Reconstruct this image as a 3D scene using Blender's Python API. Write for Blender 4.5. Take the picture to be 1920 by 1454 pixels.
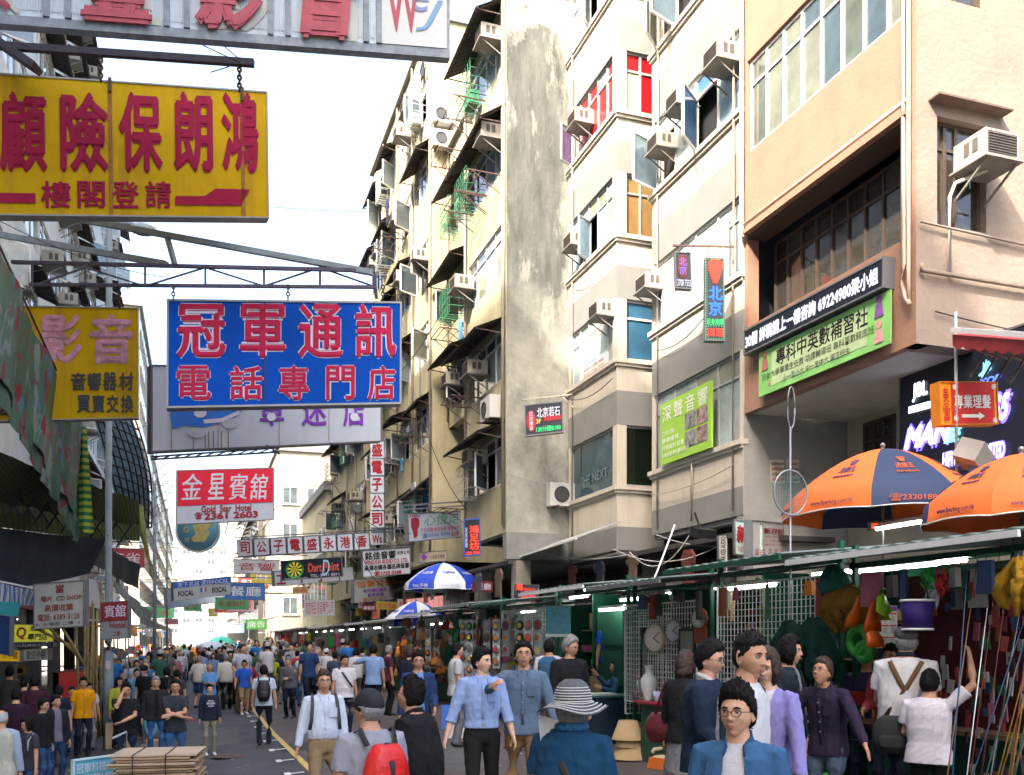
import bpy, bmesh, math, random
from math import sin, cos, pi, radians, atan2, sqrt
from mathutils import Vector, Matrix, noise
import numpy as np
random.seed(7)
for o in list(bpy.data.objects): bpy.data.objects.remove(o)
SC = bpy.context.scene
COL = SC.collection
# ---------------------------------------------------------------- camera
FP = 1750.0                    # focal length in pixels of the 1920 px wide photograph
YAW = math.atan(590 / FP)      # the street runs along +Y, the camera looks to its right
CAMZ = 2.1
HOR = 1200.0
cam = bpy.data.cameras.new('camera')
camo = bpy.data.objects.new('camera', cam); COL.objects.link(camo)
camo.location = (0, 0, CAMZ)
camo.rotation_euler = (pi / 2, 0, -YAW)
cam.sensor_width = 36.0; cam.lens = 36.0 * FP / 1920
cam.shift_y = (HOR - 727) / 1920
cam.clip_start = 0.05; cam.clip_end = 3000
SC.camera = camo
# ---------------------------------------------------------------- world, sun, exposure
W = bpy.data.worlds.new('World'); SC.world = W; W.use_nodes = True
SUN_EL, SUN_AZ = radians(44), radians(232)      # azimuth: compass style, 0 = +Y (down the street), clockwise
nt = W.node_tree; nt.nodes.clear()
out = nt.nodes.new('ShaderNodeOutputWorld'); bg = nt.nodes.new('ShaderNodeBackground')
sky = nt.nodes.new('ShaderNodeTexSky'); sky.sky_type = 'NISHITA'; sky.sun_disc = False
sky.sun_elevation = SUN_EL; sky.sun_rotation = SUN_AZ; sky.dust_density = 9.0; sky.air_density = 1.0; sky.ozone_density = 1.0
bg.inputs[1].default_value = 0.15
nt.links.new(sky.outputs[0], bg.inputs[0]); nt.links.new(bg.outputs[0], out.inputs[0])
sl = bpy.data.lights.new('sun', 'SUN'); sl.energy = 2.0; sl.angle = radians(1.0); sl.color = (1.0, 0.93, 0.82)
so = bpy.data.objects.new('sun', sl); COL.objects.link(so)
sd = Vector((sin(SUN_AZ) * cos(SUN_EL), cos(SUN_AZ) * cos(SUN_EL), sin(SUN_EL)))
so.rotation_euler = sd.to_track_quat('Z', 'Y').to_euler(); so.location = (0, -5, 60)
SC.view_settings.view_transform = 'Standard'; SC.view_settings.look = 'None'
SC.view_settings.exposure = 2.8; SC.view_settings.gamma = 1
SC.view_settings.use_curve_mapping = False
SC.render.engine = 'CYCLES'
SC.cycles.max_bounces = 6; SC.cycles.diffuse_bounces = 3; SC.cycles.glossy_bounces = 3
SC.cycles.transmission_bounces = 4; SC.cycles.transparent_max_bounces = 8
SC.cycles.use_denoising = True
try: SC.cycles.use_adaptive_sampling = True; SC.cycles.adaptive_threshold = 0.02
except Exception: pass

# ---------------------------------------------------------------- photograph pixel -> place in the street
CR = Vector((cos(YAW), -sin(YAW), 0)); CF = Vector((sin(YAW), cos(YAW), 0))
def ray(px, py): return CR * (px - 960) + CF * FP + Vector((0, 0, HOR - py))
C0 = Vector((0, 0, CAMZ))
def P(px, py, ppm): return C0 + ray(px, py) / ppm            # ppm = photo pixels per metre at that depth
def PX(px, py, X): r = ray(px, py); return C0 + r * (X / r.x)
def PY(px, py, Y): r = ray(px, py); return C0 + r * (Y / r.y)
def PZ(px, py, Z): r = ray(px, py); return C0 + r * ((Z - CAMZ) / r.z)
def ppmX(px, X): r = ray(px, 0); return r.x / X
def gz(x, y=0):                                              # the street falls gently from the stalls to the left kerb
    return 0.075 * max(-4.2, min(x, 6.6))

# ---------------------------------------------------------------- materials
_M = {}
def mat(name, col, rough=0.7, metal=0.0, var=0.12, scale=3.0, bump=0.0, bscale=20.0, streak=0.0, scol=(0.12, 0.07, 0.04),
        emit=0.0, spec=0.4, alpha=1.0, ecol=None, sscale=2.0, world=True):
    if name in _M: return _M[name]
    m = bpy.data.materials.new(name); _M[name] = m; m.use_nodes = True
    t = m.node_tree; N = t.nodes; L = t.links; b = N['Principled BSDF']
    c = (*col, 1)
    b.inputs['Base Color'].default_value = c; b.inputs['Roughness'].default_value = rough
    b.inputs['Metallic'].default_value = metal; b.inputs['Specular IOR Level'].default_value = spec
    if alpha < 1: b.inputs['Alpha'].default_value = alpha
    if emit > 0:
        b.inputs['Emission Color'].default_value = (*(ecol or col), 1); b.inputs['Emission Strength'].default_value = emit
    tc = None
    def coord():
        g = N.new('ShaderNodeNewGeometry') if world else N.new('ShaderNodeTexCoord')
        return g.outputs['Position'] if world else g.outputs['Object']
    if var > 0 or streak > 0 or bump > 0: tc = coord()
    cur = None
    if var > 0:
        n = N.new('ShaderNodeTexNoise'); n.inputs['Scale'].default_value = scale; n.inputs['Detail'].default_value = 6
        n.inputs['Roughness'].default_value = 0.65
        L.new(tc, n.inputs['Vector'])
        r = N.new('ShaderNodeMapRange'); r.inputs[1].default_value = 0.3; r.inputs[2].default_value = 0.7
        r.inputs[3].default_value = 1 - var; r.inputs[4].default_value = 1 + var * 0.6
        L.new(n.outputs['Fac'], r.inputs[0])
        mx = N.new('ShaderNodeVectorMath'); mx.operation = 'SCALE'; mx.inputs[0].default_value = col
        L.new(r.outputs[0], mx.inputs['Scale']); cur = mx.outputs[0]
    if streak > 0:
        mp = N.new('ShaderNodeMapping'); mp.inputs['Scale'].default_value = (sscale * 3, sscale * 3, sscale * 0.22); L.new(tc, mp.inputs[0])
        n = N.new('ShaderNodeTexNoise'); n.inputs['Scale'].default_value = 1.0; n.inputs['Detail'].default_value = 5; L.new(mp.outputs[0], n.inputs['Vector'])
        r = N.new('ShaderNodeMapRange'); r.inputs[1].default_value = 0.52; r.inputs[2].default_value = 0.75; r.inputs[3].default_value = 0; r.inputs[4].default_value = streak
        L.new(n.outputs['Fac'], r.inputs[0])
        mx = N.new('ShaderNodeMix'); mx.data_type = 'RGBA'; L.new(r.outputs[0], mx.inputs[0])
        if cur: L.new(cur, mx.inputs[6])
        else: mx.inputs[6].default_value = c
        mx.inputs[7].default_value = (*scol, 1); cur = mx.outputs[2]
    if cur:
        L.new(cur, b.inputs['Base Color'])
    if bump > 0:
        n = N.new('ShaderNodeTexNoise'); n.inputs['Scale'].default_value = bscale; n.inputs['Detail'].default_value = 4; L.new(tc, n.inputs['Vector'])
        bp = N.new('ShaderNodeBump'); bp.inputs['Strength'].default_value = bump; bp.inputs['Distance'].default_value = 0.02
        L.new(n.outputs['Fac'], bp.inputs['Height']); L.new(bp.outputs[0], b.inputs['Normal'])
    return m
def glass(name, col=(0.25, 0.3, 0.33), rough=0.06, var=0.4):
    if name in _M: return _M[name]
    return mat(name, col, rough=rough, var=var, scale=1.4, spec=0.9)
def neon(name, col, e=3.0): return mat(name, tuple(c * .15 for c in col), emit=e * .17, ecol=col, var=0, rough=0.5)

# ---------------------------------------------------------------- mesh builder
def fr(z, up=Vector((0, 0, 1))):
    z = Vector(z).normalized()
    x = up.cross(z)
    if x.length < 1e-4: x = Vector((1, 0, 0)).cross(z)
    if x.length < 1e-4: x = Vector((0, 1, 0)).cross(z)
    x.normalize(); return x, z.cross(x)
class MB:
    def __init__(s): s.v = []; s.f = []; s.sm = []
    def add(s, vs, fs, sm=False):
        n = len(s.v); s.v += [tuple(v) for v in vs]; s.f += [tuple(i + n for i in f) for f in fs]; s.sm += [sm] * len(fs); return s
    def box(s, c, d, rz=0.0, M=None, tap=1.0):
        x, y, z = d[0] / 2, d[1] / 2, d[2] / 2
        vs = [Vector((a * x * (tap if e > 0 else 1), b * y * (tap if e > 0 else 1), e * z)) for e in (-1, 1) for b in (-1, 1) for a in (-1, 1)]
        R = M if M is not None else Matrix.Rotation(rz, 3, 'Z')
        c = Vector(c); vs = [R @ v + c for v in vs]
        return s.add(vs, [(0, 2, 3, 1), (4, 5, 7, 6), (0, 1, 5, 4), (2, 6, 7, 3), (0, 4, 6, 2), (1, 3, 7, 5)])
    def hexa(s, a, t):      # 4 corner quad a (list), extruded by vector t
        t = Vector(t); a = [Vector(v) for v in a]
        return s.add(a + [v + t for v in a], [(0, 1, 2, 3), (7, 6, 5, 4), (0, 4, 5, 1), (1, 5, 6, 2), (2, 6, 7, 3), (3, 7, 4, 0)])
    def quad(s, *p): return s.add(p, [tuple(range(len(p)))])
    def bar(s, a, b, w, h=None, up=Vector((0, 0, 1))):
        a = Vector(a); b = Vector(b); h = h or w
        x, y = fr(b - a, up)
        c = [x * (i * w / 2) + y * (j * h / 2) for i, j in ((-1, -1), (1, -1), (1, 1), (-1, 1))]
        return s.add([a + q for q in c] + [b + q for q in c], [(3, 2, 1, 0), (4, 5, 6, 7), (0, 1, 5, 4), (1, 2, 6, 5), (2, 3, 7, 6), (3, 0, 4, 7)])
    def tube(s, pts, r, n=8, sm=True, cap=True, up=Vector((0, 0, 1)), flat=1.0):
        pts = [Vector(p) for p in pts]; k = len(pts)
        rs = r if isinstance(r, (list, tuple)) else [r] * k
        vs = []
        for i, p in enumerate(pts):
            d = (pts[min(i + 1, k - 1)] - pts[max(i - 1, 0)])
            if d.length < 1e-9: d = Vector((0, 0, 1))
            x, y = fr(d, up)
            ri = rs[i]; rx, ry = ri if isinstance(ri, (tuple, list)) else (ri, ri * flat)
            for j in range(n):
                a = 2 * pi * j / n; vs.append(p + x * (cos(a) * rx) + y * (sin(a) * ry))
        fs = [(i * n + j, i * n + (j + 1) % n, (i + 1) * n + (j + 1) % n, (i + 1) * n + j) for i in range(k - 1) for j in range(n)]
        if cap: fs += [tuple(range(n))[::-1], tuple((k - 1) * n + j for j in range(n))]
        return s.add(vs, fs, sm)
    def cyl(s, a, b, r, n=16, r2=None, sm=True): return s.tube([a, b], [r, r if r2 is None else r2], n, sm)
    def lathe(s, prof, c=(0, 0, 0), n=20, sm=True, M=None, ang=2 * pi, open_=False):
        c = Vector(c); vs = []; k = len(prof); full = abs(ang - 2 * pi) < 1e-6; m = n if full else n + 1
        for r, z in prof:
            for j in range(m):
                a = ang * j / n; v = Vector((r * cos(a), r * sin(a), z)); vs.append((M @ v if M is not None else v) + c)
        fs = [(i * m + j, i * m + (j + 1) % m, (i + 1) * m + (j + 1) % m, (i + 1) * m + j) for i in range(k - 1) for j in range(n)]
        return s.add(vs, fs, sm)
    def ball(s, c, r, n=12, M=None):
        r = r if isinstance(r, (tuple, list)) else (r, r, r); m = n // 2; c = Vector(c); vs = []
        for i in range(m + 1):
            t = pi * i / m
            for j in range(n):
                a = 2 * pi * j / n; v = Vector((r[0] * sin(t) * cos(a), r[1] * sin(t) * sin(a), r[2] * cos(t)))
                vs.append((M @ v if M is not None else v) + c)
        return s.add(vs, [(i * n + j, (i + 1) * n + j, (i + 1) * n + (j + 1) % n, i * n + (j + 1) % n) for i in range(m) for j in range(n)], True)
    def torus(s, c, R, r, M=None, n=24, k=8, flat=1.0):
        c = Vector(c); vs = []
        for i in range(n):
            a = 2 * pi * i / n
            for j in range(k):
                b = 2 * pi * j / k; v = Vector(((R + r * cos(b)) * cos(a), (R + r * cos(b)) * sin(a) * flat, r * sin(b)))
                vs.append((M @ v if M is not None else v) + c)
        return s.add(vs, [(i * k + j, ((i + 1) % n) * k + j, ((i + 1) % n) * k + (j + 1) % k, i * k + (j + 1) % k) for i in range(n) for j in range(k)], True)
    def mesh(s, name):
        me = bpy.data.meshes.new(name); me.from_pydata(s.v, [], s.f); me.polygons.foreach_set('use_smooth', s.sm); me.update(); return me
    def build(s, name, m=None, parent=None, label=None, bevel=0):
        return link(name, s.mesh(name), m, parent, label)
def link(name, me, m=None, parent=None, label=None):
    o = bpy.data.objects.new(name, me)
    if m is not None:
        if not me.materials: me.materials.append(m)
        elif me.materials[0] is not m:
            o.material_slots[0].link = 'OBJECT'; o.material_slots[0].material = m
    COL.objects.link(o)
    if parent is not None: o.parent = parent
    if label: o['label'] = label
    return o
def tag(o, label=None, cat=None, group=None, kind=None):
    if label: o['label'] = label
    if cat: o['category'] = cat
    if group: o['group'] = group
    if kind: o['kind'] = kind
    return o
def thing(name, label, cat, loc=(0, 0, 0), rz=0.0, group=None, M=None):
    o = bpy.data.objects.new(name, None); COL.objects.link(o); o.empty_display_size = 0.1
    if M is not None: o.matrix_world = M
    else: o.location = loc; o.rotation_euler = (0, 0, rz)
    return tag(o, label, cat, group)
def structure(name, mb, m, parent=None):
    o = mb.build(name, m, parent)
    if parent is None: o['kind'] = 'structure'
    return o
def kids(o): return [c for c in COL.objects if c.parent is o]
def copy_tree(o, loc=None, rz=None, label=None, group=None, scale=None, parent=None, ch=None):
    c = o.copy(); COL.objects.link(c); c.parent = parent
    if loc is not None: c.location = loc
    if rz is not None: c.rotation_euler = (0, 0, rz)
    if label: c['label'] = label
    if group: c['group'] = group
    if scale: c.scale = (scale,) * 3 if not isinstance(scale, tuple) else scale
    for k in o.children: copy_tree(k, parent=c)
    return c
def setmat(o, m):
    if o.material_slots:
        o.material_slots[0].link = 'OBJECT'; o.material_slots[0].material = m
# ---------------------------------------------------------------- lettering
_T = {}
def glyphs(s, bold=0, shear=0.0, ext=0.0, spacing=1.0, lsp=1.0, res=3):
    k = (s, bold, shear, ext, spacing, lsp)
    if k in _T: return _T[k]
    cu = bpy.data.curves.new('t', 'FONT'); cu.body = s; cu.align_x = 'CENTER'; cu.shear = shear; cu.resolution_u = res
    cu.extrude = ext; cu.space_character = spacing; cu.space_line = lsp
    o = bpy.data.objects.new('t', cu)
    me = o.to_mesh().copy()
    o.to_mesh_clear(); bpy.data.objects.remove(o); bpy.data.curves.remove(cu)
    n = len(me.vertices); co = np.zeros(n * 3); me.vertices.foreach_get('co', co); co = co.reshape(-1, 3)
    fs = [tuple(p.vertices) for p in me.polygons]
    bpy.data.meshes.remove(me)
    if n:
        V = [co]; F = list(fs)
        offs = [(bold, 0), (-bold, 0), (0, bold), (0, -bold)] if bold else []
        for q, (dx, dy) in enumerate(offs):
            V.append(co + np.array([dx, dy, -(q + 1) * 0.004])); F += [tuple(i + n * (q + 1) for i in f) for f in fs]
        co = np.vstack(V)
        mn = co.min(0); mxx = co.max(0)
        co = co - np.array([(mn[0] + mxx[0]) / 2, (mn[1] + mxx[1]) / 2, 0])
        _T[k] = (co, F, mxx[0] - mn[0], mxx[1] - mn[1])
    else: _T[k] = (co, fs, 1, 1)
    return _T[k]
def text(s, parent, cx, cz, w, h, m, y=-0.01, bold=0.0, shear=0.0, ext=0.0, name='lettering', spacing=1.0, lsp=1.0, rot=0.0, grad=None):
    """flat lettering in the x-z plane of its parent, facing -y, fitted to w x h around (cx, cz)"""
    co, F, tw, th = glyphs(s, bold, shear, ext, spacing, lsp)
    if not len(co): return None
    sx = w / max(tw, 1e-6) if w else None; sy = h / max(th, 1e-6) if h else None
    sx = sx or sy; sy = sy or sx
    x = co[:, 0] * sx; z = co[:, 1] * sy
    if rot: x, z = x * cos(rot) - z * sin(rot), x * sin(rot) + z * cos(rot)
    V = np.stack([x + cx, -co[:, 2] * min(sx, sy) + y, z + cz], 1)
    me = bpy.data.meshes.new(name); me.from_pydata([tuple(v) for v in V], [], F); me.update()
    return link(name, me, m, parent)
def frame_M(o, ux, up):
    """matrix with x = ux, z ~ up, -y = outward"""
    ux = Vector(ux).normalized(); up = Vector(up); up = (up - ux * up.dot(ux)).normalized(); uy = up.cross(ux)
    M = Matrix(((ux.x, uy.x, up.x, o.x), (ux.y, uy.y, up.y, o.y), (ux.z, uy.z, up.z, o.z), (0, 0, 0, 1)))
    return M
DARK = mat('dark_void', (0.012, 0.012, 0.014), rough=0.9, var=0)
STEEL = mat('painted_steel', (0.16, 0.17, 0.18), rough=0.5, metal=0.3, streak=0.4)
RUST = mat('rusty_iron', (0.09, 0.055, 0.045), rough=0.85, var=0.4, scale=14)
ALU = mat('aluminium', (0.26, 0.27, 0.28), rough=0.4, metal=0.6, var=0.1)
WHITEP = mat('white_paint', (0.72, 0.72, 0.7), rough=0.55, var=0.08, streak=0.25, scol=(0.35, 0.28, 0.2))
def signq(name, label, cat, TL, TR, BL, BR, pl, pr=None, depth=0.14, panel=None, rim=None, rimw=0.03, group=None, back=None, both=False):
    """a hanging sign box from the four photo corners and the pixels-per-metre of its left and right edge; returns empty, w, h"""
    hl = BL[1] - TL[1]; hr = BR[1] - TR[1]
    pr = pr or pl * hr / hl
    L = (P(*TL, pl) + P(*BL, pl)) / 2; R = (P(*TR, pr) + P(*BR, pr)) / 2
    up = (P(*TL, pl) - P(*BL, pl)) + (P(*TR, pr) - P(*BR, pr)); h = up.length / 2
    upn = up.normalized(); e = R - L; sk = e.dot(upn); ho = e - upn * sk; w = ho.length; M = frame_M((L + R) / 2, ho, up)
    t = thing(name, label, cat, group=group, M=M)
    MB().box((0, depth / 2, 0), (w - rimw * 0.5, depth - 0.01, h - rimw * 0.5)).build('panel', panel, t)
    b = MB(); y = depth / 2 - 0.004; d = depth + 0.02
    for x in (-1, 1): b.box((x * (w / 2 - rimw / 2), y, 0), (rimw, d, h))
    for z in (-1, 1): b.box((0, y, z * (h / 2 - rimw / 2)), (w - 2 * rimw, d - 0.002, rimw))
    b.build('frame', rim or STEEL, t)
    t['w'] = w; t['h'] = h; t['lean'] = sk / w
    return t, w, h
def hang_true():
    """the signs hang with upright ends and a sloping top: lean every sign box once"""
    for t in [o for o in COL.objects if 'lean' in o]:
        k = t['lean']; del t['lean']
        for c in t.children:
            for v in c.data.vertices: v.co.z += k * v.co.x
def uv(t, fx, fz): return (t['w'] * (fx - 0.5), t['h'] * (0.5 - fz))
def stext(t, s, f, m, **k):
    """lettering on a sign, f = (x0, y0, x1, y1) as fractions of the sign face, y downwards"""
    w, h = t['w'], t['h']
    cx = w * ((f[0] + f[2]) / 2 - 0.5); cz = h * (0.5 - (f[1] + f[3]) / 2)
    k.setdefault('y', -0.012)
    return text(s, t, cx, cz, w * (f[2] - f[0]), h * (f[3] - f[1]), m, **k)
def srect(t, f, m, name='colour_field', y=-0.008, d=0.004):
    w, h = t['w'], t['h']
    return MB().box((w * ((f[0] + f[2]) / 2 - .5), y, h * (.5 - (f[1] + f[3]) / 2)), (w * (f[2] - f[0]), d, h * (f[3] - f[1]))).build(name, m, t)
def spoly(t, pts, m, name='mark', y=-0.012, d=0.003):
    w, h = t['w'], t['h']
    q = [Vector((w * (a - .5), y, h * (.5 - b))) for a, b in pts]; n = len(q)
    mb = MB(); mb.add(q + [v + Vector((0, d, 0)) for v in q], [tuple(range(n))[::-1], tuple(range(n, 2 * n))] + [(i, (i + 1) % n, n + (i + 1) % n, n + i) for i in range(n)])
    return mb.build(name, m, t)
def chain(name, a, b, label, group=None, m=None, r=0.012):
    a = Vector(a); b = Vector(b); L = (b - a).length; n = max(3, int(L / 0.055)); mb = MB()
    x, y = fr(b - a)
    for i in range(n):
        c = a.lerp(b, (i + .5) / n); zz = (b - a).normalized()
        u, v = (x, y) if i % 2 else (y, x)
        M = Matrix((u, zz, u.cross(zz))).transposed()
        mb.torus(c, L / n * 0.42, r * 0.55, M=M, n=8, k=4, flat=1.35)
    o = mb.build(name, m or RUST); return tag(o, label, 'chain', group)
def sag(a, b, s, n=10):
    a = Vector(a); b = Vector(b); return [a.lerp(b, i / n) - Vector((0, 0, s * 4 * (i / n) * (1 - i / n))) for i in range(n + 1)]
# ================================================================ GROUND
g = MB(); xs = [-14, -4.2, 0.05, 6.6, 30]; ys = [-25, -5, 0, 5, 10, 20, 40, 80, 160, 400]
def gzz(x): return gz(x)
gv = [(x, y, gzz(x)) for y in ys for x in xs]; nx = len(xs)
g.add(gv, [(j * nx + i, j * nx + i + 1, (j + 1) * nx + i + 1, (j + 1) * nx + i) for j in range(len(ys) - 1) for i in range(nx - 1)])
ROADM = mat('asphalt', (0.058, 0.058, 0.062), rough=0.8, var=0.45, scale=.9, streak=.0, bump=0.5, bscale=70)
structure('ground', g, ROADM)
lf = MB(); e = 0.006   # reddish stall side surface
lf.add([(1.55, 7, gz(1.55) + e), (6.6, 7, gz(6.6) + e), (6.6, 120, gz(6.6) + e), (1.2, 120, gz(1.2) + e)], [(0, 1, 2, 3)])
structure('pavement', lf, mat('worn_red_asphalt', (0.085, 0.066, 0.062), rough=0.8, var=0.35, scale=1.1, bump=0.4, bscale=60))
# kerb pavement on the left
kb = MB(); kb.hexa([(-3.0, 3, -0.24), (-3.0, 120, -0.24), (-14, 120, -0.24), (-14, 3, -0.24)], (0, 0, 0.13))
structure('kerb_pavement', kb, mat('paving_concrete', (0.14, 0.13, 0.12), rough=0.85, var=0.25, scale=4, bump=0.3))
E = 0.011
def gstrip(pts, w):
    mb = MB()
    for (a, b) in zip(pts[:-1], pts[1:]):
        d = Vector((b[0] - a[0], b[1] - a[1], 0)).normalized(); n = Vector((-d.y, d.x, 0)) * w / 2
        q = [Vector((*a, 0)) + n, Vector((*b, 0)) + n, Vector((*b, 0)) - n, Vector((*a, 0)) - n]
        mb.quad(*[Vector((v.x, v.y, gz(v.x) + E)) for v in q])
    return mb
def onG(px, py):        # photo pixel -> ground point
    r = ray(px, py); t = (CAMZ - 0) / (-r.z + 0.075 * r.x); p = C0 + r * t
    return p
yl = [onG(592, 1454), onG(512, 1376), onG(497, 1340), onG(470, 1290)]
yl = [(yl[0].x * 1.02, yl[0].y - 3)] + [(p.x, p.y) for p in yl[:2]] + [(yl[1].x - .02, 40)]
structure('yellow_road_line', gstrip(yl, 0.10), mat('yellow_line_paint', (0.5, 0.36, 0.09), rough=0.7, var=0.3, scale=12))
p0, p1 = onG(545, 1452), onG(447, 1310); dm = MB()
for i in range(26):
    f = i / 12.0; a = p0.lerp(p1, f); x, y = a.x, a.y
    w = 0.09; l = 0.32
    dm.add([(x - w, y - l / 2, gz(x - w) + E), (x, y - l / 2, gz(x) + E), (x, y + l / 2, gz(x) + E), (x - w, y + l / 2, gz(x - w) + E)], [(0, 1, 2, 3)])
    dm.add([(x + .003, y - .05, gz(x) + E), (x + .2, y - .05, gz(x + .2) + E), (x + .2, y + .05, gz(x + .2) + E), (x + .003, y + .05, gz(x) + E)], [(0, 1, 2, 3)])
structure('white_road_marks', dm, mat('white_line_paint', (0.6, 0.6, 0.58), rough=0.7, var=0.35, scale=14))
# manhole and litter
mh = MB(); c = onG(430, 1420); mh.lathe([(0, 0.012), (0.3, 0.012), (0.3, 0.006)], (c.x, c.y, gz(c.x) + 0.01), 24, sm=False)
tag(mh.build('manhole_cover', RUST), 'round iron manhole cover set in the grey road', 'manhole cover')
lt = MB()
for i in range(260):
    x = random.uniform(-2.4, 5.8); y = random.uniform(7.5, 40); s = random.uniform(.012, .04); a = random.uniform(0, 6)
    q = [Vector((x + s * cos(a + k * pi / 2) * random.uniform(.6, 1.3), y + s * sin(a + k * pi / 2), 0)) for k in range(4)]
    lt.add([(v.x, v.y, gz(v.x) + .014 + random.uniform(0, .006)) for v in q], [(0, 1, 2, 3)])
tag(lt.build('litter', mat('paper_scrap', (0.45, 0.44, 0.42), var=0.3)), 'scraps of paper and butts scattered over the road', 'litter', kind='stuff')
c = onG(352, 1352); lb = MB(); lb.add([(c.x - .18, c.y - .05, gz(c.x) + .02), (c.x + .2, c.y - .1, gz(c.x) + .02), (c.x + .1, c.y + .3, gz(c.x) + .03), (c.x - .02, c.y + .1, gz(c.x) + .14)], [(0, 1, 3), (1, 2, 3), (2, 0, 3), (0, 2, 1)])
tag(lb.build('plastic_bag', mat('red_plastic', (0.5, 0.03, 0.05), var=0.1)), 'crumpled red plastic bag lying on the grey road', 'plastic bag')

# ================================================================ BUILDING HELPERS
FRW = mat('window_frame_white', (0.62, 0.62, 0.58), rough=0.5, var=0.1, streak=0.2)
FRB = mat('window_frame_brown', (0.07, 0.048, 0.036), rough=0.5, var=0.1)
FRG = mat('window_frame_grey', (0.35, 0.36, 0.36), rough=0.45, metal=0.3, var=0.1)
GL = [glass('glass_a', (0.16, 0.22, 0.26)), glass('glass_b', (0.32, 0.38, 0.38)), glass('glass_c', (0.25, 0.25, 0.18)), glass('glass_d', (0.09, 0.11, 0.12)), glass('glass_pale', (0.28, 0.32, 0.32))]
CAGEM = [mat('cage_white', (.42, .43, .40), var=.2), mat('cage_green', (.05, .22, .12), var=.2), RUST]
def cage(b, W, t, z, w, h=.95, out=.5):
    mb = MB(); m = random.choice(CAGEM); n = 6
    for k in range(n + 1):
        for dd in (out,): mb.bar(W.p(t + w * k / n, z, dd), W.p(t + w * k / n, z + h, dd), .014)
        mb.bar(W.p(t + w * k / n, z, 0), W.p(t + w * k / n, z, out), .014)
    for k in range(5):
        zz = z + h * k / 4; mb.bar(W.p(t, zz, out), W.p(t + w, zz, out), .014); mb.bar(W.p(t, zz, 0), W.p(t, zz, out), .014); mb.bar(W.p(t + w, zz, 0), W.p(t + w, zz, out), .014)
    o = mb.build('window_cage', m, b)
    if random.random() < .5: MB().box(W.p(t + w * .5, z + .2, out * .5), (.3, .5, .35)).build('stored_box', random.choice(GL + [CAGEM[1], ACB2]), o)
ACB2 = mat('stored_white', (.5, .5, .48), var=.2)
class Wall:
    """a vertical wall from A to B (plan), outside on the right hand of A->B"""
    def __init__(s, A, B):
        s.A = Vector((*A, 0)); s.B = Vector((*B, 0)); s.L = (s.B - s.A).length; s.u = (s.B - s.A).normalized(); s.n = Vector((s.u.y, -s.u.x, 0))
    def p(s, t, z, d=0.0): return s.A + s.u * t + s.n * d + Vector((0, 0, z))
    def slab(s, mb, t0, t1, z0, z1, d0=-0.25, d1=0.0):      # solid piece between depths d0 (in) and d1 (out)
        mb.hexa([s.p(t0, z0, d1), s.p(t1, z0, d1), s.p(t1, z1, d1), s.p(t0, z1, d1)], s.n * (d0 - d1)); return mb
    def T(s, px):           # distance along the wall where the pixel column px meets it
        r = ray(px, 0); r = Vector((r.x, r.y)); A = Vector((s.A.x, s.A.y)); u = Vector((s.u.x, s.u.y))
        det = r.x * (-u.y) + u.x * r.y; k = (A.x * (-u.y) + u.x * A.y) / det
        return (r * k - A).dot(u)
    def Z(s, px, py):
        t = s.T(px); q = s.p(t, 0); r = ray(px, py); k = q.x / r.x if abs(r.x) > abs(r.y) else q.y / r.y
        return CAMZ + r.z * k
def window(b, W, t0, t1, z0, z1, cols, rows=(1.0,), fm=FRW, pm=None, d=-0.1, fw=0.05, bars=0, openp=0.12, casement=True):
    """window part with frame mesh and pane sub-parts"""
    mb = MB(); tt = [t0 + (t1 - t0) * i / cols for i in range(cols + 1)]
    zz = [z0]; tot = sum(rows)
    for r in rows: zz.append(zz[-1] + (z1 - z0) * r / tot)
    for i, t in enumerate(tt):
        a = max(t0, t - fw / 2) if i else t0; a2 = min(t1, t + fw / 2) if i < cols else t1
        if i == 0: a, a2 = t0, t0 + fw
        if i == cols: a, a2 = t1 - fw, t1
        W.slab(mb, a, a2, z0, z1, d - 0.03, d + 0.03)
    for j, z in enumerate(zz):
        a, a2 = (z0, z0 + fw) if j == 0 else ((z1 - fw, z1) if j == len(zz) - 1 else (z - fw / 2, z + fw / 2))
        W.slab(mb, t0 + .003, t1 - .003, a, a2, d - 0.026, d + 0.026)
    f = mb.build('window', fm, b)
    mats = pm if isinstance(pm, list) else ([pm] if pm else GL)
    for i in range(cols):
        for j in range(len(zz) - 1):
            pb = MB(); op = casement and j == 0 and random.random() < openp
            if op:      # casement swung outwards
                ang = random.uniform(.7, 1.3); w = tt[i + 1] - tt[i]; h0 = W.p(tt[i] + fw / 2, 0, d); dr = (W.u * cos(ang) + W.n * sin(ang)); nn = Vector((dr.y, -dr.x, 0))
                a = h0 + Vector((0, 0, zz[j] + fw)); e2 = dr * (w - fw)
                pb.hexa([a, a + e2, a + e2 + Vector((0, 0, zz[j + 1] - zz[j] - 2 * fw)), a + Vector((0, 0, zz[j + 1] - zz[j] - 2 * fw))], nn * .012)
                fb = MB(); H = Vector((0, 0, zz[j + 1] - zz[j] - 2 * fw))
                for q0, q1 in ((a, a + e2), (a + H, a + H + e2), (a, a + H), (a + e2, a + e2 + H)): fb.bar(q0, q1, .045)
                fb.build('casement', fm, f)
            else:
                W.slab(pb, tt[i] + fw / 2 - .004, tt[i + 1] - fw / 2 + .004, zz[j] + fw / 2 - .004, zz[j + 1] - fw / 2 + .004, d - 0.012, d)
            pb.build('pane', random.choice(mats), f)
    if bars:
        gb = MB()
        for k in range(bars):
            z = z0 + (z1 - z0) * (k + .5) / bars; W.slab(gb, t0, t1, z - .008, z + .008, d - .06, d - .045)
        gb.build('window_bars', ALU, f)
    return f
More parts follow.
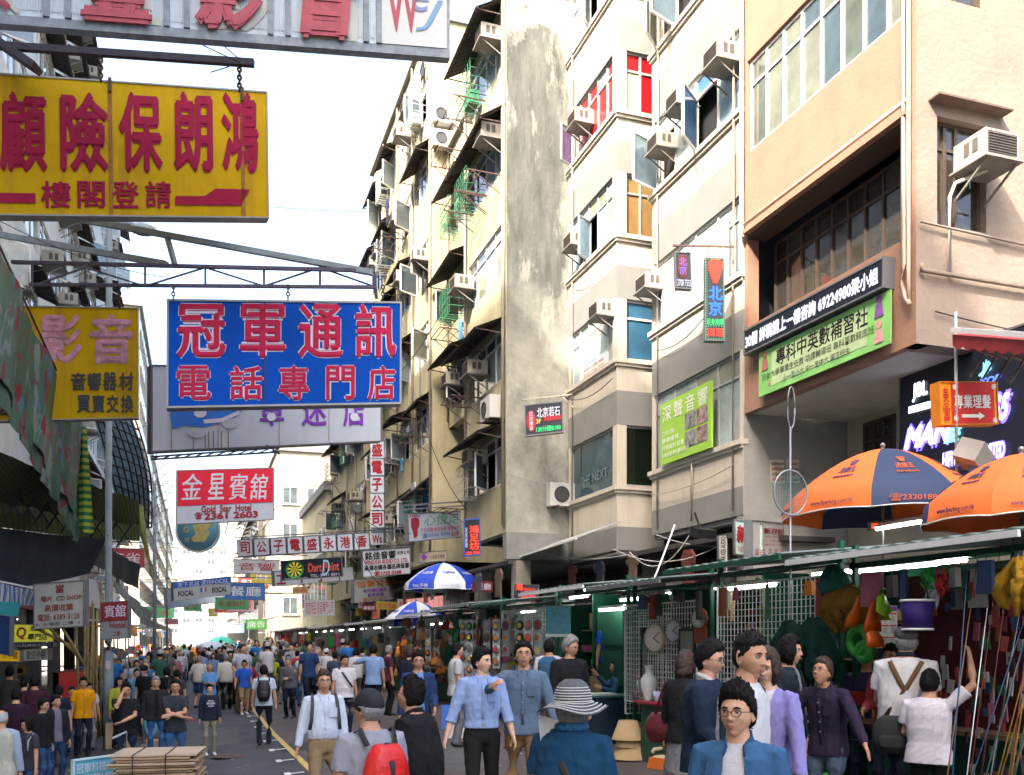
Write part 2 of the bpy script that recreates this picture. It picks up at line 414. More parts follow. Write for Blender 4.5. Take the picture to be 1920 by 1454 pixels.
def canopy(b, W, t0, t1, z, out=0.9, drop=0.45, m=None, d0=0.0):
    mb = MB(); n = max(3, int((t1 - t0) / 0.11)); m = m or mat('canopy_sheet', (0.04, 0.035, 0.033), rough=0.8, var=0.4, scale=5, streak=0.4)
    vs = []
    for i in range(n + 1):
        t = t0 + (t1 - t0) * i / n; hh = 0.018 * (i % 2)
        for dd, zz in ((d0, z + hh), (d0 + out, z - drop + hh)):
            vs += [W.p(t, zz, dd), W.p(t, zz - .012, dd)]
    fs = []
    for i in range(n):
        a = i * 4; c = a + 4; fs += [(a, a + 2, c + 2, c), (a + 1, c + 1, c + 3, a + 3), (a + 2, a + 3, c + 3, c + 2), (a, c, c + 1, a + 1)]
    mb.add(vs, fs)
    o = mb.build('window_canopy', m, b)
    sb = MB()
    for t in (t0 + .08, (t0 + t1) / 2, t1 - .08):
        sb.bar(W.p(t, z - .45, d0), W.p(t, z - drop + .0, d0 + out * .92), .025); sb.bar(W.p(t, z - .03, d0), W.p(t, z - drop - .02, d0 + out * .97), .02)
    sb.bar(W.p(t0, z - drop - .02, d0 + out * .95), W.p(t1, z - drop - .02, d0 + out * .95), .03)
    sb.build('canopy_bracket', RUST, o); return o
ACB = mat('ac_housing', (0.36, 0.33, 0.27), rough=0.55, var=0.1, streak=0.35, scol=(0.25, 0.17, 0.1))
ACD = mat('ac_grille', (0.09, 0.075, 0.065), rough=0.7, var=0.2)
def make_ac(name='air_conditioner'):
    t = thing(name, 'x', 'air conditioner')
    MB().box((0, -.31, .20), (.62, .6, .38)).build('housing', ACB, t)
    b = MB(); b.box((0, -.614, .20), (.54, .012, .31)); b.build('grille', ACD, t)
    b = MB()
    for i in range(7): b.box((0, -.627, .08 + i * .04), (.52, .012, .012))
    for s in (-1, 1):
        for k in range(2): b.box((s * .313, -.42 + k * .16, .22), (.01, .1, .2))
    b.build('louvre', ACD, t)
    b = MB()
    b.box((0, -.32, -.03), (.72, .7, .03))
    for s in (-1, 1): b.bar((s * .28, -.62, -.04), (s * .28, .0, -.42), .03)
    b.build('bracket', mat('ac_bracket', (0.2, 0.19, 0.17), rough=0.7, streak=.5), t)
    return t
AC0 = make_ac(); AC_USED = [False]
def ac(W, t, z, label, group, d=-0.1, sc=1.0):
    rz = atan2(W.u.y, W.u.x)   # local -y must look along the wall normal
    p = W.p(t, z, d)
    if not AC_USED[0]:
        AC_USED[0] = True; o = AC0; o.location = p; o.rotation_euler = (0, 0, rz); o['label'] = label; o['group'] = group; o.scale = (sc,) * 3; return o
    return copy_tree(AC0, p, rz, label, group, scale=sc)
BAYS = ['first', 'second', 'third', 'fourth', 'fifth', 'sixth', 'seventh', 'eighth']
ORD = ['lowest', 'second', 'third', 'fourth', 'fifth', 'sixth', 'seventh', 'eighth', 'ninth', 'tenth']

# ================================================================ PEACH BUILDING (right, nearest)
PEACH = mat('peach_render', (0.285, 0.160, 0.107), rough=0.9, var=0.16, scale=1.1, bump=0.35, bscale=14, streak=0.3, scol=(0.24, 0.17, 0.12))
BEIGE = mat('beige_render', (0.235, 0.185, 0.145), rough=0.92, var=0.16, scale=.9, bump=0.6, bscale=12, streak=0.3, scol=(0.16, 0.125, 0.1))
XB, Y0, Y1 = 9.92, 11.0, 15.5
b = thing('peach_building', 'peach rendered building with a long brown window over the shop recess', 'building', (0, 0, 0))
WF = Wall((XB, Y1), (XB, Y0 + .004))      # outside = right hand of A->B : direction -Y, right hand = -X
WS = Wall((XB, Y0), (22, Y0))      # faces -Y
mb = MB(); L = WF.L
bands = [(6.42, 8.04), (9.79, 11.34), (13.1, 14.7), (16.45, 18.1), (19.8, 22)]
for z0, z1 in bands: WF.slab(mb, 0, L, z0, z1)
for z0, z1 in ((8.04, 9.79), (11.34, 13.1), (14.7, 16.45), (18.1, 19.8)): WF.slab(mb, L - .1, L, z0, z1); WF.slab(mb, 0, .1, z0, z1)
mb.build('wall', PEACH, b)
mb = MB()
wz = [(8.2, 9.8, 10.33, 11.22), (11.55, 13.0, 10.33, 10.95), (14.8, 16.3, 10.33, 11.2)]
xcut = [XB + .004, 10.3, 11.22, 22]
wx0, wx1 = 10.3 - XB, 11.22 - XB
prev = 6.42
for i, (z0, z1, a, c) in enumerate(wz):
    WS.slab(mb, 0.004, WS.L, prev, z0); WS.slab(mb, .004, wx0, z0, z1); WS.slab(mb, wx1, WS.L, z0, z1); prev = z1
WS.slab(mb, .004, WS.L, prev, 22)
mb.build('side_wall', BEIGE, b)
MB().box(((XB + 22) / 2, (Y0 + Y1) / 2 + .15, 6.47), (22 - XB - .3, Y1 - Y0 - .4, .1)).build('soffit', mat('soffit_paint', (0.5, 0.48, 0.42), var=.12), b)
MB().box((16, (Y0 + Y1) / 2, 22.1), (12.5, Y1 - Y0, .2)).build('roof', BEIGE, b)
mb = MB(); mb.box((XB + 1.8, (Y0 + Y1) / 2, 14), (.1, Y1 - Y0 - .6, 15)); mb.build('inner_wall', DARK, b)
mb = MB(); mb.box((XB + 1, (Y0 + Y1) / 2, 10.7), (1.6, L - .6, .05)); mb.build('inner_ceiling', DARK, b)
BRG = [glass('brown_glass', (0.045, 0.038, 0.027), rough=.04), glass('brown_glass_dark', (0.04, 0.035, 0.03), rough=.04), glass('brown_glass_b', (0.07, 0.065, 0.045), rough=.04)]
window(b, WF, .1, L - .1, 8.04, 9.72, 10, (3, 1), FRB, BRG, d=-.62, openp=0)
mb = MB(); WF.slab(mb, .1, L - .1, 9.72, 9.79, -.4, 0.0); mb.build('lintel', FRB, b)
WG = [glass('clear_curtain', (0.17, 0.18, 0.14), rough=.05), glass('clear_curtain_b', (0.10, 0.12, 0.10), rough=.05), glass('clear_blue', (0.07, 0.10, 0.12), rough=.05)]
window(b, WF, .12, L - .12, 11.36, 13.08, 8, (3, 1.1), FRW, WG, d=-.08, openp=.06, bars=9)
window(b, WF, .12, L - .12, 14.72, 16.43, 8, (3, 1.1), FRW, WG, d=-.08, openp=.1)
window(b, WF, .12, L - .12, 18.12, 19.8, 8, (3, 1.1), FRW, WG, d=-.08, openp=.1)
for z0, z1, a, c in wz: window(b, WS, wx0, wx1, z0, z1, 2, (3, 1), FRB, BRG[1:2], d=-.15, openp=0)
# pipes on the building
PIPE = mat('painted_pipe', (0.56, 0.40, 0.29), rough=.6, var=.1)
def pipe(b, pts, r=.045, m=PIPE, name='pipe'): return MB().tube(pts, r, 10).build(name, m, b)
pipe(b, [WF.p(L - .16, 22, .09), WF.p(L - .16, 7.6, .09), WF.p(L - .2, 7.35, .09), WF.p(L - .1, 7.1, .09), WF.p(L - .02, 6.98, .1)], .038)
pipe(b, [WF.p(L - .05, 22, .09), WF.p(L - .05, 7.5, .09), WF.p(L - .05, 7.0, .09)], .028)
pipe(b, [WF.p(.03, 22, .08), WF.p(.03, 9.85, .08), WF.p(.12, 9.75, .08)], .045)
pipe(b, [WF.p(.12, 9.98, .08), WF.p(L - .1, 10.0, .08)], .035)
mb = MB(); WF.slab(mb, .1, L - .1, 9.79, 9.86, 0.0, .12); mb.build('drip_ledge', PEACH, b)
pipe(b, [WS.p(0.03, 7.55, .08), WS.p(0.03, 7.46, .08), WS.p(6, 7.42, .08)], .035, BEIGE)
pipe(b, [WS.p(.03, 8.17, .06), WS.p(.5, 8.15, .06), WS.p(6, 7.95, .06)], .018, BEIGE)
pipe(b, [WS.p(.55, 7.5, .06), WS.p(.55, 8.6, .06), WS.p(.62, 8.8, .1), WS.p(1.2, 9.05, .35), WS.p(1.25, 9.25, .5)], .028, mat('white_pipe', (.6, .55, .48)))
mb = MB(); WS.slab(mb, .22, 1.6, 9.98, 10.01, -.05, .22); mb.build('window_canopy', mat('rust_canopy', (.13, .09, .07), var=.3), b)
o = ac(WS, .98, 9.0, 'large window air conditioner with bent drain pipe on the beige side wall', 'air conditioners on the facades', d=.0, sc=.98)
# recess behind the overhang: shop wall, dark window
XR = 12.28
WR = Wall((XR, Y1), (XR, 2)); mb = MB()
mb2 = mat('recess_cream', (0.42, 0.39, 0.30), rough=.9, var=.15, scale=2, streak=.2)
WR.slab(mb, 0, WR.L, 0.3, 6.42); mb.build('recess_wall', mb2, b)
t0, t1 = WR.T(1622), WR.T(1680)
window(b, WR, t0, t1, WR.Z(1622, 905), WR.Z(1622, 795), 3, (1, 1, 1), FRB, BRG[1:2], d=.02, openp=0)

# ================================================================ STRIPED BUILDINGS
CREAM = mat('cream_render', (0.46, 0.415, 0.34), rough=.9, var=.1, scale=1.2, bump=.25, bscale=18, streak=.42, scol=(0.27, 0.235, 0.18))
GREYB = mat('grey_band_paint', (0.19, 0.188, 0.175), rough=.9, var=.1, scale=1.5, bump=.25, bscale=18, streak=.2, scol=(0.24, 0.23, 0.2))
CONC = mat('bare_concrete', (0.20, 0.20, 0.19), rough=.95, var=.2, bump=.3)
def striped(b, W, floors, z0, z1, sides=(.12, .12), ins=-.25):
    """cream wall with a grey band above each window; floors = [(window bottom, window top)]"""
    c = MB(); prev = z0; L = W.L
    for i, (a, t) in enumerate(floors):
        W.slab(c, 0, L, prev, a, ins, 0)
        hb = (floors[i + 1][0] - t) * .52 if i + 1 < len(floors) else .8
        W.slab(MB(), 0, L, t, t + hb, ins, 0).build('grey_band', GREYB, b); prev = t + hb
        W.slab(c, 0, sides[0], a, t, ins, 0); W.slab(c, L - sides[1], L, a, t, ins, 0)
    W.slab(c, 0, L, prev, z1, ins, 0)
    W.slab(MB(), 0, L, z0, z0 + .55, 0.001, .006).build('grey_band', GREYB, b)
    c.build('wall', CREAM, b)
    for a, t in floors:
        s = MB(); W.slab(s, -.05, L + .02, a - .10, a, -.1, .09); W.slab(s, -.03, L, a - .17, a - .10, -.1, .05); s.build('sill', CREAM, b)
b = thing('striped_building', 'cream and grey striped building with a green shop banner over its lowest window', 'building')
XB2, YA, YB = 9.9, 15.5, 19.3
W2 = Wall((XB2, YB), (XB2, YA + .008))
fl = [(5.95, 7.67), (9.15, 10.67), (12.3, 13.9), (15.5, 17.1), (18.7, 20.3)]
striped(b, W2, fl, 4.5, 22)
WS2 = Wall((XB2 + .004, YA + .004), (XR - .004, YA + .004)); mb = MB(); WS2.slab(mb, .0, WS2.L, 0.3, 6.6, -.25, 0)
mb.build('side_wall', mat('grey_side_render', (0.27, 0.265, 0.25), rough=.95, var=.15, bump=.4), b)
mb = MB(); mb.box((XB2 + 1.3, (YA + YB) / 2 + .1, 4.44), (2.5, YB - YA - .3, .1)); mb.build('soffit', CONC, b)
mb = MB(); mb.box((XB2 + 3.6, (YA + YB) / 2 + .13, 13), (6.6, YB - YA - .3, 18)); mb.build('core', DARK, b)
mats2 = [[GL[1], GL[4], GL[2]], [GL[4], GL[1]], [GL[0], GL[1], glass('blue_curtain', (.07, .16, .3))], GL, GL]
for (a, t), pm in zip(fl, mats2): window(b, W2, .12, W2.L - .12, a, t, 4, (3, 1.1), FRG if a < 8 else FRW, pm, d=-.08, openp=.22 if a > 11 else 0)
LP = W2.L
ac(W2, W2.T(1253), 12.9, 'brown faced air conditioner leftmost on the striped building upper windows', 'air conditioners on the facades', sc=.82)
ac(W2, W2.T(1290), 13.35, 'brown faced air conditioner beside the open white casement', 'air conditioners on the facades', sc=.82)
ac(W2, W2.T(1385) - .3, 13.3, 'white box air conditioner at the corner of the peach building', 'air conditioners on the facades', sc=.9)
ac(W2, .25, 10.0, 'air conditioner near the small red and blue massage sign', 'air conditioners on the facades', sc=.85)
# bay building
b3 = thing('bay_window_building', 'cream bay fronted building with red glazing high and dark glazing low', 'building')
X3, YC, YD = 9.3, 19.9, 22.9
W3 = Wall((X3, YD), (X3, YC + .004)); W3s = Wall((X3 + .004, YC), (X3 + 1.25, YC)); W3e = Wall((X3 + 1.253, YC), (X3 + 4, YC))
fl3 = [(5.71, 7.14), (8.68, 10.1), (11.6, 13.06), (14.5, 15.94), (17.4, 18.9)]
striped(b3, W3, fl3, 4.2, 21); striped(b3, W3s, fl3, 4.2, 21, sides=(.1, .1))
mb = MB(); W3e.slab(mb, 0, 2.7, 4.2, 21); mb.build('side_wall', CREAM, b3)
mb = MB(); mb.box((X3 + .62, (YC + YD) / 2, 4.15), (1.2, YD - YC - .1, .1)); mb.build('soffit', CONC, b3)
mb = MB(); mb.box((X3 + 3, (YC + YD) / 2 + .15, 12.6), (5.3, YD - YC - .35, 16.6)); mb.build('core', DARK, b3)
RED = glass('red_film', (.30, .008, .014), rough=.2, var=.1)
p3 = [([glass('dark_show_glass', (.03, .07, .09), rough=.03)], [glass('black_show_glass', (.008, .012, .008))], FRG),
      ([GL[4], GL[1]], [glass('blue_drape', (.03, .1, .17), rough=.3)], FRW),
      ([glass('sky_pane', (.35, .5, .6)), GL[2], GL[1]], [glass('amber_paper', (.24, .14, .05), rough=.3)], FRG),
      ([RED, RED, GL[4], glass('pink_film', (.22, .14, .25))], [RED, glass('cream_pane', (.5, .48, .33), rough=.3), RED], FRG), (GL, GL, FRW)]
for (a, t), (pm, ps, fm) in zip(fl3, p3):
    lo = a < 6
    window(b3, W3, .12, W3.L - .12, a, t, 1 if lo else 5, (1,) if lo else (3, 1.1), fm, pm, d=-.08, openp=.12)
    window(b3, W3s, .1, W3s.L - .1, a, t, 1 if lo or a < 9 else 2, (1,) if lo else (2.3, 1), fm, ps, d=-.08, openp=0)
ac(W3, W3.T(1100), 15.0, 'air conditioner under the red glazed bay', 'air conditioners on the facades', sc=.85)
ac(W3, W3.T(1092), 12.05, 'air conditioner beside the amber papered bay', 'air conditioners on the facades', sc=.85)
ac(W3, W3.T(1142), 9.75, 'air conditioner over the white lettered massage window', 'air conditioners on the facades', sc=.85)
mb = MB(); tt = thing('massage_poster', 'white window poster with red massage lettering under an air conditioner', 'poster', M=frame_M(W3.p(W3.L * .52, 9.3, -.055), -W3.u * -1, (0, 0, 1)))
tt['w'] = 1.5; tt['h'] = 1.2
mb.box((0, -.004, 0), (1.5, .006, 1.2)); mb.build('panel', mat('white_poster', (.6, .7, .66), var=.06), tt)
rp = mat('red_print', (.55, .04, .03), var=0); bp_ = mat('blue_print', (.1, .2, .45), var=0)
stext(tt, '北京若石', (.08, .08, .85, .3), rp, bold=.01)
for i in range(4): stext(tt, '推拿按摩', (.12, .36 + i * .1, .6, .44 + i * .1), bp_)
stext(tt, '腳身90分鐘$140元', (.08, .76, .9, .84), rp); stext(tt, '電話:2708 7555', (.08, .87, .9, .95), rp)
tw = thing('window_lettering', 'grey shop lettering on the big dark show window', 'lettering', M=frame_M(W3.p(W3.L * .5, 6.15, -.06), W3.u, (0, 0, 1)))
text('THE NEXT', tw, 0, 0, 1.7, .22, mat('grey_print', (.12, .16, .17), var=0))

# ================================================================ OLD TENEMENTS with canopies
TEN = mat('tenement_render', (0.42, 0.375, 0.235), rough=.95, var=.25, scale=.9, bump=.3, bscale=12, streak=.4, scol=(0.22, 0.18, 0.12))
def stain_mat():
    m = bpy.data.materials.new('stained_gable'); m.use_nodes = True; N = m.node_tree.nodes; L = m.node_tree.links; b = N['Principled BSDF']; b.inputs['Roughness'].default_value = .95
    g = N.new('ShaderNodeNewGeometry')
    def noi(sc, scale=(1, 1, 1), det=8, ro=.7):
        mp = N.new('ShaderNodeMapping'); mp.inputs['Scale'].default_value = scale; L.new(g.outputs['Position'], mp.inputs[0])
        n = N.new('ShaderNodeTexNoise'); n.inputs['Scale'].default_value = sc; n.inputs['Detail'].default_value = det; n.inputs['Roughness'].default_value = ro; L.new(mp.outputs[0], n.inputs['Vector']); return n.outputs['Fac']
    def rng(x, a, b2, c=0, d=1):
        r = N.new('ShaderNodeMapRange'); r.inputs[1].default_value = a; r.inputs[2].default_value = b2; r.inputs[3].default_value = c; r.inputs[4].default_value = d; L.new(x, r.inputs[0]); return r.outputs[0]
    def mt(op, a, b2):
        q = N.new('ShaderNodeMath'); q.operation = op
        for i, v in enumerate((a, b2)):
            if isinstance(v, (int, float)): q.inputs[i].default_value = v
            else: L.new(v, q.inputs[i])
        return q.outputs[0]
    def mix(f, a, b2):
        q = N.new('ShaderNodeMix'); q.data_type = 'RGBA'; L.new(f, q.inputs[0])
        for i, v in ((6, a), (7, b2)):
            if isinstance(v, tuple): q.inputs[i].default_value = (*v, 1)
            else: L.new(v, q.inputs[i])
        return q.outputs[2]
    sp = N.new('ShaderNodeSeparateXYZ'); L.new(g.outputs['Position'], sp.inputs[0])
    # the weathered cement strip is widest at the street side and runs from mid height up
    edge = mt('ADD', sp.outputs['X'], mt('MULTIPLY', noi(2.0, (1, 1, .4)), 1.6))
    fx = rng(edge, 10.25, 9.85); fz = rng(mt('ADD', sp.outputs['Z'], mt('MULTIPLY', noi(.7), 3.0)), 10.4, 13.2)
    ft = rng(mt('ADD', sp.outputs['Z'], mt('MULTIPLY', noi(.8), 5.2)), 21.2, 20.6)
    f = mt('MULTIPLY', mt('MULTIPLY', fx, fz), ft)
    blot = rng(noi(1.7, (1, 1, .5)), .48, .66); f2 = mt('MAXIMUM', f, mt('MULTIPLY', blot, .55))
    white = rng(noi(1.9, (1, 1, .3)), .56, .62)
    grey = mix(rng(noi(3, (1, 1, .22)), .3, .7), (.040, .043, .038), (.13, .135, .12)); grey = mix(mt('MULTIPLY', white, .4), grey, (.34, .33, .29))
    base = mix(rng(noi(2.5), .3, .7), (.22, .215, .18), (.36, .35, .30))
    L.new(mix(f2, base, grey), b.inputs['Base Color'])
    bp = N.new('ShaderNodeBump'); bp.inputs['Strength'].default_value = .6; bp.inputs['Distance'].default_value = .04; L.new(noi(6), bp.inputs['Height']); L.new(bp.outputs[0], b.inputs['Normal'])
    return m
GABLE = stain_mat()
def tenement(name, label, X, Ya, Yb, zb, zt, floors, depth=6, gable=TEN, gw=None, step=3.0, wcol=4, canz=.25, acs='', group='air conditioners on the facades', race=.5, xe=None, canopies=.72, seed=1):
    random.seed(seed)
    b = thing(name, label, 'building'); Wn = Wall((X, Yb - .004), (X, Ya + .004)); L = Wn.L
    nb = max(1, round(L / step)); c = MB(); prev = zb
    for a, t in floors:
        Wn.slab(c, 0, L, prev, a); prev = t
        for k in range(nb + 1):
            tc = L * k / nb; pw = .16
            Wn.slab(c, max(0, tc - pw), min(L, tc + pw), a, t)
    Wn.slab(c, 0, L, prev, zt); c.build('wall', TEN, b)
    G = Wall((X, Ya), (X + depth, Ya)); c = MB(); G.slab(c, .004, G.L, zb, zt, -.25, 0); c.build('gable_wall', gable, b)
    G2 = Wall((X + depth, Yb), (X, Yb)); c = MB(); G2.slab(c, .004, G2.L - .004, zb, zt, -.25, 0); c.build('far_wall', TEN, b)
    MB().box((X + depth / 2, (Ya + Yb) / 2, zt + .1), (depth + .3, Yb - Ya + .2, .2)).build('roof', CONC, b)
    MB().box((X + depth / 2 + .3, (Ya + Yb) / 2, (zt + zb) / 2), (depth - .5, Yb - Ya - .6, zt - zb - .1)).build('core', DARK, b)
    n = 0
    for fi, (a, t) in enumerate(floors):
        for k in range(nb):
            t0 = L * k / nb + .16; t1 = L * (k + 1) / nb - .16
            window(b, Wn, t0, t1, a, t, wcol, (3, 1), random.choice([FRW, FRW, FRG]), None, d=-.06, openp=.25)
            if random.random() < canopies: canopy(b, Wn, t0 + random.uniform(-.1, .3), t1 + .1, t + canz + random.uniform(-.05, .1), out=random.uniform(.5, .85), drop=random.uniform(.3, .5))
            if random.random() < .4: cage(b, Wn, t0 + random.uniform(0, .6), a - .1, random.uniform(.9, 1.5))
            if random.random() < race:
                ac(Wn, random.choice([t0 + .4, t1 - .45, (t0 + t1) / 2]), t - .55 - random.uniform(0, .4), f'window air conditioner, {ORD[min(fi, 9)]} storey, {BAYS[nb - 1 - k]} bay of the {acs}', group, d=0.0, sc=.95)
    # drain pipes
    for k in range(nb + 1):
        if random.random() < .8:
            x = L * k / nb + random.uniform(-.1, .1); pb = MB().tube([Wn.p(max(.1, min(L - .1, x)), zt, .07), Wn.p(max(.1, min(L - .1, x)), zb + .2, .07)], .04, 6); pb.build('drain_pipe', mat('old_pipe', (.3, .26, .2), streak=.3), b)
    return b, Wn, G
FLT = lambda z, n, h=1.35, s=2.76: [(z + i * s, z + i * s + h) for i in range(n)]
b4, W4, G4 = tenement('gable_tenement', 'old tenement with a tall grey stained gable wall facing the camera', 7.6, 23.0, 26.8, 4.9, 19.2, FLT(6.2, 5), gable=GABLE, step=3.8, acs='stained gable tenement', race=1, seed=3)
b4c, W4c, G4c = tenement('recessed_tenement', 'narrow cream tenement set back behind the grey gable', 7.9, 26.82, 29.98, 9.1, 18.2, FLT(9.6, 3), step=3.2, acs='narrow recessed tenement', seed=4, wcol=3)
b5, W5, G5 = tenement('tall_tenement', 'tall yellowed tenement with rows of black sheet canopies', 7.35, 30, 41.0, 4.7, 22.6, FLT(6.0, 6, s=2.76), step=2.75, acs='tall yellowed tenement', seed=5, wcol=3)
b6, W6, G6 = tenement('low_tenement', 'lower yellow tenement with laundry beyond the tall one', 7.1, 41.2, 52, 4.2, 13.5, FLT(5.2, 3), step=2.7, acs='low yellow tenement', seed=6, wcol=3)
mb = MB(); G4.slab(mb, 0.0, 1.8, 4.2, 4.9, -.3, .01); mb.build('ground_beam', CONC, b4)
# far blocks
PALE = mat('pale_far_render', (0.27, 0.25, 0.20), rough=.9, var=.12, scale=.3, streak=.2, scol=(.4, .36, .28), sscale=.6)
def block(name, label, x0, x1, ya, yb, zt, m, fw=1.3, fz=3.0, seedn=1, faces='wy', z0=0.0, cat='building', gap=.55, wmat=None, canop=False):
    random.seed(seedn); b = thing(name, label, cat); MB().box(((x0 + x1) / 2, (ya + yb) / 2, (z0 + zt) / 2), (x1 - x0, yb - ya, zt - z0)).build('wall', m, b)
    MB().box(((x0 + x1) / 2, (ya + yb) / 2, zt + .25), (x1 - x0 + .4, yb - ya + .4, .5)).build('roof', CONC, b)
    walls = []
    if 'w' in faces: walls.append(Wall((x0, yb), (x0, ya)))
    if 'e' in faces: walls.append(Wall((x1, ya), (x1, yb)))
    if 'y' in faces: walls.append(Wall((x0, ya), (x1, ya)))
    cnt = 0
    for Wn in walls:
        n = max(1, int(Wn.L / (fw + gap)))
        z = z0 + 4.2
        while z + 1.6 < zt:
            for k in range(n):
                if cnt > 180: break
                if random.random() < .1: continue
                t0 = (k + .5) * Wn.L / n - fw / 2; f = MB(); Wn.slab(f, t0, t0 + fw, z, z + 1.4, -.02, .05); Wn.slab(f, t0 - .1, t0 + fw + .1, z - .1, z - .002, -.02, .12)
                w = f.build('window', FRW, b); p = MB(); q = .05
                Wn.slab(p, t0 + q, t0 + fw / 2 - q / 2, z + q, z + 1.4 - q, .0, .054); Wn.slab(p, t0 + fw / 2 + q / 2, t0 + fw - q, z + q, z + 1.4 - q, .0, .054); p.build('pane', random.choice(wmat or [GL[0], GL[3], GL[3], GL[1]]), w); cnt += 1
                if canop and random.random() < .5:
                    f = MB(); a = Wn.p(t0 - .1, z + 1.75, 0.02); c2 = Wn.p(t0 + fw + .1, z + 1.75, 0.02); o1 = Wn.n * .7 - Vector((0, 0, .35)); f.hexa([a, c2, c2 + o1, a + o1], (0, 0, -.03)); f.build('window_canopy', mat('canopy_sheet', (0.10, 0.09, 0.085)), b)
            z += fz
    return b
block('corner_block', 'pale sunlit block with small windows closing the view down the street', 6.2, 16, 78, 96, 17.5, PALE, seedn=2, faces='wy', fw=1.2)
block('roadside_block', 'yellow apartment block behind the dart board sign', 6.9, 16, 53, 66, 10.5, TEN, seedn=3, faces='wy', canop=True)
block('long_block', 'long cream apartment terrace far down the right side', 5.8, 15, 97, 140, 19, PALE, seedn=4, faces='w', fw=1.6, canop=True)
block('hazy_block', 'hazy apartment slab farthest down the right side', 6.0, 15, 142, 220, 26, PALE, seedn=5, faces='w', fw=2.2)
block('closing_block', 'white slab block closing the far end of the street', -12, 20, 300, 320, 30, mat('far_white', (.25, .26, .26), var=.08, scale=.2), seedn=6, faces='y', fw=2.2, gap=1.2)
block('tower_block', 'pale tower rising behind the corner block', 12, 24, 70, 84, 15, PALE, seedn=12, faces='wy')
# left side
LEFTW = mat('left_pale_render', (0.55, 0.56, 0.54), rough=.9, var=.15, scale=.8, streak=.35, scol=(.3, .3, .28))
def leftb(name, label, ya, yb, zt, seedn, x=-4.5, floors=9, step=2.6, acs='x'):
    random.seed(seedn); b = thing(name, label, 'building'); Wn = Wall((x, ya), (x, yb)); L = Wn.L; nb = max(1, round(L / step)); c = MB(); zb = 3.6
    fl = [(4.8 + i * 2.9, 6.3 + i * 2.9) for i in range(floors)]; prev = zb
    for a, t in fl:
        Wn.slab(c, 0, L, prev, a); prev = t
        for k in range(nb + 1): Wn.slab(c, max(0, L * k / nb - .2), min(L, L * k / nb + .2), a, t)
    Wn.slab(c, 0, L, prev, zt); c.build('wall', LEFTW, b)
    MB().box((x - 4.2, (ya + yb) / 2, (zb + zt) / 2), (7.8, yb - ya, zt - zb)).build('core', DARK, b)
    MB().box((x - 4, (ya + yb) / 2, zt + .1), (8.4, yb - ya, .2)).build('roof', CONC, b)
    e = MB(); e.box((x - 4.2, yb + .05, (zb + zt) / 2), (7.8, .1, zt - zb)); e.box((x - 4.2, ya - .05, (zb + zt) / 2), (7.8, .1, zt - zb)); e.build('end_wall', LEFTW, b)
    for i, (a, t) in enumerate(fl):
        for k in range(nb):
            window(b, Wn, L * k / nb + .2, L * (k + 1) / nb - .2, a, t, 3, (3, 1), FRW, [GL[0], GL[1], GL[3], GL[4]], d=-.06, openp=.2)
            if random.random() < .6: canopy(b, Wn, L * k / nb + .1, L * (k + 1) / nb - .1, t + .25, out=.6, drop=.25)
            if random.random() < .5: ac(Wn, L * k / nb + random.uniform(.6, 1.8), a + .1, f'air conditioner on the {ORD[min(9, i)]} storey, {BAYS[k]} bay of the {acs}', 'air conditioners on the left facades', d=0)
    return b
leftb('white_tenement', 'white tenement with barred windows behind the hanging yellow signs', 24.5, 44, 30.5, 11, step=3.2, floors=8, acs='white tenement')
leftb('pale_tenement', 'pale tenement beyond the white one behind the lamp pole', 44.3, 62, 28.5, 12, step=3.5, floors=8, acs='pale tenement')
block('far_left_block', 'narrow white block far down the left side', -13, -4.6, 84, 120, 30, PALE, seedn=13, faces='e', fw=2)
block('end_left_block', 'white end block beyond the round hanging sign', -14, -4.8, 122, 200, 22, PALE, seedn=14, faces='e', fw=2.4)
nb_ = thing('near_left_shading_block', 'plain unseen block beside the photographer, added to shade the street', 'building')
MB().box((-8.8, 0.5, 15), (8, 47.5, 23)).build('wall', LEFTW, nb_)  # out of view; added to cast shade over the street and lower facades
random.seed(21)
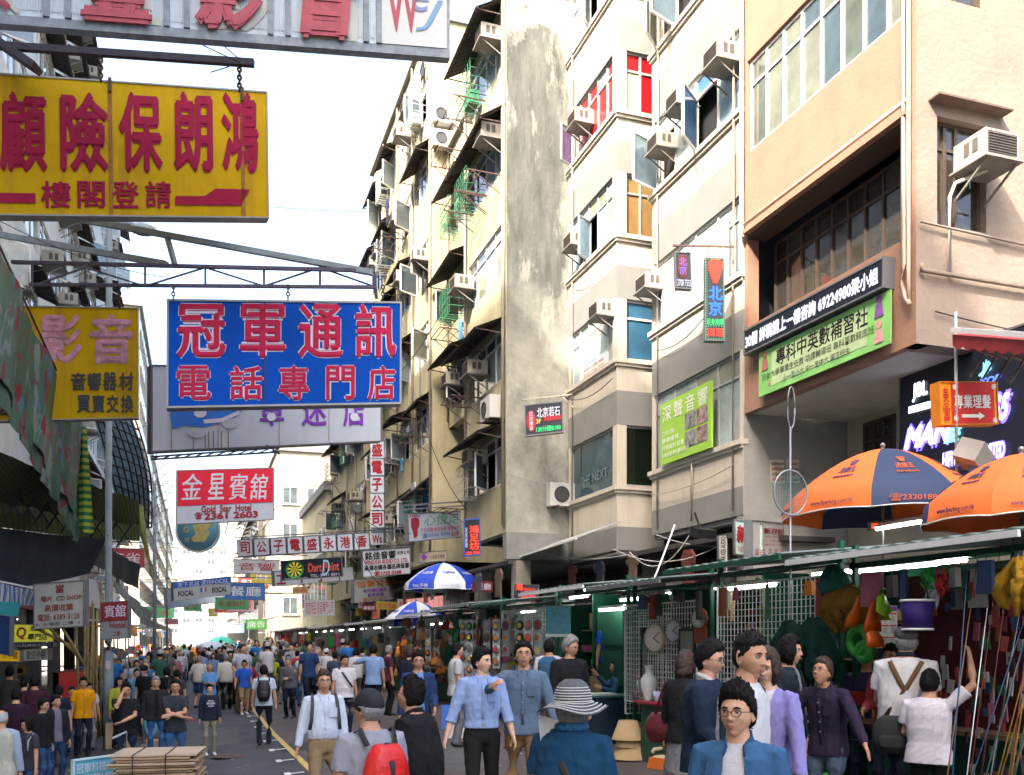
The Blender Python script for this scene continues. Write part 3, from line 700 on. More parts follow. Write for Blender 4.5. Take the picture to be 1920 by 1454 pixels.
# ================================================================ SIGNS
def spx(t, x, y):
    """photo pixel -> fraction of the sign face"""
    a = t['q']; fx = (x - (a[0] + a[4]) / 2) / ((a[2] + a[6]) / 2 - (a[0] + a[4]) / 2)
    yt = a[1] + (a[3] - a[1]) * fx; yb = a[5] + (a[7] - a[5]) * fx
    return fx, (y - yt) / (yb - yt)
def sign(name, label, TL, TR, BL, BR, pl, panel, pr=None, **k):
    cat = k.pop('cat', 'sign')
    if TR[0] - TL[0] < 62 and pr is None: pr = pl
    t, w, h = signq(name, label, cat, TL, TR, BL, BR, pl, pr, panel=panel, **k)
    t['q'] = [*map(float, (*TL, *TR, *BL, *BR))]; return t
def wsign(name, label, W, pts, panel, off=.1, depth=.1, cat='sign', **k):
    """sign fixed flat on a wall W: pts = TL, TR, BL, BR photo pixels"""
    TL, TR, BL, BR = pts; t0 = W.T((TL[0] + BL[0]) / 2); t1 = W.T((TR[0] + BR[0]) / 2)
    c = (W.p(t0, (W.Z(*TL) + W.Z(*BL)) / 2, off) + W.p(t1, (W.Z(*TR) + W.Z(*BR)) / 2, off)) / 2
    a = W.p(t0, (W.Z(*TL) + W.Z(*BL)) / 2); b = W.p(t1, (W.Z(*TR) + W.Z(*BR)) / 2)
    w = (b - a).length; h = (W.Z(*TL) - W.Z(*BL) + W.Z(*TR) - W.Z(*BR)) / 2
    t = thing(name, label, cat, M=frame_M(c, b - a, (0, 0, 1))); t['w'] = w; t['h'] = h
    t['q'] = [*map(float, (*TL, *TR, *BL, *BR))]
    MB().box((0, depth / 2, 0), (w - .01, depth, h - .01)).build('panel', panel, t)
    rim = k.get('rim', STEEL)
    if rim:
        f = MB(); r = k.get('rimw', .03)
        for x in (-1, 1): f.box((x * (w / 2 - r / 2), depth / 2 - .004, 0), (r, depth + .02, h))
        for z in (-1, 1): f.box((0, depth / 2 - .004, z * (h / 2 - r / 2)), (w - 2 * r, depth + .018, r))
        f.build('frame', rim, t)
    return t
def T(t, s, x0, y0, x1, y1, m, **k):
    a = spx(t, x0, (y0)); b = spx(t, x1, y1); c = spx(t, x0, y1); d = spx(t, x1, y0)
    fy0 = (a[1] + d[1]) / 2; fy1 = (b[1] + c[1]) / 2
    return stext(t, s, (a[0], fy0, b[0], fy1), m, **k)
def chars(t, s, spans, y0, y1, m, bold=.02, outline=None, **k):
    for ch, (x0, x1) in zip(s, spans):
        if outline: T(t, ch, x0 - 1.2, y0 - 1.2, x1 + 1.2, y1 + 1.2, outline, bold=bold + .03, y=-.008, **k)
        T(t, ch, x0, y0, x1, y1, m, bold=bold, y=-.016, **k)
def eq(x0, x1, n, f=.85):
    p = (x1 - x0) / n; return [(x0 + p * i + p * (1 - f) / 2, x0 + p * (i + 1) - p * (1 - f) / 2) for i in range(n)]
YEL = mat('yellow_sign_face', (0.52, 0.32, 0.0), rough=.65, spec=.12, var=.1, streak=.6, scol=(.33, .15, .02), sscale=1.6)
MAG = mat('crimson_letter', (0.30, 0.01, 0.045), rough=.65, spec=.12, var=.15, scale=6)
BLUE = mat('blue_sign_face', (0.0, 0.07, 0.42), rough=.65, spec=.12, var=.15, scale=1.5)
PINK = mat('pink_letter', (0.50, 0.02, 0.07), rough=.65, spec=.12, var=.12)
WHITES = mat('white_sign_face', (0.50, 0.54, 0.60), rough=.65, spec=.12, var=.06, streak=.15, scol=(.4, .3, .22))
OUT = mat('pale_outline', (0.62, 0.6, 0.68), rough=.5, var=.05)
BLK = mat('black_letter', (0.015, 0.014, 0.014), rough=.5, var=0)
REDL = mat('red_letter', (0.32, 0.008, 0.018), rough=.5, var=.1)
PALEP = mat('weathered_white_panel', (0.55, 0.62, 0.66), rough=.5, var=.12, scale=5, streak=.4, scol=(.32, .28, .26))
GREYF = mat('flaking_grey_frame', (0.24, 0.27, 0.30), rough=.7, var=.35, scale=8, streak=.3, scol=(.5, .48, .42))
PURP = mat('purple_letter', (0.20, 0.03, 0.42), rough=.5, var=0)
# -- big weathered sign over the street, top
t = sign('weathered_shop_sign', 'huge weathered shop sign with faded red characters cut by the top of the picture', (-70, -200), (842, -100), (-70, 40), (844, 110), 150, PALEP, rim=GREYF, rimw=.12, depth=.12)
fm = MB(); w, h = t['w'], t['h']
for x in (70, 108, 283, 320, 478, 512, 668, 694):
    fx = spx(t, x, 0)[0]; fm.box((w * (fx - .5), -.02, 0), (.075, .04, h - .25))
fm.build('mullion', GREYF, t)
g2 = MB()
for k in range(150):
    x = -w / 2 + .15 + (w - 1.2) * k / 150; g2.box((x, -.008, -.05), (.012, .014, h - .5))
o = g2.build('corrugation', PALEP, t)
FR_ = mat('faded_red_letter', (.40, .06, .08), rough=.6, var=.25, scale=9)
GH = mat('letter_ghost', (.50, .49, .42), rough=.8, var=.15)
for ch, x0, x1, y0, y1 in (('大', -50, 14, -60, 24), ('豊', 130, 262, -118, 46), ('影', 335, 465, -100, 60), ('音', 525, 655, -92, 78)):
    T(t, ch, x0 + 12, y0 + 2, x1 + 12, y1 + 2, GH, bold=.03, y=-.02, ext=.0)
    T(t, ch, x0, y0, x1, y1, FR_, bold=.05, y=-.07, ext=.02, shear=.12)
a, c = spx(t, 700, 60), spx(t, 836, 60)
srect(t, (a[0], .02, c[0], .92), mat('cream_inset', (.58, .58, .54), var=.05), y=-.02)
T(t, 'W', 708, -40, 778, 62, FR_, bold=.01, y=-.035, shear=-.05); T(t, 'J', 770, 2, 828, 62, mat('faded_blue_letter', (.16, .3, .48)), y=-.035, shear=.35); T(t, 'e', 762, -18, 798, 24, mat('faded_grey_letter', (.2, .24, .4)), y=-.034, shear=.2)
# -- yellow 鴻朗
t = sign('yellow_insurance_sign', 'big yellow hanging sign with crimson characters and rust streaks', (-62, 133), (500, 172), (-62, 404), (506, 410), 125, YEL, rim=mat('grey_edge', (.3, .28, .27)), rimw=.025, depth=.2)
SIG_Y = t
chars(t, '顧險保朗鴻', [(-8, 75), (97, 185), (204, 288), (309, 388), (405, 483)], 172, 325, MAG, bold=.035)
chars(t, '樓閣登請', [(62, 116), (127, 178), (190, 242), (253, 304)], 340, 391, MAG, bold=.02)
spoly(t, [spx(t, *p) for p in ((312, 368), (370, 368), (392, 354), (463, 356), (443, 386), (310, 385))], MAG, 'arrow_mark')
spoly(t, [spx(t, *p) for p in ((-50, 362), (53, 363), (53, 382), (-50, 380))], MAG, 'arrow_mark')
rs = MB(); RS = mat('rust_run', (.30, .12, .02), rough=.8, var=.3, scale=10)
for x in (189, 449):
    fx, fy = spx(t, x, 250); rs.box((t['w'] * (fx - .5), -.0105, -.02), (.06, .003, t['h'] - .06))
o = rs.build('rust_run', RS, t)
for x, y in ((189, 150), (449, 168)): MB().box((*((t['w'] * (spx(t, x, y + 10)[0] - .5)), -.03), t['h'] * (.5 - spx(t, x, y + 10)[1])), (.05, .04, .22)).build('hanger_plate', RUST, t)
for x, y, y2 in ((189, 95, 152), (449, 112, 172)): chain('sign_chain', P(x, y, 125), P(x, y2, 125), 'iron chain holding the %s of the big yellow sign' % ('middle' if x < 200 else 'outer end'), r=.03)
b = MB(); b.bar(P(-60, 82, 125), P(476, 119, 125), .085, .1); b.bar(P(-60, 40, 125), P(70, 130, 125), .25, .1)
tag(b.build('sign_beam', mat('dark_beam', (.05, .045, .06), rough=.7, var=.3, scale=9)), 'dark iron beam carrying the big yellow sign', 'beam')
for i, (a, c) in enumerate((((210, 5), (450, 118)), ((330, 10), (452, 114)), ((400, 20), (480, 88)), ((-20, 50), (60, 92)), ((430, 125), (395, 136)))):
    w_ = MB().tube([P(*a, 128), P(*c, 126)], .008, 5)
    tag(w_.build('stay_wire', RUST), ['long stay wire reaching the outer end of the dark beam', 'second stay wire beside the first on the dark beam', 'short twisted wire under the weathered sign', 'wire beside the trunk like beam end', 'loose wire end below the beam tip'][i], 'wire')
# -- blue 冠軍通訊
t = sign('blue_phone_sign', 'large blue hanging sign with pink white edged characters', (314, 561), (752, 566), (310, 766), (754, 758), 110, BLUE, rim=mat('silver_edge', (.28, .28, .28), metal=.5, rough=.5), rimw=.035, depth=.25)
chars(t, '冠軍通訊', [(330, 418), (443, 528), (552, 637), (660, 742)], 570, 672, PINK, bold=.025, outline=OUT)
chars(t, '電話專門店', [(330, 392), (425, 486), (515, 573), (605, 661), (686, 741)], 686, 751, PINK, bold=.02, outline=OUT)
rs = MB(); rs.box((t['w'] * (spx(t, 489, 600)[0] - .5), -.006, 0), (.02, .003, t['h'] - .08)); rs.build('seam', mat('dark_seam', (.05, .04, .1)), t)
for x in (325, 540, 718): chain('sign_chain', P(x, 535, 112), P(x, 562, 112), 'short hanger chain over the blue sign, at its %s' % {325: 'street side end', 540: 'middle', 718: 'tenement end'}[x], r=.02)
# truss
TR = mat('truss_steel', (.10, .085, .12), rough=.6, var=.3, scale=6)
b = MB()
for a, c, w_ in (((22, 492), (702, 508), .055), ((55, 534), (706, 539), .05)): b.bar(P(*a, 110), P(*c, 112), w_)
xs_ = [60, 160, 272, 385, 495, 600, 700]
for i, x in enumerate(xs_):
    f = (x - 22) / 680; b.bar(P(x, 492 + 16 * f, 111), P(x, 534 + 5 * f, 111), .035)
    if i:
        x0 = xs_[i - 1]; a, c = (x0, x) if i % 2 else (x, x0)
        b.bar(P(a, 537, 111), P(c, 498 + 4, 111), .025)
b.bar(P(700, 500, 111), P(706, 560, 111), .05)
tag(b.build('sign_truss', TR), 'dark lattice girder the blue sign hangs from', 'girder')
b = MB(); b.bar(P(140, 410, 108), P(700, 512, 112), .09); b.bar(P(-20, 437, 100), P(312, 496, 108), .1); b.bar(P(312, 440, 109), P(328, 497, 110), .07)
tag(b.build('stay_pipe', mat('grey_pipe_paint', (.26, .30, .31), rough=.6, var=.3, scale=5)), 'pale grey stay pipes slanting over the blue sign girder', 'pipe')
# -- white car shop sign
t = sign('car_shop_sign', 'white hanging sign with a blue cartoon car behind the blue sign', (283, 684), (716, 690), (283, 849), (716, 829), 100, WHITES, rim=mat('dark_edge', (.12, .11, .12)), rimw=.03, depth=.2)
chars(t, '車迷店', [(468, 514), (548, 598), (632, 678)], 742, 800, PURP, bold=.02)
CB = mat('cartoon_blue', (.03, .17, .6), var=0)
spoly(t, [spx(t, *p) for p in ((318, 745), (440, 745), (438, 768), (425, 782), (395, 795), (366, 803), (340, 798), (318, 805), (313, 780))], CB, 'car_mark')
for (x, y, w_, h_) in ((358, 812, 34, 20), (415, 795, 30, 20)): spoly(t, [spx(t, x + w_ / 2 * cos(a * pi / 6), y + h_ / 2 * sin(a * pi / 6)) for a in range(12)], mat('cartoon_wheel', (.45, .48, .52), var=0), 'wheel_mark', y=-.014)
spoly(t, [spx(t, *p) for p in ((368, 788), (400, 785), (432, 770), (430, 778), (400, 793), (370, 795))], OUT, 'bumper_mark', y=-.018)
spoly(t, [spx(t, 363 + 11 * cos(a * pi / 6), 775 + 9 * sin(a * pi / 6)) for a in range(12)], OUT, 'headlamp_mark', y=-.018)
for x in (489, 655): spoly(t, [spx(t, x + 9 * cos(a * pi / 6), 783 + 8 * sin(a * pi / 6)) for a in range(12)], OUT, 'steering_mark', y=-.03)
rs = MB()
for x in (316, 394, 505, 603): rs.box((t['w'] * (spx(t, x, 800)[0] - .5), -.007, 0), (.014, .003, t['h'] - .08))
for x in (352, 372, 378, 386, 400, 412): rs.box((t['w'] * (spx(t, x, 800)[0] - .5), -.0065, -t['h'] * .38), (.02, .003, t['h'] * .2))
rs.build('rust_run', mat('light_rust_run', (.36, .25, .16), var=.3), t)
b = MB(); b.bar(P(283, 862, 98), P(524, 848, 98), .03); b.bar(P(283, 857, 98), P(524, 843 - 3, 98), .03)
for i in range(12): b.bar(P(283 + i * 20, 862 - i * 1.15, 98), P(303 + i * 20, 855 - i * 1.2, 98), .018)
b.bar(P(500, 835, 98), P(524, 852, 98), .03)
tag(b.build('sign_truss', TR), 'thin lattice arm under the white car sign', 'girder')
# -- yellow 影音
t = sign('yellow_audio_sign', 'yellow hanging sign with peeling pink characters behind the flowered tarpaulin', (-60, 572), (260, 577), (-60, 792), (260, 785), 105, YEL, rim=mat('grey_edge', (.3, .28, .27)), rimw=.02, depth=.16)
PP = mat('peeling_pink', (.55, .25, .33), rough=.7, var=.5, scale=7)
chars(t, '影音', [(70, 150), (163, 250)], 590, 684, PP, bold=.035)
chars(t, '音響器材', [(128, 158), (160, 187), (190, 217), (221, 250)], 699, 733, BLK, bold=.03)
chars(t, '買賣交換', [(140, 166), (169, 194), (197, 221), (225, 250)], 741, 775, BLK, bold=.03)
chars(t, '專營攝影', [(-40, -10), (-6, 20), (22, 50), (54, 80)], 741, 780, BLK, bold=.03)
chain('sign_chain', P(224, 535, 105), P(224, 577, 105), 'chain holding the street end of the yellow audio sign', r=.025)
# -- gold star
t = sign('hotel_sign', 'red and white hotel sign with a telephone number', (331, 882), (514, 877), (330, 984), (514, 975), 68, WHITES, rim=mat('grey_edge', (.3, .28, .27)), rimw=.02)
GS = mat('bright_red_face', (.68, .01, .035), var=.05)
srect(t, (.012, .02, .988, .66), GS)
chars(t, '金星賓舘', [(340, 378), (388, 418), (427, 463), (468, 502)], 888, 938, OUT, bold=.015, shear=.1)
T(t, 'Gold  Star  Hotel', 376, 947, 470, 960, REDL, bold=.03); T(t, '☎', 364, 961, 378, 974, REDL, bold=.03); T(t, '2361 2603', 381, 960, 483, 973, REDL, bold=.05)
# -- round sign
c = P(372, 995, 60); rt = thing('round_map_sign', 'round blue sign with a yellow map hanging behind the hotel sign', 'sign', M=frame_M(c, P(400, 995, 60) - c, (0, 0, 1)))
MB().lathe([(0, -.06), (.66, -.06), (.69, 0), (.66, .06), (0, .06)], M=Matrix.Rotation(pi / 2, 3, 'X'), n=40).build('disc', mat('teal_disc', (.10, .26, .34), var=.15, scale=3), rt)
MB().add([(-.12, -.07, .3), (.45, -.07, .3), (.42, -.07, .1), (.3, -.07, .05), (.38, -.07, -.1), (.2, -.07, -.38), (-.15, -.07, -.36), (-.2, -.07, -.25), (-.05, -.07, -.1), (-.15, -.07, .05)], [tuple(range(10))]).build('map_mark', mat('map_ochre', (.42, .36, .13), var=.3, scale=12), rt)
text('G', rt, -.36, .02, .16, .2, mat('map_ochre', (.42, .36, .13)), y=-.075, bold=.03); text('世', rt, -.33, -.3, .16, .16, mat('map_ochre', (.42, .36, .13)), y=-.075, bold=.02)
MB().torus((0, -.065, 0), .67, .025, M=Matrix.Rotation(pi / 2, 3, 'X'), n=40, k=6).build('rim', mat('pale_rim', (.5, .5, .45)), rt)
MB().tube([(-.5, 0, .4), (-.5, 0, 1.2)], .02, 6).tube([(.5, 0, .4), (.5, 0, 1.2)], .02, 6).build('hanger_rod', RUST, rt)
# -- electronics company, horizontal and vertical letter boxes
rt = thing('letter_box_sign', 'row of white boxes with one red character each across the street', 'sign')
rail = MB()
for i, ch in enumerate('司公子電盛永港香'):
    x0 = 446 + i * 31.3; y0 = 1012 - i * 1.75; pm = 60
    c = P(x0 + 13.5, y0 + 15.5, pm); M = frame_M(c, P(x0 + 40, y0 + 14, pm) - c, (0, 0, 1))
    bx = MB().box((0, .06, 0), (.45, .12, .5)).build('letter_box', WHITES, rt); bx.matrix_local = M
    f = MB()
    for s in (-1, 1): f.box((s * .235, .055, 0), (.02, .14, .53)); f.box((0, .055, s * .26), (.45, .138, .02))
    f.build('frame', mat('dark_edge', (.12, .11, .12)), bx); text(ch, bx, 0, 0, .32, .37, REDL, y=-.012, bold=.025)
c = P(707, 1011, 60); bx = MB().box((0, .06, 0), (.38, .12, .36)).build('letter_box', WHITES, rt); bx.matrix_local = frame_M(c, P(720, 1010.5, 60) - c, (0, 0, 1)); text('Ws', bx, 0, 0, .3, .26, REDL, y=-.012, bold=.03)
MB().bar(P(440, 1046, 60), P(765, 1026, 60), .03).bar(P(440, 1009, 60), P(765, 991, 60), .03).build('rail', TR, rt)
vt = thing('vertical_letter_sign', 'white boxes with red characters stacked one above another by the tenement', 'sign')
for i, ch in enumerate('盛電子公司'):
    y = 844 + i * 32.5; c = P(707, y, 62); M = frame_M(c, P(720, y - .4, 62) - c, (0, 0, 1))
    bx = MB().box((0, .06, 0), (.40, .12, .48)).build('letter_box', WHITES, vt); bx.matrix_local = M; text(ch, bx, 0, 0, .33, .40, REDL, y=-.012, bold=.035)
MB().bar(P(720.5, 825, 61.5), P(720.5, 1000, 61.5), .03).build('rail', TR, vt)
b = MB()
for y in (992, 1025): b.bar(P(720, y, 61), P(775, y - 4, 58), .04)
for i in range(4): b.bar(P(720 + i * 14, 992 - i, 61), P(734 + i * 14, 1025 - i, 61), .025)
tag(b.build('sign_bracket', TR), 'lattice bracket fixing the red character boxes to the tenement', 'bracket')
# -- dart sign
t = sign('dart_sign', 'black sign with a green and yellow dartboard', (526, 1052), (641, 1044), (527, 1089), (642, 1081), 50, mat('black_sign_face', (.012, .015, .025), rough=.3, var=0), rimw=.02)
DG = mat('dart_green', (.05, .25, .06), var=0); DY = mat('dart_yellow', (.6, .55, .03), var=0)
cx, cy = spx(t, 553, 1068); R = t['h'] * .46; w, h = t['w'], t['h']; X0, Z0 = w * (cx - .5), h * (.5 - cy)
MB().lathe([(0, 0), (R, 0), (R, .012)], (X0, -.02, Z0), 32, M=Matrix.Rotation(pi / 2, 3, 'X')).build('dartboard', DG, t)
yb_, kb_ = MB(), MB()
for i in range(20):
    a0, a1 = i * pi / 10, (i + 1) * pi / 10; (yb_ if i % 2 else kb_).add([(X0, -.026, Z0), (X0 + R * .8 * cos(a0), -.026, Z0 + R * .8 * sin(a0)), (X0 + R * .8 * cos(a1), -.026, Z0 + R * .8 * sin(a1))], [(0, 1, 2)])
yb_.build('dartboard_segment', DY, t); kb_.build('dartboard_segment', BLK, t)
T(t, 'Dart Point', 578, 1055, 636, 1072, mat('orange_red_letter', (.5, .07, .05), var=0), bold=.03); T(t, 'TEL: 5441 0311', 582, 1076, 636, 1081, OUT); T(t, 'www.dartspoint.com', 532, 1083, 576, 1087, OUT)
T(t, 'D', 604, 1050, 618, 1079, mat('pale_blue_letter', (.3, .5, .6), var=0), shear=.2, y=-.018)
t = sign('letter_strip_sign', 'white strip sign with red strokes under the dart sign', (513, 1071), (662, 1062), (515, 1100), (663, 1088), 46, WHITES, rimw=.02)
for i, ch in enumerate('工十丁千'): T(t, ch, 517 + i * 36, 1078 - i * 2.3, 534 + i * 36, 1096 - i * 2.3, REDL, bold=.03)
# -- ming kai
t = sign('audio_company_sign', 'white audio company sign with red and black lettering', (679, 1033), (769, 1027), (680, 1083), (770, 1076), 56, WHITES, rimw=.02)
T(t, '銘佳音響', 684, 1034, 742, 1049, mat('black_letter', (0.015, 0.014, 0.014)), bold=.03); T(t, '有限公司', 744, 1033, 768, 1040, BLK, bold=.02)
T(t, 'MING KAI AUDIO CO. LTD.', 685, 1049, 765, 1057, REDL, bold=.03); T(t, '高價收購各國名牌音響', 683, 1058, 767, 1068, BLK, bold=.03); T(t, '☎2725 0288', 700, 1070, 752, 1079, REDL, bold=.04)
t = sign('music_repair_sign', 'grey white sign with orange and blue lettering under the audio sign', (663, 1087), (740, 1082), (664, 1132), (740, 1124), 48, mat('grey_white_face', (.42, .42, .40), var=.08), rimw=.02)
T(t, '恒聲音樂', 668, 1088, 737, 1100, mat('orange_letter', (.5, .16, .03), var=0), bold=.02); T(t, '全科喇叭維修', 680, 1103, 724, 1110, PURP, bold=.02); T(t, '影音修理', 688, 1112, 718, 1119, PURP, bold=.02); T(t, '☎2729 3313', 678, 1120, 722, 1127, mat('orange_letter', (.5, .16, .03)), bold=.02)
# -- foot massage
t = sign('foot_massage_sign', 'white sign with a red foot and green characters', (764, 963), (863, 958), (766, 1017), (865, 1008), 62, WHITES, rim=mat('dark_edge', (.12, .11, .12)), rimw=.02)
GRL = mat('green_letter', (.05, .35, .16), var=0)
T(t, '心悅足', 793, 964, 860, 984, GRL, shear=.2); T(t, '穴位足療 推拿按摩 美容美甲', 786, 988, 860, 996, mat('rose_letter', (.5, .1, .2), var=0), bold=.01); T(t, '☎3586 9396', 788, 999, 842, 1007, mat('blue_print', (.1, .2, .45)), bold=.02); T(t, '1/F', 845, 997, 860, 1005, REDL, bold=.03)
spoly(t, [spx(t, 777 + a * 1.0, 990 + c_) for a, c_ in ((-7, -16), (-3, -19), (4, -19), (8, -15), (8, -6), (4, 4), (4, 14), (1, 19), (-3, 18), (-4, 8), (-7, -2))], REDL, 'foot_mark')
for i in range(5): spoly(t, [spx(t, 769 + i * 4 + 1.6 * cos(a * pi / 4), 967 - abs(i - 2) * -.8 + 1.6 * sin(a * pi / 4)) for a in range(8)], REDL, 'toe_mark')
b = MB(); b.bar(P(758, 948, 62), P(911, 938, 61), .04); b.bar(P(758, 956, 62), P(911, 946, 61), .03); b.bar(P(911, 936, 67), P(911, 975, 67), .05); b.bar(P(880, 942, 61), P(911, 972, 61), .03)
tag(b.build('sign_bracket', TR), 'dark bracket carrying the foot massage sign', 'bracket')
# -- LEDs
LR = neon('led_red', (1, .05, .02), 1.6); LG = neon('led_green', (.05, 1, .25), 1.0); LW = neon('led_white', (.85, .85, 1), 1.3); LBLU = neon('led_blue', (.1, .2, 1), 2.2); LY = neon('led_yellow', (1, .6, .1), 1.2)
BF = mat('black_sign_face', (.012, .015, .025), rough=.3, var=0)
t = sign('red_led_sign', 'tall black sign with glowing red characters beside the foot sign', (869, 974), (900, 972), (870, 1044), (901, 1041), 69, BF, rim=mat('blue_edge', (.05, .1, .4)), rimw=.03)
T(t, '鴻\n足\n坊', 880, 985, 898, 1032, LR, bold=.03); T(t, '3586 9396', 873, 1034, 899, 1040, LR, bold=.02); T(t, '足\n底\n按\n摩', 872, 990, 877, 1028, OUT)
t = sign('massage_led_sign', 'small black sign with a price in green on the stained gable', (983, 760), (1055, 752), (984, 819), (1057, 811), 75, BF, rimw=.03)
spoly(t, [spx(t, 996 + 9 * cos(a * pi / 8), 790 + 20 * sin(a * pi / 8)) for a in range(16)], REDL, 'oval_mark')
T(t, '正\n宗\n推\n拿', 992, 773, 1000, 808, OUT, y=-.02); T(t, '北京若石', 1007, 763, 1050, 782, OUT, bold=.02); T(t, '3F', 1005, 786, 1014, 795, LY, bold=.02); T(t, '120分鐘$180', 1005, 798, 1051, 809, LG, bold=.02)
srect(t, (.5, .42, .95, .58), REDL)
b = MB(); b.bar(P(980, 750, 75), P(1073, 740, 76), .035); b.bar(P(1055, 745, 75), P(1075, 765, 76), .03); tag(b.build('sign_bracket', mat('pale_bracket', (.4, .37, .3))), 'pale bracket carrying the price sign in front of the gable', 'bracket')
t = sign('small_massage_sign', 'small black sign with a red oval and blue characters', (1265, 472), (1295, 474), (1266, 541), (1298, 543), 96, BF, rimw=.02, depth=.12)
spoly(t, [spx(t, 1280 + 10 * cos(a * pi / 8), 500 + 22 * sin(a * pi / 8)) for a in range(16)], neon('dim_red', (.6, .01, .01), .25), 'oval_mark')
T(t, '北\n京', 1273, 484, 1288, 516, neon('dim_blue', (.3, .25, 1), .8), bold=.02, y=-.02); T(t, '2708 7555', 1269, 525, 1295, 537, LW)
t = sign('foot_led_sign', 'tall black led sign with a red foot and a ring of green lights', (1322, 483), (1358, 484), (1321, 639), (1359, 640), 99, BF, rimw=.02, depth=.14)
spoly(t, [spx(t, 1341 + a, 510 + c_) for a, c_ in ((-14, -18), (-6, -24), (6, -24), (14, -18), (13, -4), (9, 10), (4, 22), (-4, 22), (-9, 8), (-13, -4))], LR, 'foot_mark')
T(t, '北\n京', 1328, 537, 1355, 593, neon('led_cyanblue', (.03, .25, 1), 1.3), bold=.03); T(t, '足身按摩', 1325, 598, 1356, 610, LG, bold=.02); T(t, '2708 7555', 1326, 616, 1355, 632, LR, bold=.04)
d = MB()
for i in range(30):
    for x in (1325, 1356):
        fx, fy = spx(t, x, 488 + i * 5); d.box((t['w'] * (fx - .5), -.013, t['h'] * (.5 - fy)), (.015, .01, .015))
for i in range(6):
    for y in (487, 612, 636):
        fx, fy = spx(t, 1328 + i * 5, y); d.box((t['w'] * (fx - .5), -.013, t['h'] * (.5 - fy)), (.015, .01, .015))
d.build('lamp_dot', LG, t)
b = MB(); b.bar(P(1262, 461, 96), P(1376, 463, 98), .035)
for x in (1275, 1290, 1328, 1350): b.bar(P(x, 462, 97), P(x, 476 + (6 if x > 1300 else 0), 97), .015)
b.bar(P(1360, 463, 91), P(1376, 497, 93), .03); tag(b.build('sign_bracket', RUST), 'thin rusty bracket holding two massage signs', 'bracket')
# -- peach building wall signs
t = wsign('scrolling_led_sign', 'long black led board with white running characters on the peach wall', WF, ((1412, 622), (1678, 485), (1412, 670), (1678, 541)), BF, off=.2, depth=.2)
stext(t, '30個 詳情請上一樓咨詢 69224980梁小姐', (.015, .22, .97, .80), LW, bold=.045, y=-.012)
t = wsign('tutoring_banner', 'green tutoring banner with black characters under the led board', WF, ((1433, 662), (1682, 547), (1433, 749), (1682, 643)), mat('green_banner', (.22, .50, .14), rough=.6, var=.25, scale=1.2), off=.12, depth=.03, rim=None, cat='banner')
srect(t, (.12, .12, .85, .85), mat('banner_pale', (.42, .56, .30), var=.15, scale=2), y=-.004, d=.003)
stext(t, '專科中英數補習社', (.16, .1, .86, .48), BLK, bold=.015); stext(t, '日女大學畢業生任教 功課輔導班 專科英數精底班', (.04, .52, .9, .68), BLK); stext(t, '小一至小六 中一至中六 現正招生', (.22, .74, .74, .88), BLK)
for i, (fx, fy, cc) in enumerate(((.06, .25, (.35, .12, .1)), (.93, .22, (.2, .08, .3)), (.93, .7, (.6, .3, .3)), (.72, .72, (.15, .06, .05)), (.1, .85, (.5, .2, .2)))):
    m_ = mat(f'figure_print_{"abcde"[i]}', cc, var=.2); s_ = .055 if i < 3 else .025
    q = [(fx + s_ * .35 * cos(a * pi / 5), fy - .14 * (s_ / .055) + .08 * (s_ / .055) * sin(a * pi / 5)) for a in range(10)]; spoly(t, q, m_, 'figure_head')
    if i < 3: spoly(t, [(fx - .02, fy - .05), (fx + .02, fy - .05), (fx + .03, fy + .2), (fx - .03, fy + .2)], m_, 'figure_body')
# green banner on striped building
t = wsign('green_shop_banner', 'lime green audio shop banner covering a window of the striped building', W2, ((1249, 760), (1346, 716), (1251, 877), (1347, 838)), mat('lime_banner', (.28, .48, .06), rough=.5, var=.08), off=.16, depth=.05, rim=None, cat='banner')
WL = mat('white_letter', (.7, .72, .68), var=0)
stext(t, '深聲音響', (.06, .06, .94, .32), WL, spacing=1.4)
for i, s_ in enumerate(('二手交換', '專業維修', '代客設計音響', '各類音箱 喇叭單元 組合')): stext(t, s_, (.05, .46 + i * .12, .30 + .1 * i, .54 + i * .12), WL)
for i, (fx, fy) in enumerate(((.62, .46), (.84, .46), (.62, .74), (.84, .74))): srect(t, (fx - .1, fy - .12, fx + .1, fy + .12), mat('photo_print_%s' % 'abcd'[i], (.2 + .1 * (i % 2), .2, .2), var=.9, scale=9), name='photo_print')
wt = wsign('white_window_banner', 'white window banner with faint print behind the massage signs', W2, ((1240, 500), (1365, 400), (1240, 612), (1365, 527)), mat('white_banner', (.62, .6, .54), var=.05), off=.0, depth=.03, rim=None, cat='banner')
for i in range(6): stext(wt, '指壓推拿 足底按摩', (.1, .2 + i * .12, .7 - .05 * i, .27 + i * .12), mat('faint_print', (.5, .3, .25), var=0))
# -- dark shopfront with neon
WPN = Wall((11.0, Y1), (11.0, 2))
t = wsign('neon_shop_front', 'black shopfront panel with blue and white neon words', WPN, ((1684, 712), (1935, 570), (1684, 905), (1935, 925)), BF, off=.0, depth=.3)
NW = neon('neon_white', (.8, .85, 1), 2.6); NV = neon('neon_violet', (.2, .12, 1), 2.6); NC = neon('neon_cyan', (.2, .7, 1), 2.2)
def np_(s, x0, y0, x1, y1, m, **k):
    t0, t1 = WPN.T(x0), WPN.T(x1); z0, z1 = WPN.Z((x0 + x1) / 2, y0), WPN.Z((x0 + x1) / 2, y1); M = t.matrix_world
    loc = M.inverted() @ WPN.p((t0 + t1) / 2, (z0 + z1) / 2, .0)
    k.setdefault('y', -.03)
    return text(s, t, loc.x, loc.z, abs(t1 - t0), abs(z0 - z1), m, **k)
np_('JBL', 1713, 716, 1742, 752, NW, bold=.05); np_('■', 1706, 757, 1755, 770, NW)
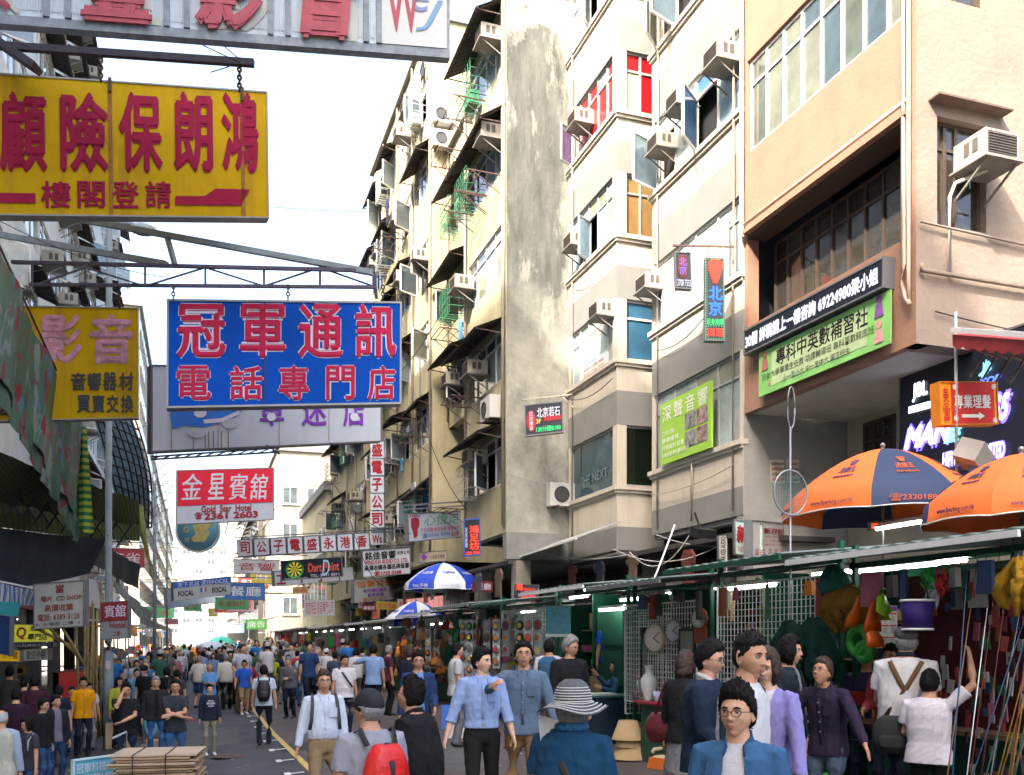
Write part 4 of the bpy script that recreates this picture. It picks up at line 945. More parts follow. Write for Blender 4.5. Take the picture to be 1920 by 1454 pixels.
np_('MAN', 1700, 792, 1790, 836, NW, bold=.05, shear=.3, y=-.05); np_('MAN', 1696, 786, 1795, 842, NV, bold=.12, shear=.3)
np_('G5', 1858, 740, 1898, 790, NW, bold=.04, shear=.3, y=-.05); np_('G5', 1854, 734, 1902, 796, NV, bold=.12, shear=.3)
np_('聲', 1772, 800, 1806, 832, NC, bold=.03, shear=.2); np_('♪', 1838, 675, 1864, 707, NC, bold=.1); np_('TOP', 1840, 706, 1880, 720, LBLU, bold=.05)
np_('HIFI & VIDEO LIMITED', 1772, 838, 1888, 868, NW, bold=.02, y=-.05); np_('HIFI & VIDEO LIMITED', 1771, 836, 1889, 870, NV, bold=.09)
# -- barber sign
t = sign('barber_sign', 'small red and yellow hairdresser sign with a white arrow', (1759, 716), (1869, 716), (1763, 798), (1872, 796), 150, mat('orange_panel', (.75, .30, .01), var=.05), rimw=.012, depth=.14, rim=mat('orange_edge', (.6, .2, .01)))
srect(t, (.2, .03, .93, .97), mat('deep_red_panel', (.5, .015, .01), var=.05), y=-.01)
T(t, '專業理髮', 1787, 741, 1855, 767, WL, bold=.02, y=-.02); spoly(t, [spx(t, *p) for p in ((1800, 778), (1832, 778), (1832, 774), (1843, 781), (1832, 788), (1832, 784), (1800, 784))], WL, 'arrow_mark', y=-.02)
T(t, '美\n☎', 1765, 726, 1779, 790, mat('deep_red_panel', (.5, .015, .01)), y=-.02, bold=.02)
for x, y in ((1789, 727), (1862, 789), (1862, 726), (1789, 785)): T(t, '❋', x - 5, y - 6, x + 5, y + 6, WL, y=-.02)
t.location += Vector((0, 0, 0))
MB().tube([P(1792, 585, 149), P(1794, 1000, 149)], .02, 8).build('pole', mat('grey_pipe_paint', (.26, .30, .31)), None) and None
o = COL.objects[-1] if False else bpy.data.objects['pole']; o.name = 'sign_pole'; tag(o, 'thin grey pole behind the red hairdresser sign', 'pole')
# -- signs under the striped building
t = sign('new_star_sign', 'pale green shop sign with one big red character behind the net pole', (1376, 972), (1432, 985), (1378, 1042), (1432, 1047), 105, mat('mint_panel', (.42, .56, .50), var=.08), rimw=.02)
T(t, '新', 1380, 984, 1402, 1020, REDL, bold=.04, shear=.15); T(t, 'NEW MAR KEE', 1384, 1028, 1430, 1038, REDL)
t = sign('price_list_sign', 'white shop sign with small red columns of print', (1410, 975), (1506, 985), (1410, 1068), (1506, 1062), 108, mat('cream_panel', (.6, .56, .52), var=.05), rimw=.015)
T(t, '新孖記音響', 1428, 992, 1490, 1003, REDL, bold=.03); T(t, 'NEW MAR KEE AUDIO', 1430, 1006, 1486, 1010, REDL); T(t, 'TEL: 2770 0040 / 2710 4860', 1424, 1013, 1492, 1018, REDL); T(t, '營業時間 11:00am-8:30pm', 1426, 1020, 1486, 1025, REDL)
for i in range(6): T(t, '收購維修買賣', 1414 + i * 11, 1029, 1419 + i * 11, 1054, REDL, lsp=1) if False else T(t, '收\n購\n維\n修', 1414 + i * 11, 1029, 1420 + i * 11, 1056, REDL)
t = sign('vertical_audio_sign', 'narrow upright white sign with black letters reading upwards', (1347, 1005), (1364, 1003), (1348, 1078), (1364, 1076), 100, mat('cream_panel', (.6, .56, .52)), rimw=.01)
text('NEW MAR KEE AUDIO', t, 0, 0, t['h'] * .92, t['w'] * .6, BLK, y=-.012, bold=.03, rot=pi / 2)
for i, (x0, x1) in enumerate(((1443, 1470), (1474, 1498))):
    t = wsign('paper_notice', ['paper price notice with red print, nearer the shop corner', 'second paper price notice half behind the net hoop'][i], WS2, ((x0, 863), (x1, 862), (x0, 906), (x1, 908)), mat('notice_paper', (.5, .45, .38), var=.1), off=.02, depth=.008, rim=None, cat='notice')
    for k in range(4): stext(t, '出租$600', (.08, .1 + k * .22, .92, .25 + k * .22), REDL if (k + i) % 2 else BLK, bold=.01)
# -- signs around the tenement feet
t = sign('trading_sign', 'pale blue trading company sign behind hanging cables', (964, 1012), (1021, 1003), (965, 1052), (1022, 1040), 68, mat('pale_blue_panel', (.32, .38, .52), var=.1), rimw=.015); T(t, 'Trading Co. Ltd.', 968, 1020, 1018, 1034, mat('gold_letter', (.45, .32, .1), var=0), bold=.01)
t = sign('cream_plaque', 'cream plaque with a violet diamond', (785, 1036), (838, 1032), (785, 1056), (838, 1052), 60, mat('ochre_panel', (.40, .34, .22), var=.1), rimw=.015); spoly(t, [spx(t, *p) for p in ((795, 1038), (801, 1045), (795, 1052), (789, 1045))], PURP); T(t, '一品香足療館', 806, 1040, 834, 1048, BLK)
t = sign('phone_number_board', 'dark board crowded with white phone numbers', (843, 1106), (880, 1102), (843, 1137), (880, 1134), 58, BF, rimw=.01); [T(t, '2393 %d 88' % (i * 37 + 12), 845, 1107 + i * 6, 878, 1111 + i * 6, OUT) for i in range(5)]
t = sign('pink_light_box', 'pink light box packed with white characters behind the parasols', (762, 1124), (834, 1116), (762, 1144), (834, 1138), 54, neon('pink_lightbox', (.8, .25, .2), .9), rimw=.01); T(t, '手機電腦維修專家', 765, 1121, 832, 1139, OUT)
t = sign('led_number_sign', 'black led sign with red characters over the stall roof', (963, 1094), (1012, 1098), (963, 1123), (1008, 1126), 90, BF, rimw=.01); T(t, '鴻', 966, 1094, 980, 1108, LR, bold=.03); T(t, '3586 9396', 978, 1115, 1005, 1123, LR, bold=.03); T(t, 'HUNG FOOT', 982, 1103, 1004, 1110, LR)
# -- far down the street
FCS = [((324, 1092), (433, 1081), (325, 1128), (433, 1115), 44, (.42, .45, .45), 'speaker_brand_sign', 'white sign with a dark blue top band and the same word twice'),
       ((313, 1102), (423, 1110), (314, 1142), (424, 1128), 42, (.30, .40, .48), 'faded_blue_sign', 'faded blue grey sign showing below the blue banded one')]
t = sign(FCS[0][6], FCS[0][7], *FCS[0][:4], 44, mat('grey_sign', FCS[0][5]), rimw=.015)
srect(t, (.01, .02, .99, .34), mat('mid_blue_band', (.02, .12, .40), var=.1)); T(t, '天下名器 源出FOCAL', 332, 1088, 428, 1098, OUT, bold=.01); T(t, 'FOCAL', 333, 1108, 362, 1118, BLK, bold=.03); T(t, 'FOCAL', 396, 1101, 425, 1111, BLK, bold=.03)
for i, c_ in enumerate(((.02, .1, .4), (.6, .6, .6), (.5, .1, .12))): srect(t, (.455 + i * .035, .45, .49 + i * .035, .68), mat('flag_%s' % 'abc'[i], c_, var=0), 'flag_stripe')
t = sign(FCS[1][6], FCS[1][7], *FCS[1][:4], 42, mat('faded_blue_grey', FCS[1][5], var=.1), rimw=.015); T(t, '電器公司 Wing Kwong', 335, 1130, 415, 1138, BLK)
far = [('green_far_sign', 'bright green sign far down the street over the stalls', 461, 1161, 500, 1180, 26, (.10, .50, .08), '廣告'), ('red_far_sign', 'faded red lettered sign far down the street', 408, 1148, 446, 1161, 22, (.6, .3, .32), '電子零件'),
       ('blue_far_sign', 'grey blue sign with a darker left end far down the street', 400, 1170, 458, 1187, 22, (.16, .25, .38), 'LS'), ('grey_far_sign', 'pale grey sign left of the grey blue one down the street', 346, 1165, 394, 1183, 22, (.35, .40, .42), 'A'),
       ('list_far_sign', 'white list sign framed in grey below the dart sign', 570, 1124, 628, 1155, 36, (.45, .47, .47), '家庭用品 影音專門公司'), ('orange_far_sign', 'small brown orange sign under the letter strip', 549, 1100, 577, 1113, 36, (.45, .25, .12), '大昌'),
       ('yellow_stall_sign', 'small yellow notice on the bag stall', 635, 1203, 660, 1217, 42, (.7, .52, .02), '皮具'), ('orange_cloth', 'orange red cloth hung from a distant stall', 529, 1195, 547, 1213, 32, (.7, .10, .05), ''),
       ('pink_cloth', 'pink banner hung beside the orange cloth', 559, 1190, 582, 1206, 34, (.75, .15, .2), '平'), ('wall_ad_sign', 'small orange sign high on the far right stalls', 697, 1143, 712, 1160, 42, (.7, .2, .12), '')]
for n_, l_, x0, y0, x1, y1, pm, c_, s_ in far:
    t = sign(n_, l_, (x0, y0 + 2), (x1, y0), (x0, y1 + 1), (x1, y1), pm, mat('face_' + n_, c_, var=.1), rimw=.01, depth=.08)
    if s_: T(t, s_, x0 + 3, y0 + 4, x1 - 3, y1 - 3, WL if n_[0] in 'gbrp' else REDL)
# -- left shops' signs
t = sign('cd_shop_sign', 'grey white second hand record shop sign over the dark doorway', (63, 1095), (158, 1088), (63, 1181), (158, 1175), 96, mat('dull_white', (.40, .40, .36), var=.1), rimw=.015)
DR = mat('dull_red', (.30, .05, .04), var=.2)
T(t, '當', 105, 1096, 121, 1112, DR, bold=.02); T(t, '唱片  CD SHOP', 78, 1116, 154, 1127, DR, bold=.02); T(t, '高價收購', 84, 1133, 138, 1146, DR, bold=.01); T(t, '電話: 6389 3125', 72, 1150, 150, 1163, DR, bold=.01); T(t, '← 上海街 二樓 →', 67, 1166, 152, 1173, BLK)
t = sign('hotel_side_sign', 'dim red and white hotel sign behind the lamp pole', (188, 1130), (241, 1126), (188, 1200), (241, 1197), 92, mat('dim_white', (.25, .25, .27), var=.1), rimw=.015)
srect(t, (.02, .02, .98, .52), mat('dim_red_panel', (.25, .02, .03), var=.1)); T(t, '賓舘', 196, 1134, 236, 1158, OUT, bold=.02); T(t, 'Hotel', 206, 1166, 236, 1178, DR, bold=.03); T(t, '二樓', 212, 1184, 226, 1193, DR, bold=.02)
t = sign('yellow_lit_sign', 'lit yellow phone shop sign with a red Q', (20, 1170), (100, 1172), (20, 1206), (100, 1204), 92, neon('lit_yellow', (.75, .72, .04), .35), rimw=.015)
T(t, 'Q', 29, 1176, 46, 1200, REDL, bold=.03, shear=.15); T(t, '通訊', 52, 1172, 82, 1184, BLK, bold=.03, shear=.2); T(t, '專門店', 48, 1188, 88, 1201, BLK, bold=.03, shear=.2)
t = sign('spare_parts_sign', 'black strip sign under the lit yellow one', (20, 1207), (100, 1205), (20, 1214), (100, 1212), 92, BF, rimw=.004); T(t, '羅拉對講機及配件', 22, 1207.5, 98, 1212.5, OUT)
t = sign('amber_lit_sign', 'small lit amber sign at the left doorway', (-8, 1218), (38, 1221), (-8, 1242), (38, 1240), 95, neon('lit_amber', (.8, .5, .02), .4), rimw=.01); T(t, '大中國', 4, 1222, 34, 1236, REDL, bold=.02)
t = sign('grey_door_sign', 'grey notice board over the lit shop doorway', (44, 1218), (92, 1215), (44, 1240), (92, 1238), 92, mat('dull_white', (.40, .40, .36)), rimw=.012); T(t, '歡迎參觀', 50, 1220, 86, 1236, BLK)
t = sign('blue_box_sign', 'dark blue light box cut by the left edge', (-12, 1150), (20, 1158), (-12, 1228), (18, 1228), 100, mat('navy_box', (.01, .03, .12), var=.1), rimw=.01)
# foreground cyan sign
t = sign('cyan_board', 'cyan board with pale characters leaning beside the cardboard', (136, 1425), (230, 1413), (136, 1512), (230, 1496), 175, mat('cyan_board_face', (.10, .40, .50), rough=.5, var=.12, scale=4), rim=mat('pale_cyan_edge', (.45, .6, .62)), rimw=.02, depth=.03, cat='board')
T(t, '冠軍科技公司', 142, 1428, 224, 1446, OUT); T(t, 'SURVEILLANCE', 150, 1449, 222, 1460, OUT, bold=.01)
# ================================================================ STREET POLES
PG = mat('grey_pole_paint', (.20, .235, .25), rough=.6, var=.2, scale=4, streak=.3, scol=(.12, .1, .09))
pp = P(203, 1400, 90); gp = gz(pp.x)
lp = thing('lamp_pole', 'grey tubular lamp pole with a lamp head, nearest on the left pavement', 'lamp post', (pp.x, pp.y, gp))
ztop = P(207, 425, 90).z - gp; z1 = P(203, 1225, 90).z - gp; z2 = P(203, 1205, 90).z - gp
MB().tube([(0, 0, 0), (0, 0, z1), (0, 0, z2), (0.02, 0, ztop)], [.105, .1, .072, .06], 16).build('pole', PG, lp)
MB().tube([(0.02, 0, ztop - .05), (.1, 0, ztop + .08), (.5, 0, ztop + .12)], .035, 8).build('arm', PG, lp)
MB().ball((.68, 0, ztop + .03), (.29, .16, .13), 14).build('lamp_head', mat('lamp_shell', (.25, .3, .3), rough=.5), lp)
MB().box((.0, -.103, P(203, 1247, 90).z - gp), (.09, .012, .17)).build('sticker', mat('sticker_paper', (.5, .4, .42), var=.4, scale=30), lp)
MB().box((0, -.076, 4.4), (.02, .02, .02)).build('band', RUST, lp)
for i, (x, y0, y1, pm, r, l_) in enumerate(((290, 905, 1262, 52, .07, 'slim grey green post right of the blue awning net'), (313, 955, 1250, 40, .05, 'thin dark post carrying the round sign'), (466, 1150, 1260, 20, .06, 'distant lamp post above the crowd'))):
    q = P(x, y1, pm); g_ = gz(q.x); z1 = P(x, y0, pm).z
    b = MB().tube([(q.x, q.y, g_), (q.x, q.y, z1)], [r, r * .8], 10); tag(b.build('street_post', PG), l_, 'post')
# ================================================================ MARKET: shops behind, stalls, parasols, goods
GRN = mat('stall_green_paint', (0.008, 0.085, 0.045), rough=.5, var=.25, scale=3, streak=.25, scol=(.03, .05, .03))
GRD = mat('stall_dark_green', (0.008, 0.07, 0.04), rough=.6, var=.25, scale=3)
TUBE = neon('fluorescent_tube', (.9, 1, .92), 26)
TARP = mat('grey_tarpaulin', (.24, .25, .24), rough=.7, var=.3, scale=2)
WOODM = mat('plywood', (.24, .14, .07), rough=.8, var=.3, scale=5)
CARD = mat('cardboard', (.36, .25, .15), rough=.9, var=.2, scale=6)
def cm(name, c, **k): return mat(name, c, var=k.pop('var', .12), **k)
BRIGHT = [cm('goods_red', (.5, .03, .03)), cm('goods_blue', (.03, .12, .45)), cm('goods_yellow', (.65, .5, .04)), cm('goods_white', (.6, .6, .58)), cm('goods_green', (.05, .4, .08)), cm('goods_orange', (.7, .2, .03)),
          cm('goods_grey', (.2, .2, .22)), cm('goods_black', (.02, .02, .022)), cm('goods_pink', (.6, .12, .25)), cm('goods_tan', (.35, .22, .1))]
random.seed(31)
sr = thing('shop_row', 'row of dim shops under the overhanging buildings behind the stalls', 'shop row')
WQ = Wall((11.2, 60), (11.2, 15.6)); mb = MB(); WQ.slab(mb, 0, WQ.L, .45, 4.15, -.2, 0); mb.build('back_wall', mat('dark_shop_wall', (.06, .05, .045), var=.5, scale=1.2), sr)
for i in range(12):
    y = 16.2 + i * 3.4; MB().box((10.1 if y < 23 else 8.0, y, 2.3), (.4, .4, 3.7)).build('pillar', mat('shop_pillar', (.22, .2, .17), streak=.3), sr)
    if i % 3 != 1:
        f = MB()
        for k in range(12): f.box((11.16, y + 1.7, .7 + k * .22), (.05, 2.4, .19))
        f.build('roller_shutter', mat('shutter_steel', (.17, .18, .18), metal=.4, var=.2), sr)[ 'kind'] = 'stuff'
    MB().box((11.05, y + 1.7, 3.5), (.06, 2.7, .55)).build('fascia', random.choice([cm('fascia_red', (.25, .03, .03)), cm('fascia_white', (.35, .33, .3)), cm('fascia_blue', (.05, .08, .2))]), sr)
for (x, y, w) in ((8.6, 24, 3), (9.0, 28, 3)): pass
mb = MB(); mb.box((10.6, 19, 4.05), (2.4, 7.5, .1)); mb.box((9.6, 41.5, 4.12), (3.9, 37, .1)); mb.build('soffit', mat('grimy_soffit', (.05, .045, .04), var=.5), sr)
def tube_lamp(p, L, label, rz=pi / 2, group='lit fluorescent tubes'):
    t = thing('fluorescent_lamp', label, 'lamp', p, rz, group)
    MB().cyl((-L / 2, 0, 0), (L / 2, 0, 0), .02, 8).build('tube', TUBE, t); MB().box((0, 0, .045), (L + .08, .09, .045), tap=.7).build('housing', WHITEP, t)
# ---------------- stalls
def grid_panel(parent, a, b, z0, z1, step=.075, m=None, name='wire_grid'):
    a = Vector((*a, 0)); b = Vector((*b, 0)); L = (b - a).length; u = (b - a).normalized(); mb = MB(); r = .007
    n = int(L / step); k = int((z1 - z0) / step)
    for i in range(n + 1): q = a + u * (L * i / n); mb.bar(q + Vector((0, 0, z0)), q + Vector((0, 0, z1)), r * 1.2 if 0 < i < n else r * 3)
    for j in range(k + 1): z = z0 + (z1 - z0) * j / k; mb.bar(a + Vector((0, 0, z)), b + Vector((0, 0, z)), r * 1.2 if 0 < j < k else r * 3)
    o = mb.build(name, m or WHITEP, parent); return o
def stall(ya, yb, label, x0=6.15, x1=8.5, roof=2.95, green=True, tarp=None, cab=True, counter=.85, back=True):
    s = thing('market_stall', label, 'market stall', (0, 0, 0)); m = GRN if green else mat('grey_stall_paint', (.2, .21, .2), var=.2); g0 = gz(x0)
    for x in (x0, x1):
        for y in (ya + .06, yb - .06): MB().box((x, y, (gz(x) + roof + .1) / 2), (.05, .05, roof + .1 - gz(x))).build('post', m, s)
    f = MB(); f.bar((x0, ya, roof - .1), (x0, yb, roof - .1), .05); f.bar((x1, ya, roof + .05), (x1, yb, roof + .05), .05)
    f.build('beam', m, s)
    n = int((yb - ya + .1) / .1); vs = []; r = MB()
    for i in range(n + 1):
        y = ya - .02 + (yb - ya + .04) * i / n; h = .02 * (i % 2)
        for x, z in ((x0 - .75, roof - .06 + h), (x1 + .1, roof + .22 + h)): vs += [(x, y, z), (x, y, z - .015)]
    fs = []
    for i in range(n): a = i * 4; c = a + 4; fs += [(a, a + 2, c + 2, c), (a + 1, c + 1, c + 3, a + 3), (a, c, c + 1, a + 1), (a + 2, a + 3, c + 3, c + 2)]
    r.add(vs, fs).build('roof', tarp or mat('stall_roof_sheet', (.14, .19, .17), var=.3), s)
    k_ = len(ST) % 3
    MB().box((x0 - .76, (ya + yb) / 2, roof - .09), (.03, yb - ya, .05)).build('roof_edge', [WHITEP, m, ALU][k_], s)
    if back: MB().box((x1 + .04, (ya + yb) / 2, (roof + gz(x1)) / 2), (.04, yb - ya - .05, roof - gz(x1) - .05)).build('back_panel', mat('stall_back', (.006, .022, .016), var=.7, scale=2) if green else DARK, s)
    MB().box(((x0 + x1) / 2 + .3, yb - .01, (roof + .4) / 2), (x1 - x0 - .7, .03, roof - .5)).build('side_panel', m, s)
    if counter:
        MB().box((x0 + .35, (ya + yb) / 2, counter + g0), (.8, yb - ya - .15, .04)).build('counter', WOODM, s)
        MB().box((x0 + .40, (ya + yb) / 2, counter / 2 + g0 + .01), (.62, yb - ya - .25, counter - .06)).build('counter_base', GRD, s)
    return s
MUTE = [cm('dull_red', (.16, .02, .02)), cm('dull_blue', (.03, .06, .14)), cm('dull_clear', (.25, .25, .26)), cm('dull_white', (.36, .35, .33)), cm('dull_orange', (.28, .09, .02)), cm('dull_green', (.03, .12, .04)), cm('dull_black', (.02, .02, .02)), cm('dull_pink', (.3, .08, .12))]
ST = []
SL = [(5.0, 7.7, 'green fishing tackle stall hung with rods and nets'), (7.8, 10.2, 'green stall with a white grid hung with dark green nets'), (10.3, 12.6, 'green stall with wall clocks on a white grid'), (12.7, 15.6, 'green booth with a cabinet and open doorway'),
      (15.7, 18.8, 'stall with lid packs and a faded blue poster'), (18.9, 22.2, 'stall walled with strips of round packs'), (22.3, 26.5, 'stall hung with brown leather bags')]
for i, (a, c, l) in enumerate(SL):
    ST.append(stall(a, c, l, roof=[2.93, 3.0, 2.92, 2.98, 2.88, 2.93, 2.84][i], counter=.85 if i in (0, 1, 2, 6) else 0, x1=8.4))
random.seed(5)
for i in range(13):
    a = 27 + i * 4.2
    ST.append(None); stall(a, a + 4, ['far stall under a pale tarpaulin roof', 'far stall under a blue grey roof', 'far stall with a dark roof and lit lamps'][i % 3] + ', the ' + ['first', 'second', 'third', 'fourth', 'fifth', 'sixth', 'seventh', 'eighth', 'ninth', 'tenth', 'eleventh', 'twelfth', 'thirteenth'][i] + ' past the bag stall', roof=2.75, green=False, x0=5.6 if i > 4 else 6.0,
          tarp=[mat('pale_tarp', (.45, .43, .38), var=.2), mat('bluegrey_tarp', (.2, .27, .32), var=.2), TARP][i % 3])
# tubes
for i, (x, y, L_) in enumerate(((1590, 1072, 1.2), (1672, 1066, 1.2), (1408, 1101, 1.0), (1187, 1124, .9), (1150, 1143, 1.1), (1085, 1120, .8), (1118, 1104, 1.0), (1040, 1145, .8), (990, 1148, .8), (1735, 1058, 1.0))):
    p = PX(x, y, 6.6 if i != 2 else 6.3)
    tube_lamp(p, L_, ['bright fluorescent tube at the left end of the tackle stall', 'bright fluorescent tube in the middle of the tackle stall', 'white tube box over the grid of green nets', 'short white tube beside the green booth', 'tube over the booth doorway', 'tube under the dark shop ceiling', 'slanted tube under the overhang', 'tube over the disc packs', 'farther tube over the disc packs', 'thin tube at the right of the tackle stall'][i])
for i in range(14): tube_lamp((6.5, 23 + i * 3.1, 2.55), 1.2, 'small lit tube under the far stall roofs')
for i in range(6): tube_lamp((10.6, 17 + i * 3.4, 3.2), 1.5, 'lit tube in the dim shops behind the stalls')
tube_lamp(P(1690, 985, 150), .9, 'tube glowing pink under the orange parasol')
t = sign('glow_led_strip', 'violet and orange led strip glowing between the orange parasols', (1630, 980), (1752, 964), (1630, 996), (1752, 980), 140, BF, rimw=.01, depth=.06)
for i in range(7): srect(t, (.03 + i * .14, .2, .13 + i * .14, .8), [LR, LY, neon('led_violet', (.5, .1, 1), 3.5), LY][i % 4], 'light_bar')
# cabinets and booth of stall 4
b = ST[3]
MB().box((7.6, 14.9, 1.55), (1.5, 1.2, 2.3)).build('cabinet', GRN, b)
for i, z in enumerate((.9, 1.6, 2.3)): MB().box((6.83, 14.9, z), (.02, 1.05, .6)).build('cabinet_door', GRD if i % 2 else GRN, b)
MB().box((6.9, 13.6, 1.3), (.04, .8, .6)).build('red_panel', cm('dull_red_panel', (.2, .02, .03)), b)
MB().box((6.6, 15.2, 1.0), (.6, .05, .9)).build('cardboard_panel', CARD, b)
# ---------------- wire grids
grid_panel(ST[1], (6.02, 7.95), (6.02, 10.0), 1.25, 2.75); grid_panel(ST[2], (6.02, 10.5), (6.02, 12.6), 1.2, 2.6)
grid_panel(ST[4], (6.05, 15.8), (6.05, 18.6), 1.3, 2.7); grid_panel(ST[2], (6.05, 12.65), (7.6, 12.7), 1.0, 2.5)
# ---------------- clocks
def clock(px, py, ppm, R, label, face, rim, wood=False, X=5.93):
    c = PX(px, py, X); M = Matrix.Translation(c) @ Matrix.Rotation(-pi / 2 + .35, 4, 'Z'); t = thing('wall_clock', label, 'clock', M=M, group='clocks on the stall grid')
    q = Matrix.Rotation(pi / 2, 3, 'X')
    MB().lathe([(0, 0.0), (R, 0), (R, .03), (R * .9, .045)], n=28, M=q).build('case', rim, t); MB().lathe([(R * .9, .03), (0, .03)], n=28, M=q).build('face', face, t)
    h = MB(); h.bar((0, -.04, 0), (R * .5, -.04, -R * .35), .012, .004); h.bar((0, -.04, 0), (R * .55, -.04, R * .45), .008, .004)
    for k in range(12): a = k * pi / 6; h.box((R * .75 * cos(a), -.036, R * .75 * sin(a)), (.01, .004, .01))
    h.build('hand', BLK, t)
    if wood: MB().box((0, .01, -R * 1.6), (R * 1.3, .05, R * 1.6)).build('pendulum_case', cm('clock_wood', (.22, .04, .02)), t)
CF_ = cm('clock_face', (.6, .58, .5), var=.03)
clock(1229, 1197, 0, .19, 'large cream rimmed wall clock on the white grid', CF_, cm('cream_rim', (.5, .45, .34)))
clock(1265, 1183, 0, .15, 'plain silver wall clock right of the large cream one', cm('silver_face', (.4, .43, .42)), ALU)
clock(1313, 1160, 0, .13, 'wooden pendulum clock with a greenish face', cm('greenish_face', (.4, .45, .32)), cm('clock_wood', (.22, .04, .02)), True)
t = thing('square_clock', 'square dark framed clock below the silver clock', 'clock', M=Matrix.Translation(PX(1289, 1203, 5.94)) @ Matrix.Rotation(-pi / 2 + .35, 4, 'Z'))
MB().box((0, 0, 0), (.27, .03, .33)).build('frame', BLK, t); MB().box((0, -.018, 0), (.2, .006, .26)).build('face', cm('dim_face', (.15, .17, .14)), t)
# tripod, vase, table, bear
t = thing('tripod', 'folded camera tripod standing against the clock grid', 'tripod', PX(1206, 1235, 5.85))
for i in range(3): MB().tube([((i - 1) * .02, 0, .35), ((i - 1) * .05, -.03, -.28)], .014, 6).build('leg', ALU if i else BLK, t)
MB().box((0, 0, .38), (.07, .07, .1)).build('head', BLK, t)
tb = thing('goods_table', 'small table with a red top in front of the clock grid', 'table', (6.0, 11.2, gz(6)))
MB().box((0, 0, .8), (.6, .95, .03)).build('top', cm('red_top', (.3, .02, .04)), tb); MB().box((.03, 0, .39), (.5, .8, .78)).build('base', GRD, tb)
v = MB().lathe([(0, 0), (.07, 0), (.06, .03), (.12, .2), (.11, .3), (.05, .38), (.05, .44), (.075, .48), (.06, .47)], (5.85, 11.5, gz(6) + .818), 20)
tag(v.build('vase', cm('porcelain', (.55, .58, .58), rough=.2)), 'white porcelain vase on the red topped table', 'vase')
v = MB(); 
for i in range(3): a = i * 2.1; v.tube([(5.76 + .02 * cos(a), 11.62, gz(6) + 1.1), (5.76 + .1 * cos(a), 11.6 + .1 * sin(a), gz(6) + .818)], .008, 6)
v.ball((5.76, 11.62, gz(6) + 1.13), .03, 8); tag(v.build('small_tripod', ALU), 'small tabletop tripod beside the white vase', 'tripod')
v = MB().lathe([(0, 0), (.045, 0), (.06, .14), (.055, .14), (0, .02)], (5.85, 11.25, gz(6) + .818), 14); tag(v.build('plastic_cup', cm('pale_blue_plastic', (.4, .5, .65))), 'pale blue plastic cup on the red topped table', 'cup')
v = MB().ball((5.95, 11, gz(6) + .91), (.08, .08, .09), 10).ball((5.93, 11, gz(6) + 1.05), .06, 10).ball((5.93, 10.95, gz(6) + 1.11), .025, 6).ball((5.93, 11.06, gz(6) + 1.11), .025, 6)
tag(v.build('toy_bear', cm('brown_fur', (.22, .1, .05), rough=1, bump=1)), 'small brown toy bear on the red topped table', 'toy')
# lamp shades stack, phone, crate
def on(px, py): p = onG(px, py); return p
c = on(1180, 1425)
for i, (r0, r1, h, z) in enumerate(((.26, .16, .22, 0), (.19, .13, .14, .17), (.23, .13, .26, .27))):
    v = MB().lathe([(r0, 0), (r1, h), (r1 - .008, h), (r0 - .008, 0.002)], (c.x + (0.02 if i == 0 else -.02), c.y, gz(c.x) + .02 + z), 24)
    tag(v.build('lampshade', cm('shade_fabric', (.42, .30, .16), rough=.9)), ['widest tan lamp shade at the bottom of the pile', 'small tan lamp shade in the middle of the pile', 'tall tan lamp shade on top of the pile'][i], 'lamp shade')
c = on(1245, 1440); t = thing('desk_telephone', 'orange and cream telephone on the ground by the table', 'telephone', (c.x, c.y, gz(c.x)), .4)
MB().box((0, 0, .07), (.34, .3, .14), tap=.85).build('body', cm('orange_plastic', (.55, .12, .02)), t); MB().box((0, 0, .15), (.25, .2, .03), tap=.8).build('keypad', cm('cream_plastic', (.55, .45, .3)), t)
MB().tube([(-.14, .08, .2), (-.1, .08, .24), (.1, .08, .24), (.14, .08, .2)], .025, 8).build('handset', cm('cream_plastic', (.55, .45, .3)), t)
c = on(1225, 1400); v = MB().box((c.x, c.y + .3, gz(c.x) + .16), (.35, .45, .32)); tag(v.build('wooden_box', cm('red_wood', (.25, .07, .03))), 'reddish wooden box behind the telephone', 'box')
c = on(1110, 1385); v = MB().box((c.x + .3, c.y + .9, gz(c.x) + .2), (1.4, .7, .12)); tag(v.build('trolley_deck', cm('trolley_green', (.06, .1, .07))), 'low green trolley deck behind the woman in the striped hat', 'trolley')
# folding table with seated woman
c = PX(1128, 1268, 6.2); t = thing('folding_table', 'dark blue covered table beside the seated woman', 'table', (c.x, c.y, gz(c.x)))
MB().box((0, 0, .74), (.75, .9, .03)).build('top', cm('teal_top', (.03, .12, .12)), t); MB().box((0, 0, .36), (.7, .85, .7)).build('skirt', cm('navy_cloth', (.01, .03, .06)), t)
MB().box((-.1, -.2, .77), (.4, .3, .03)).build('cloth', cm('goods_white', (.6, .6, .58)), t)
# ---------------- fishing stall goods
NETG = cm('dark_green_net', (.006, .045, .03), rough=1, bump=.8); NETY = cm('ochre_net', (.22, .11, .01), rough=1, bump=.8)
def bunch(name, label, c, w, h, m, n=9, cat='net', seed=1, group=None, drop=1.0):
    """a bundle of hanging net: folds gathered at the top"""
    random.seed(seed); mb = MB(); c = Vector(c)
    for i in range(n):
        a = random.uniform(-1, 1); bq = random.uniform(-.5, .5); pts = [c + Vector((bq * .08, a * .05, 0))]
        for k in range(1, 6): f = k / 5; pts.append(c + Vector((bq * w * .35 * f ** .6 + random.uniform(-.02, .02), a * w * .5 * sin(pi * min(1, f * .8)) + random.uniform(-.03, .03), -h * f * random.uniform(.85, 1.05) * drop)))
        mb.tube(pts, [w * .05, w * .13, w * .17, w * .17, w * .13, w * .03], 7)
    return tag(mb.build(name, m), label, cat, group)
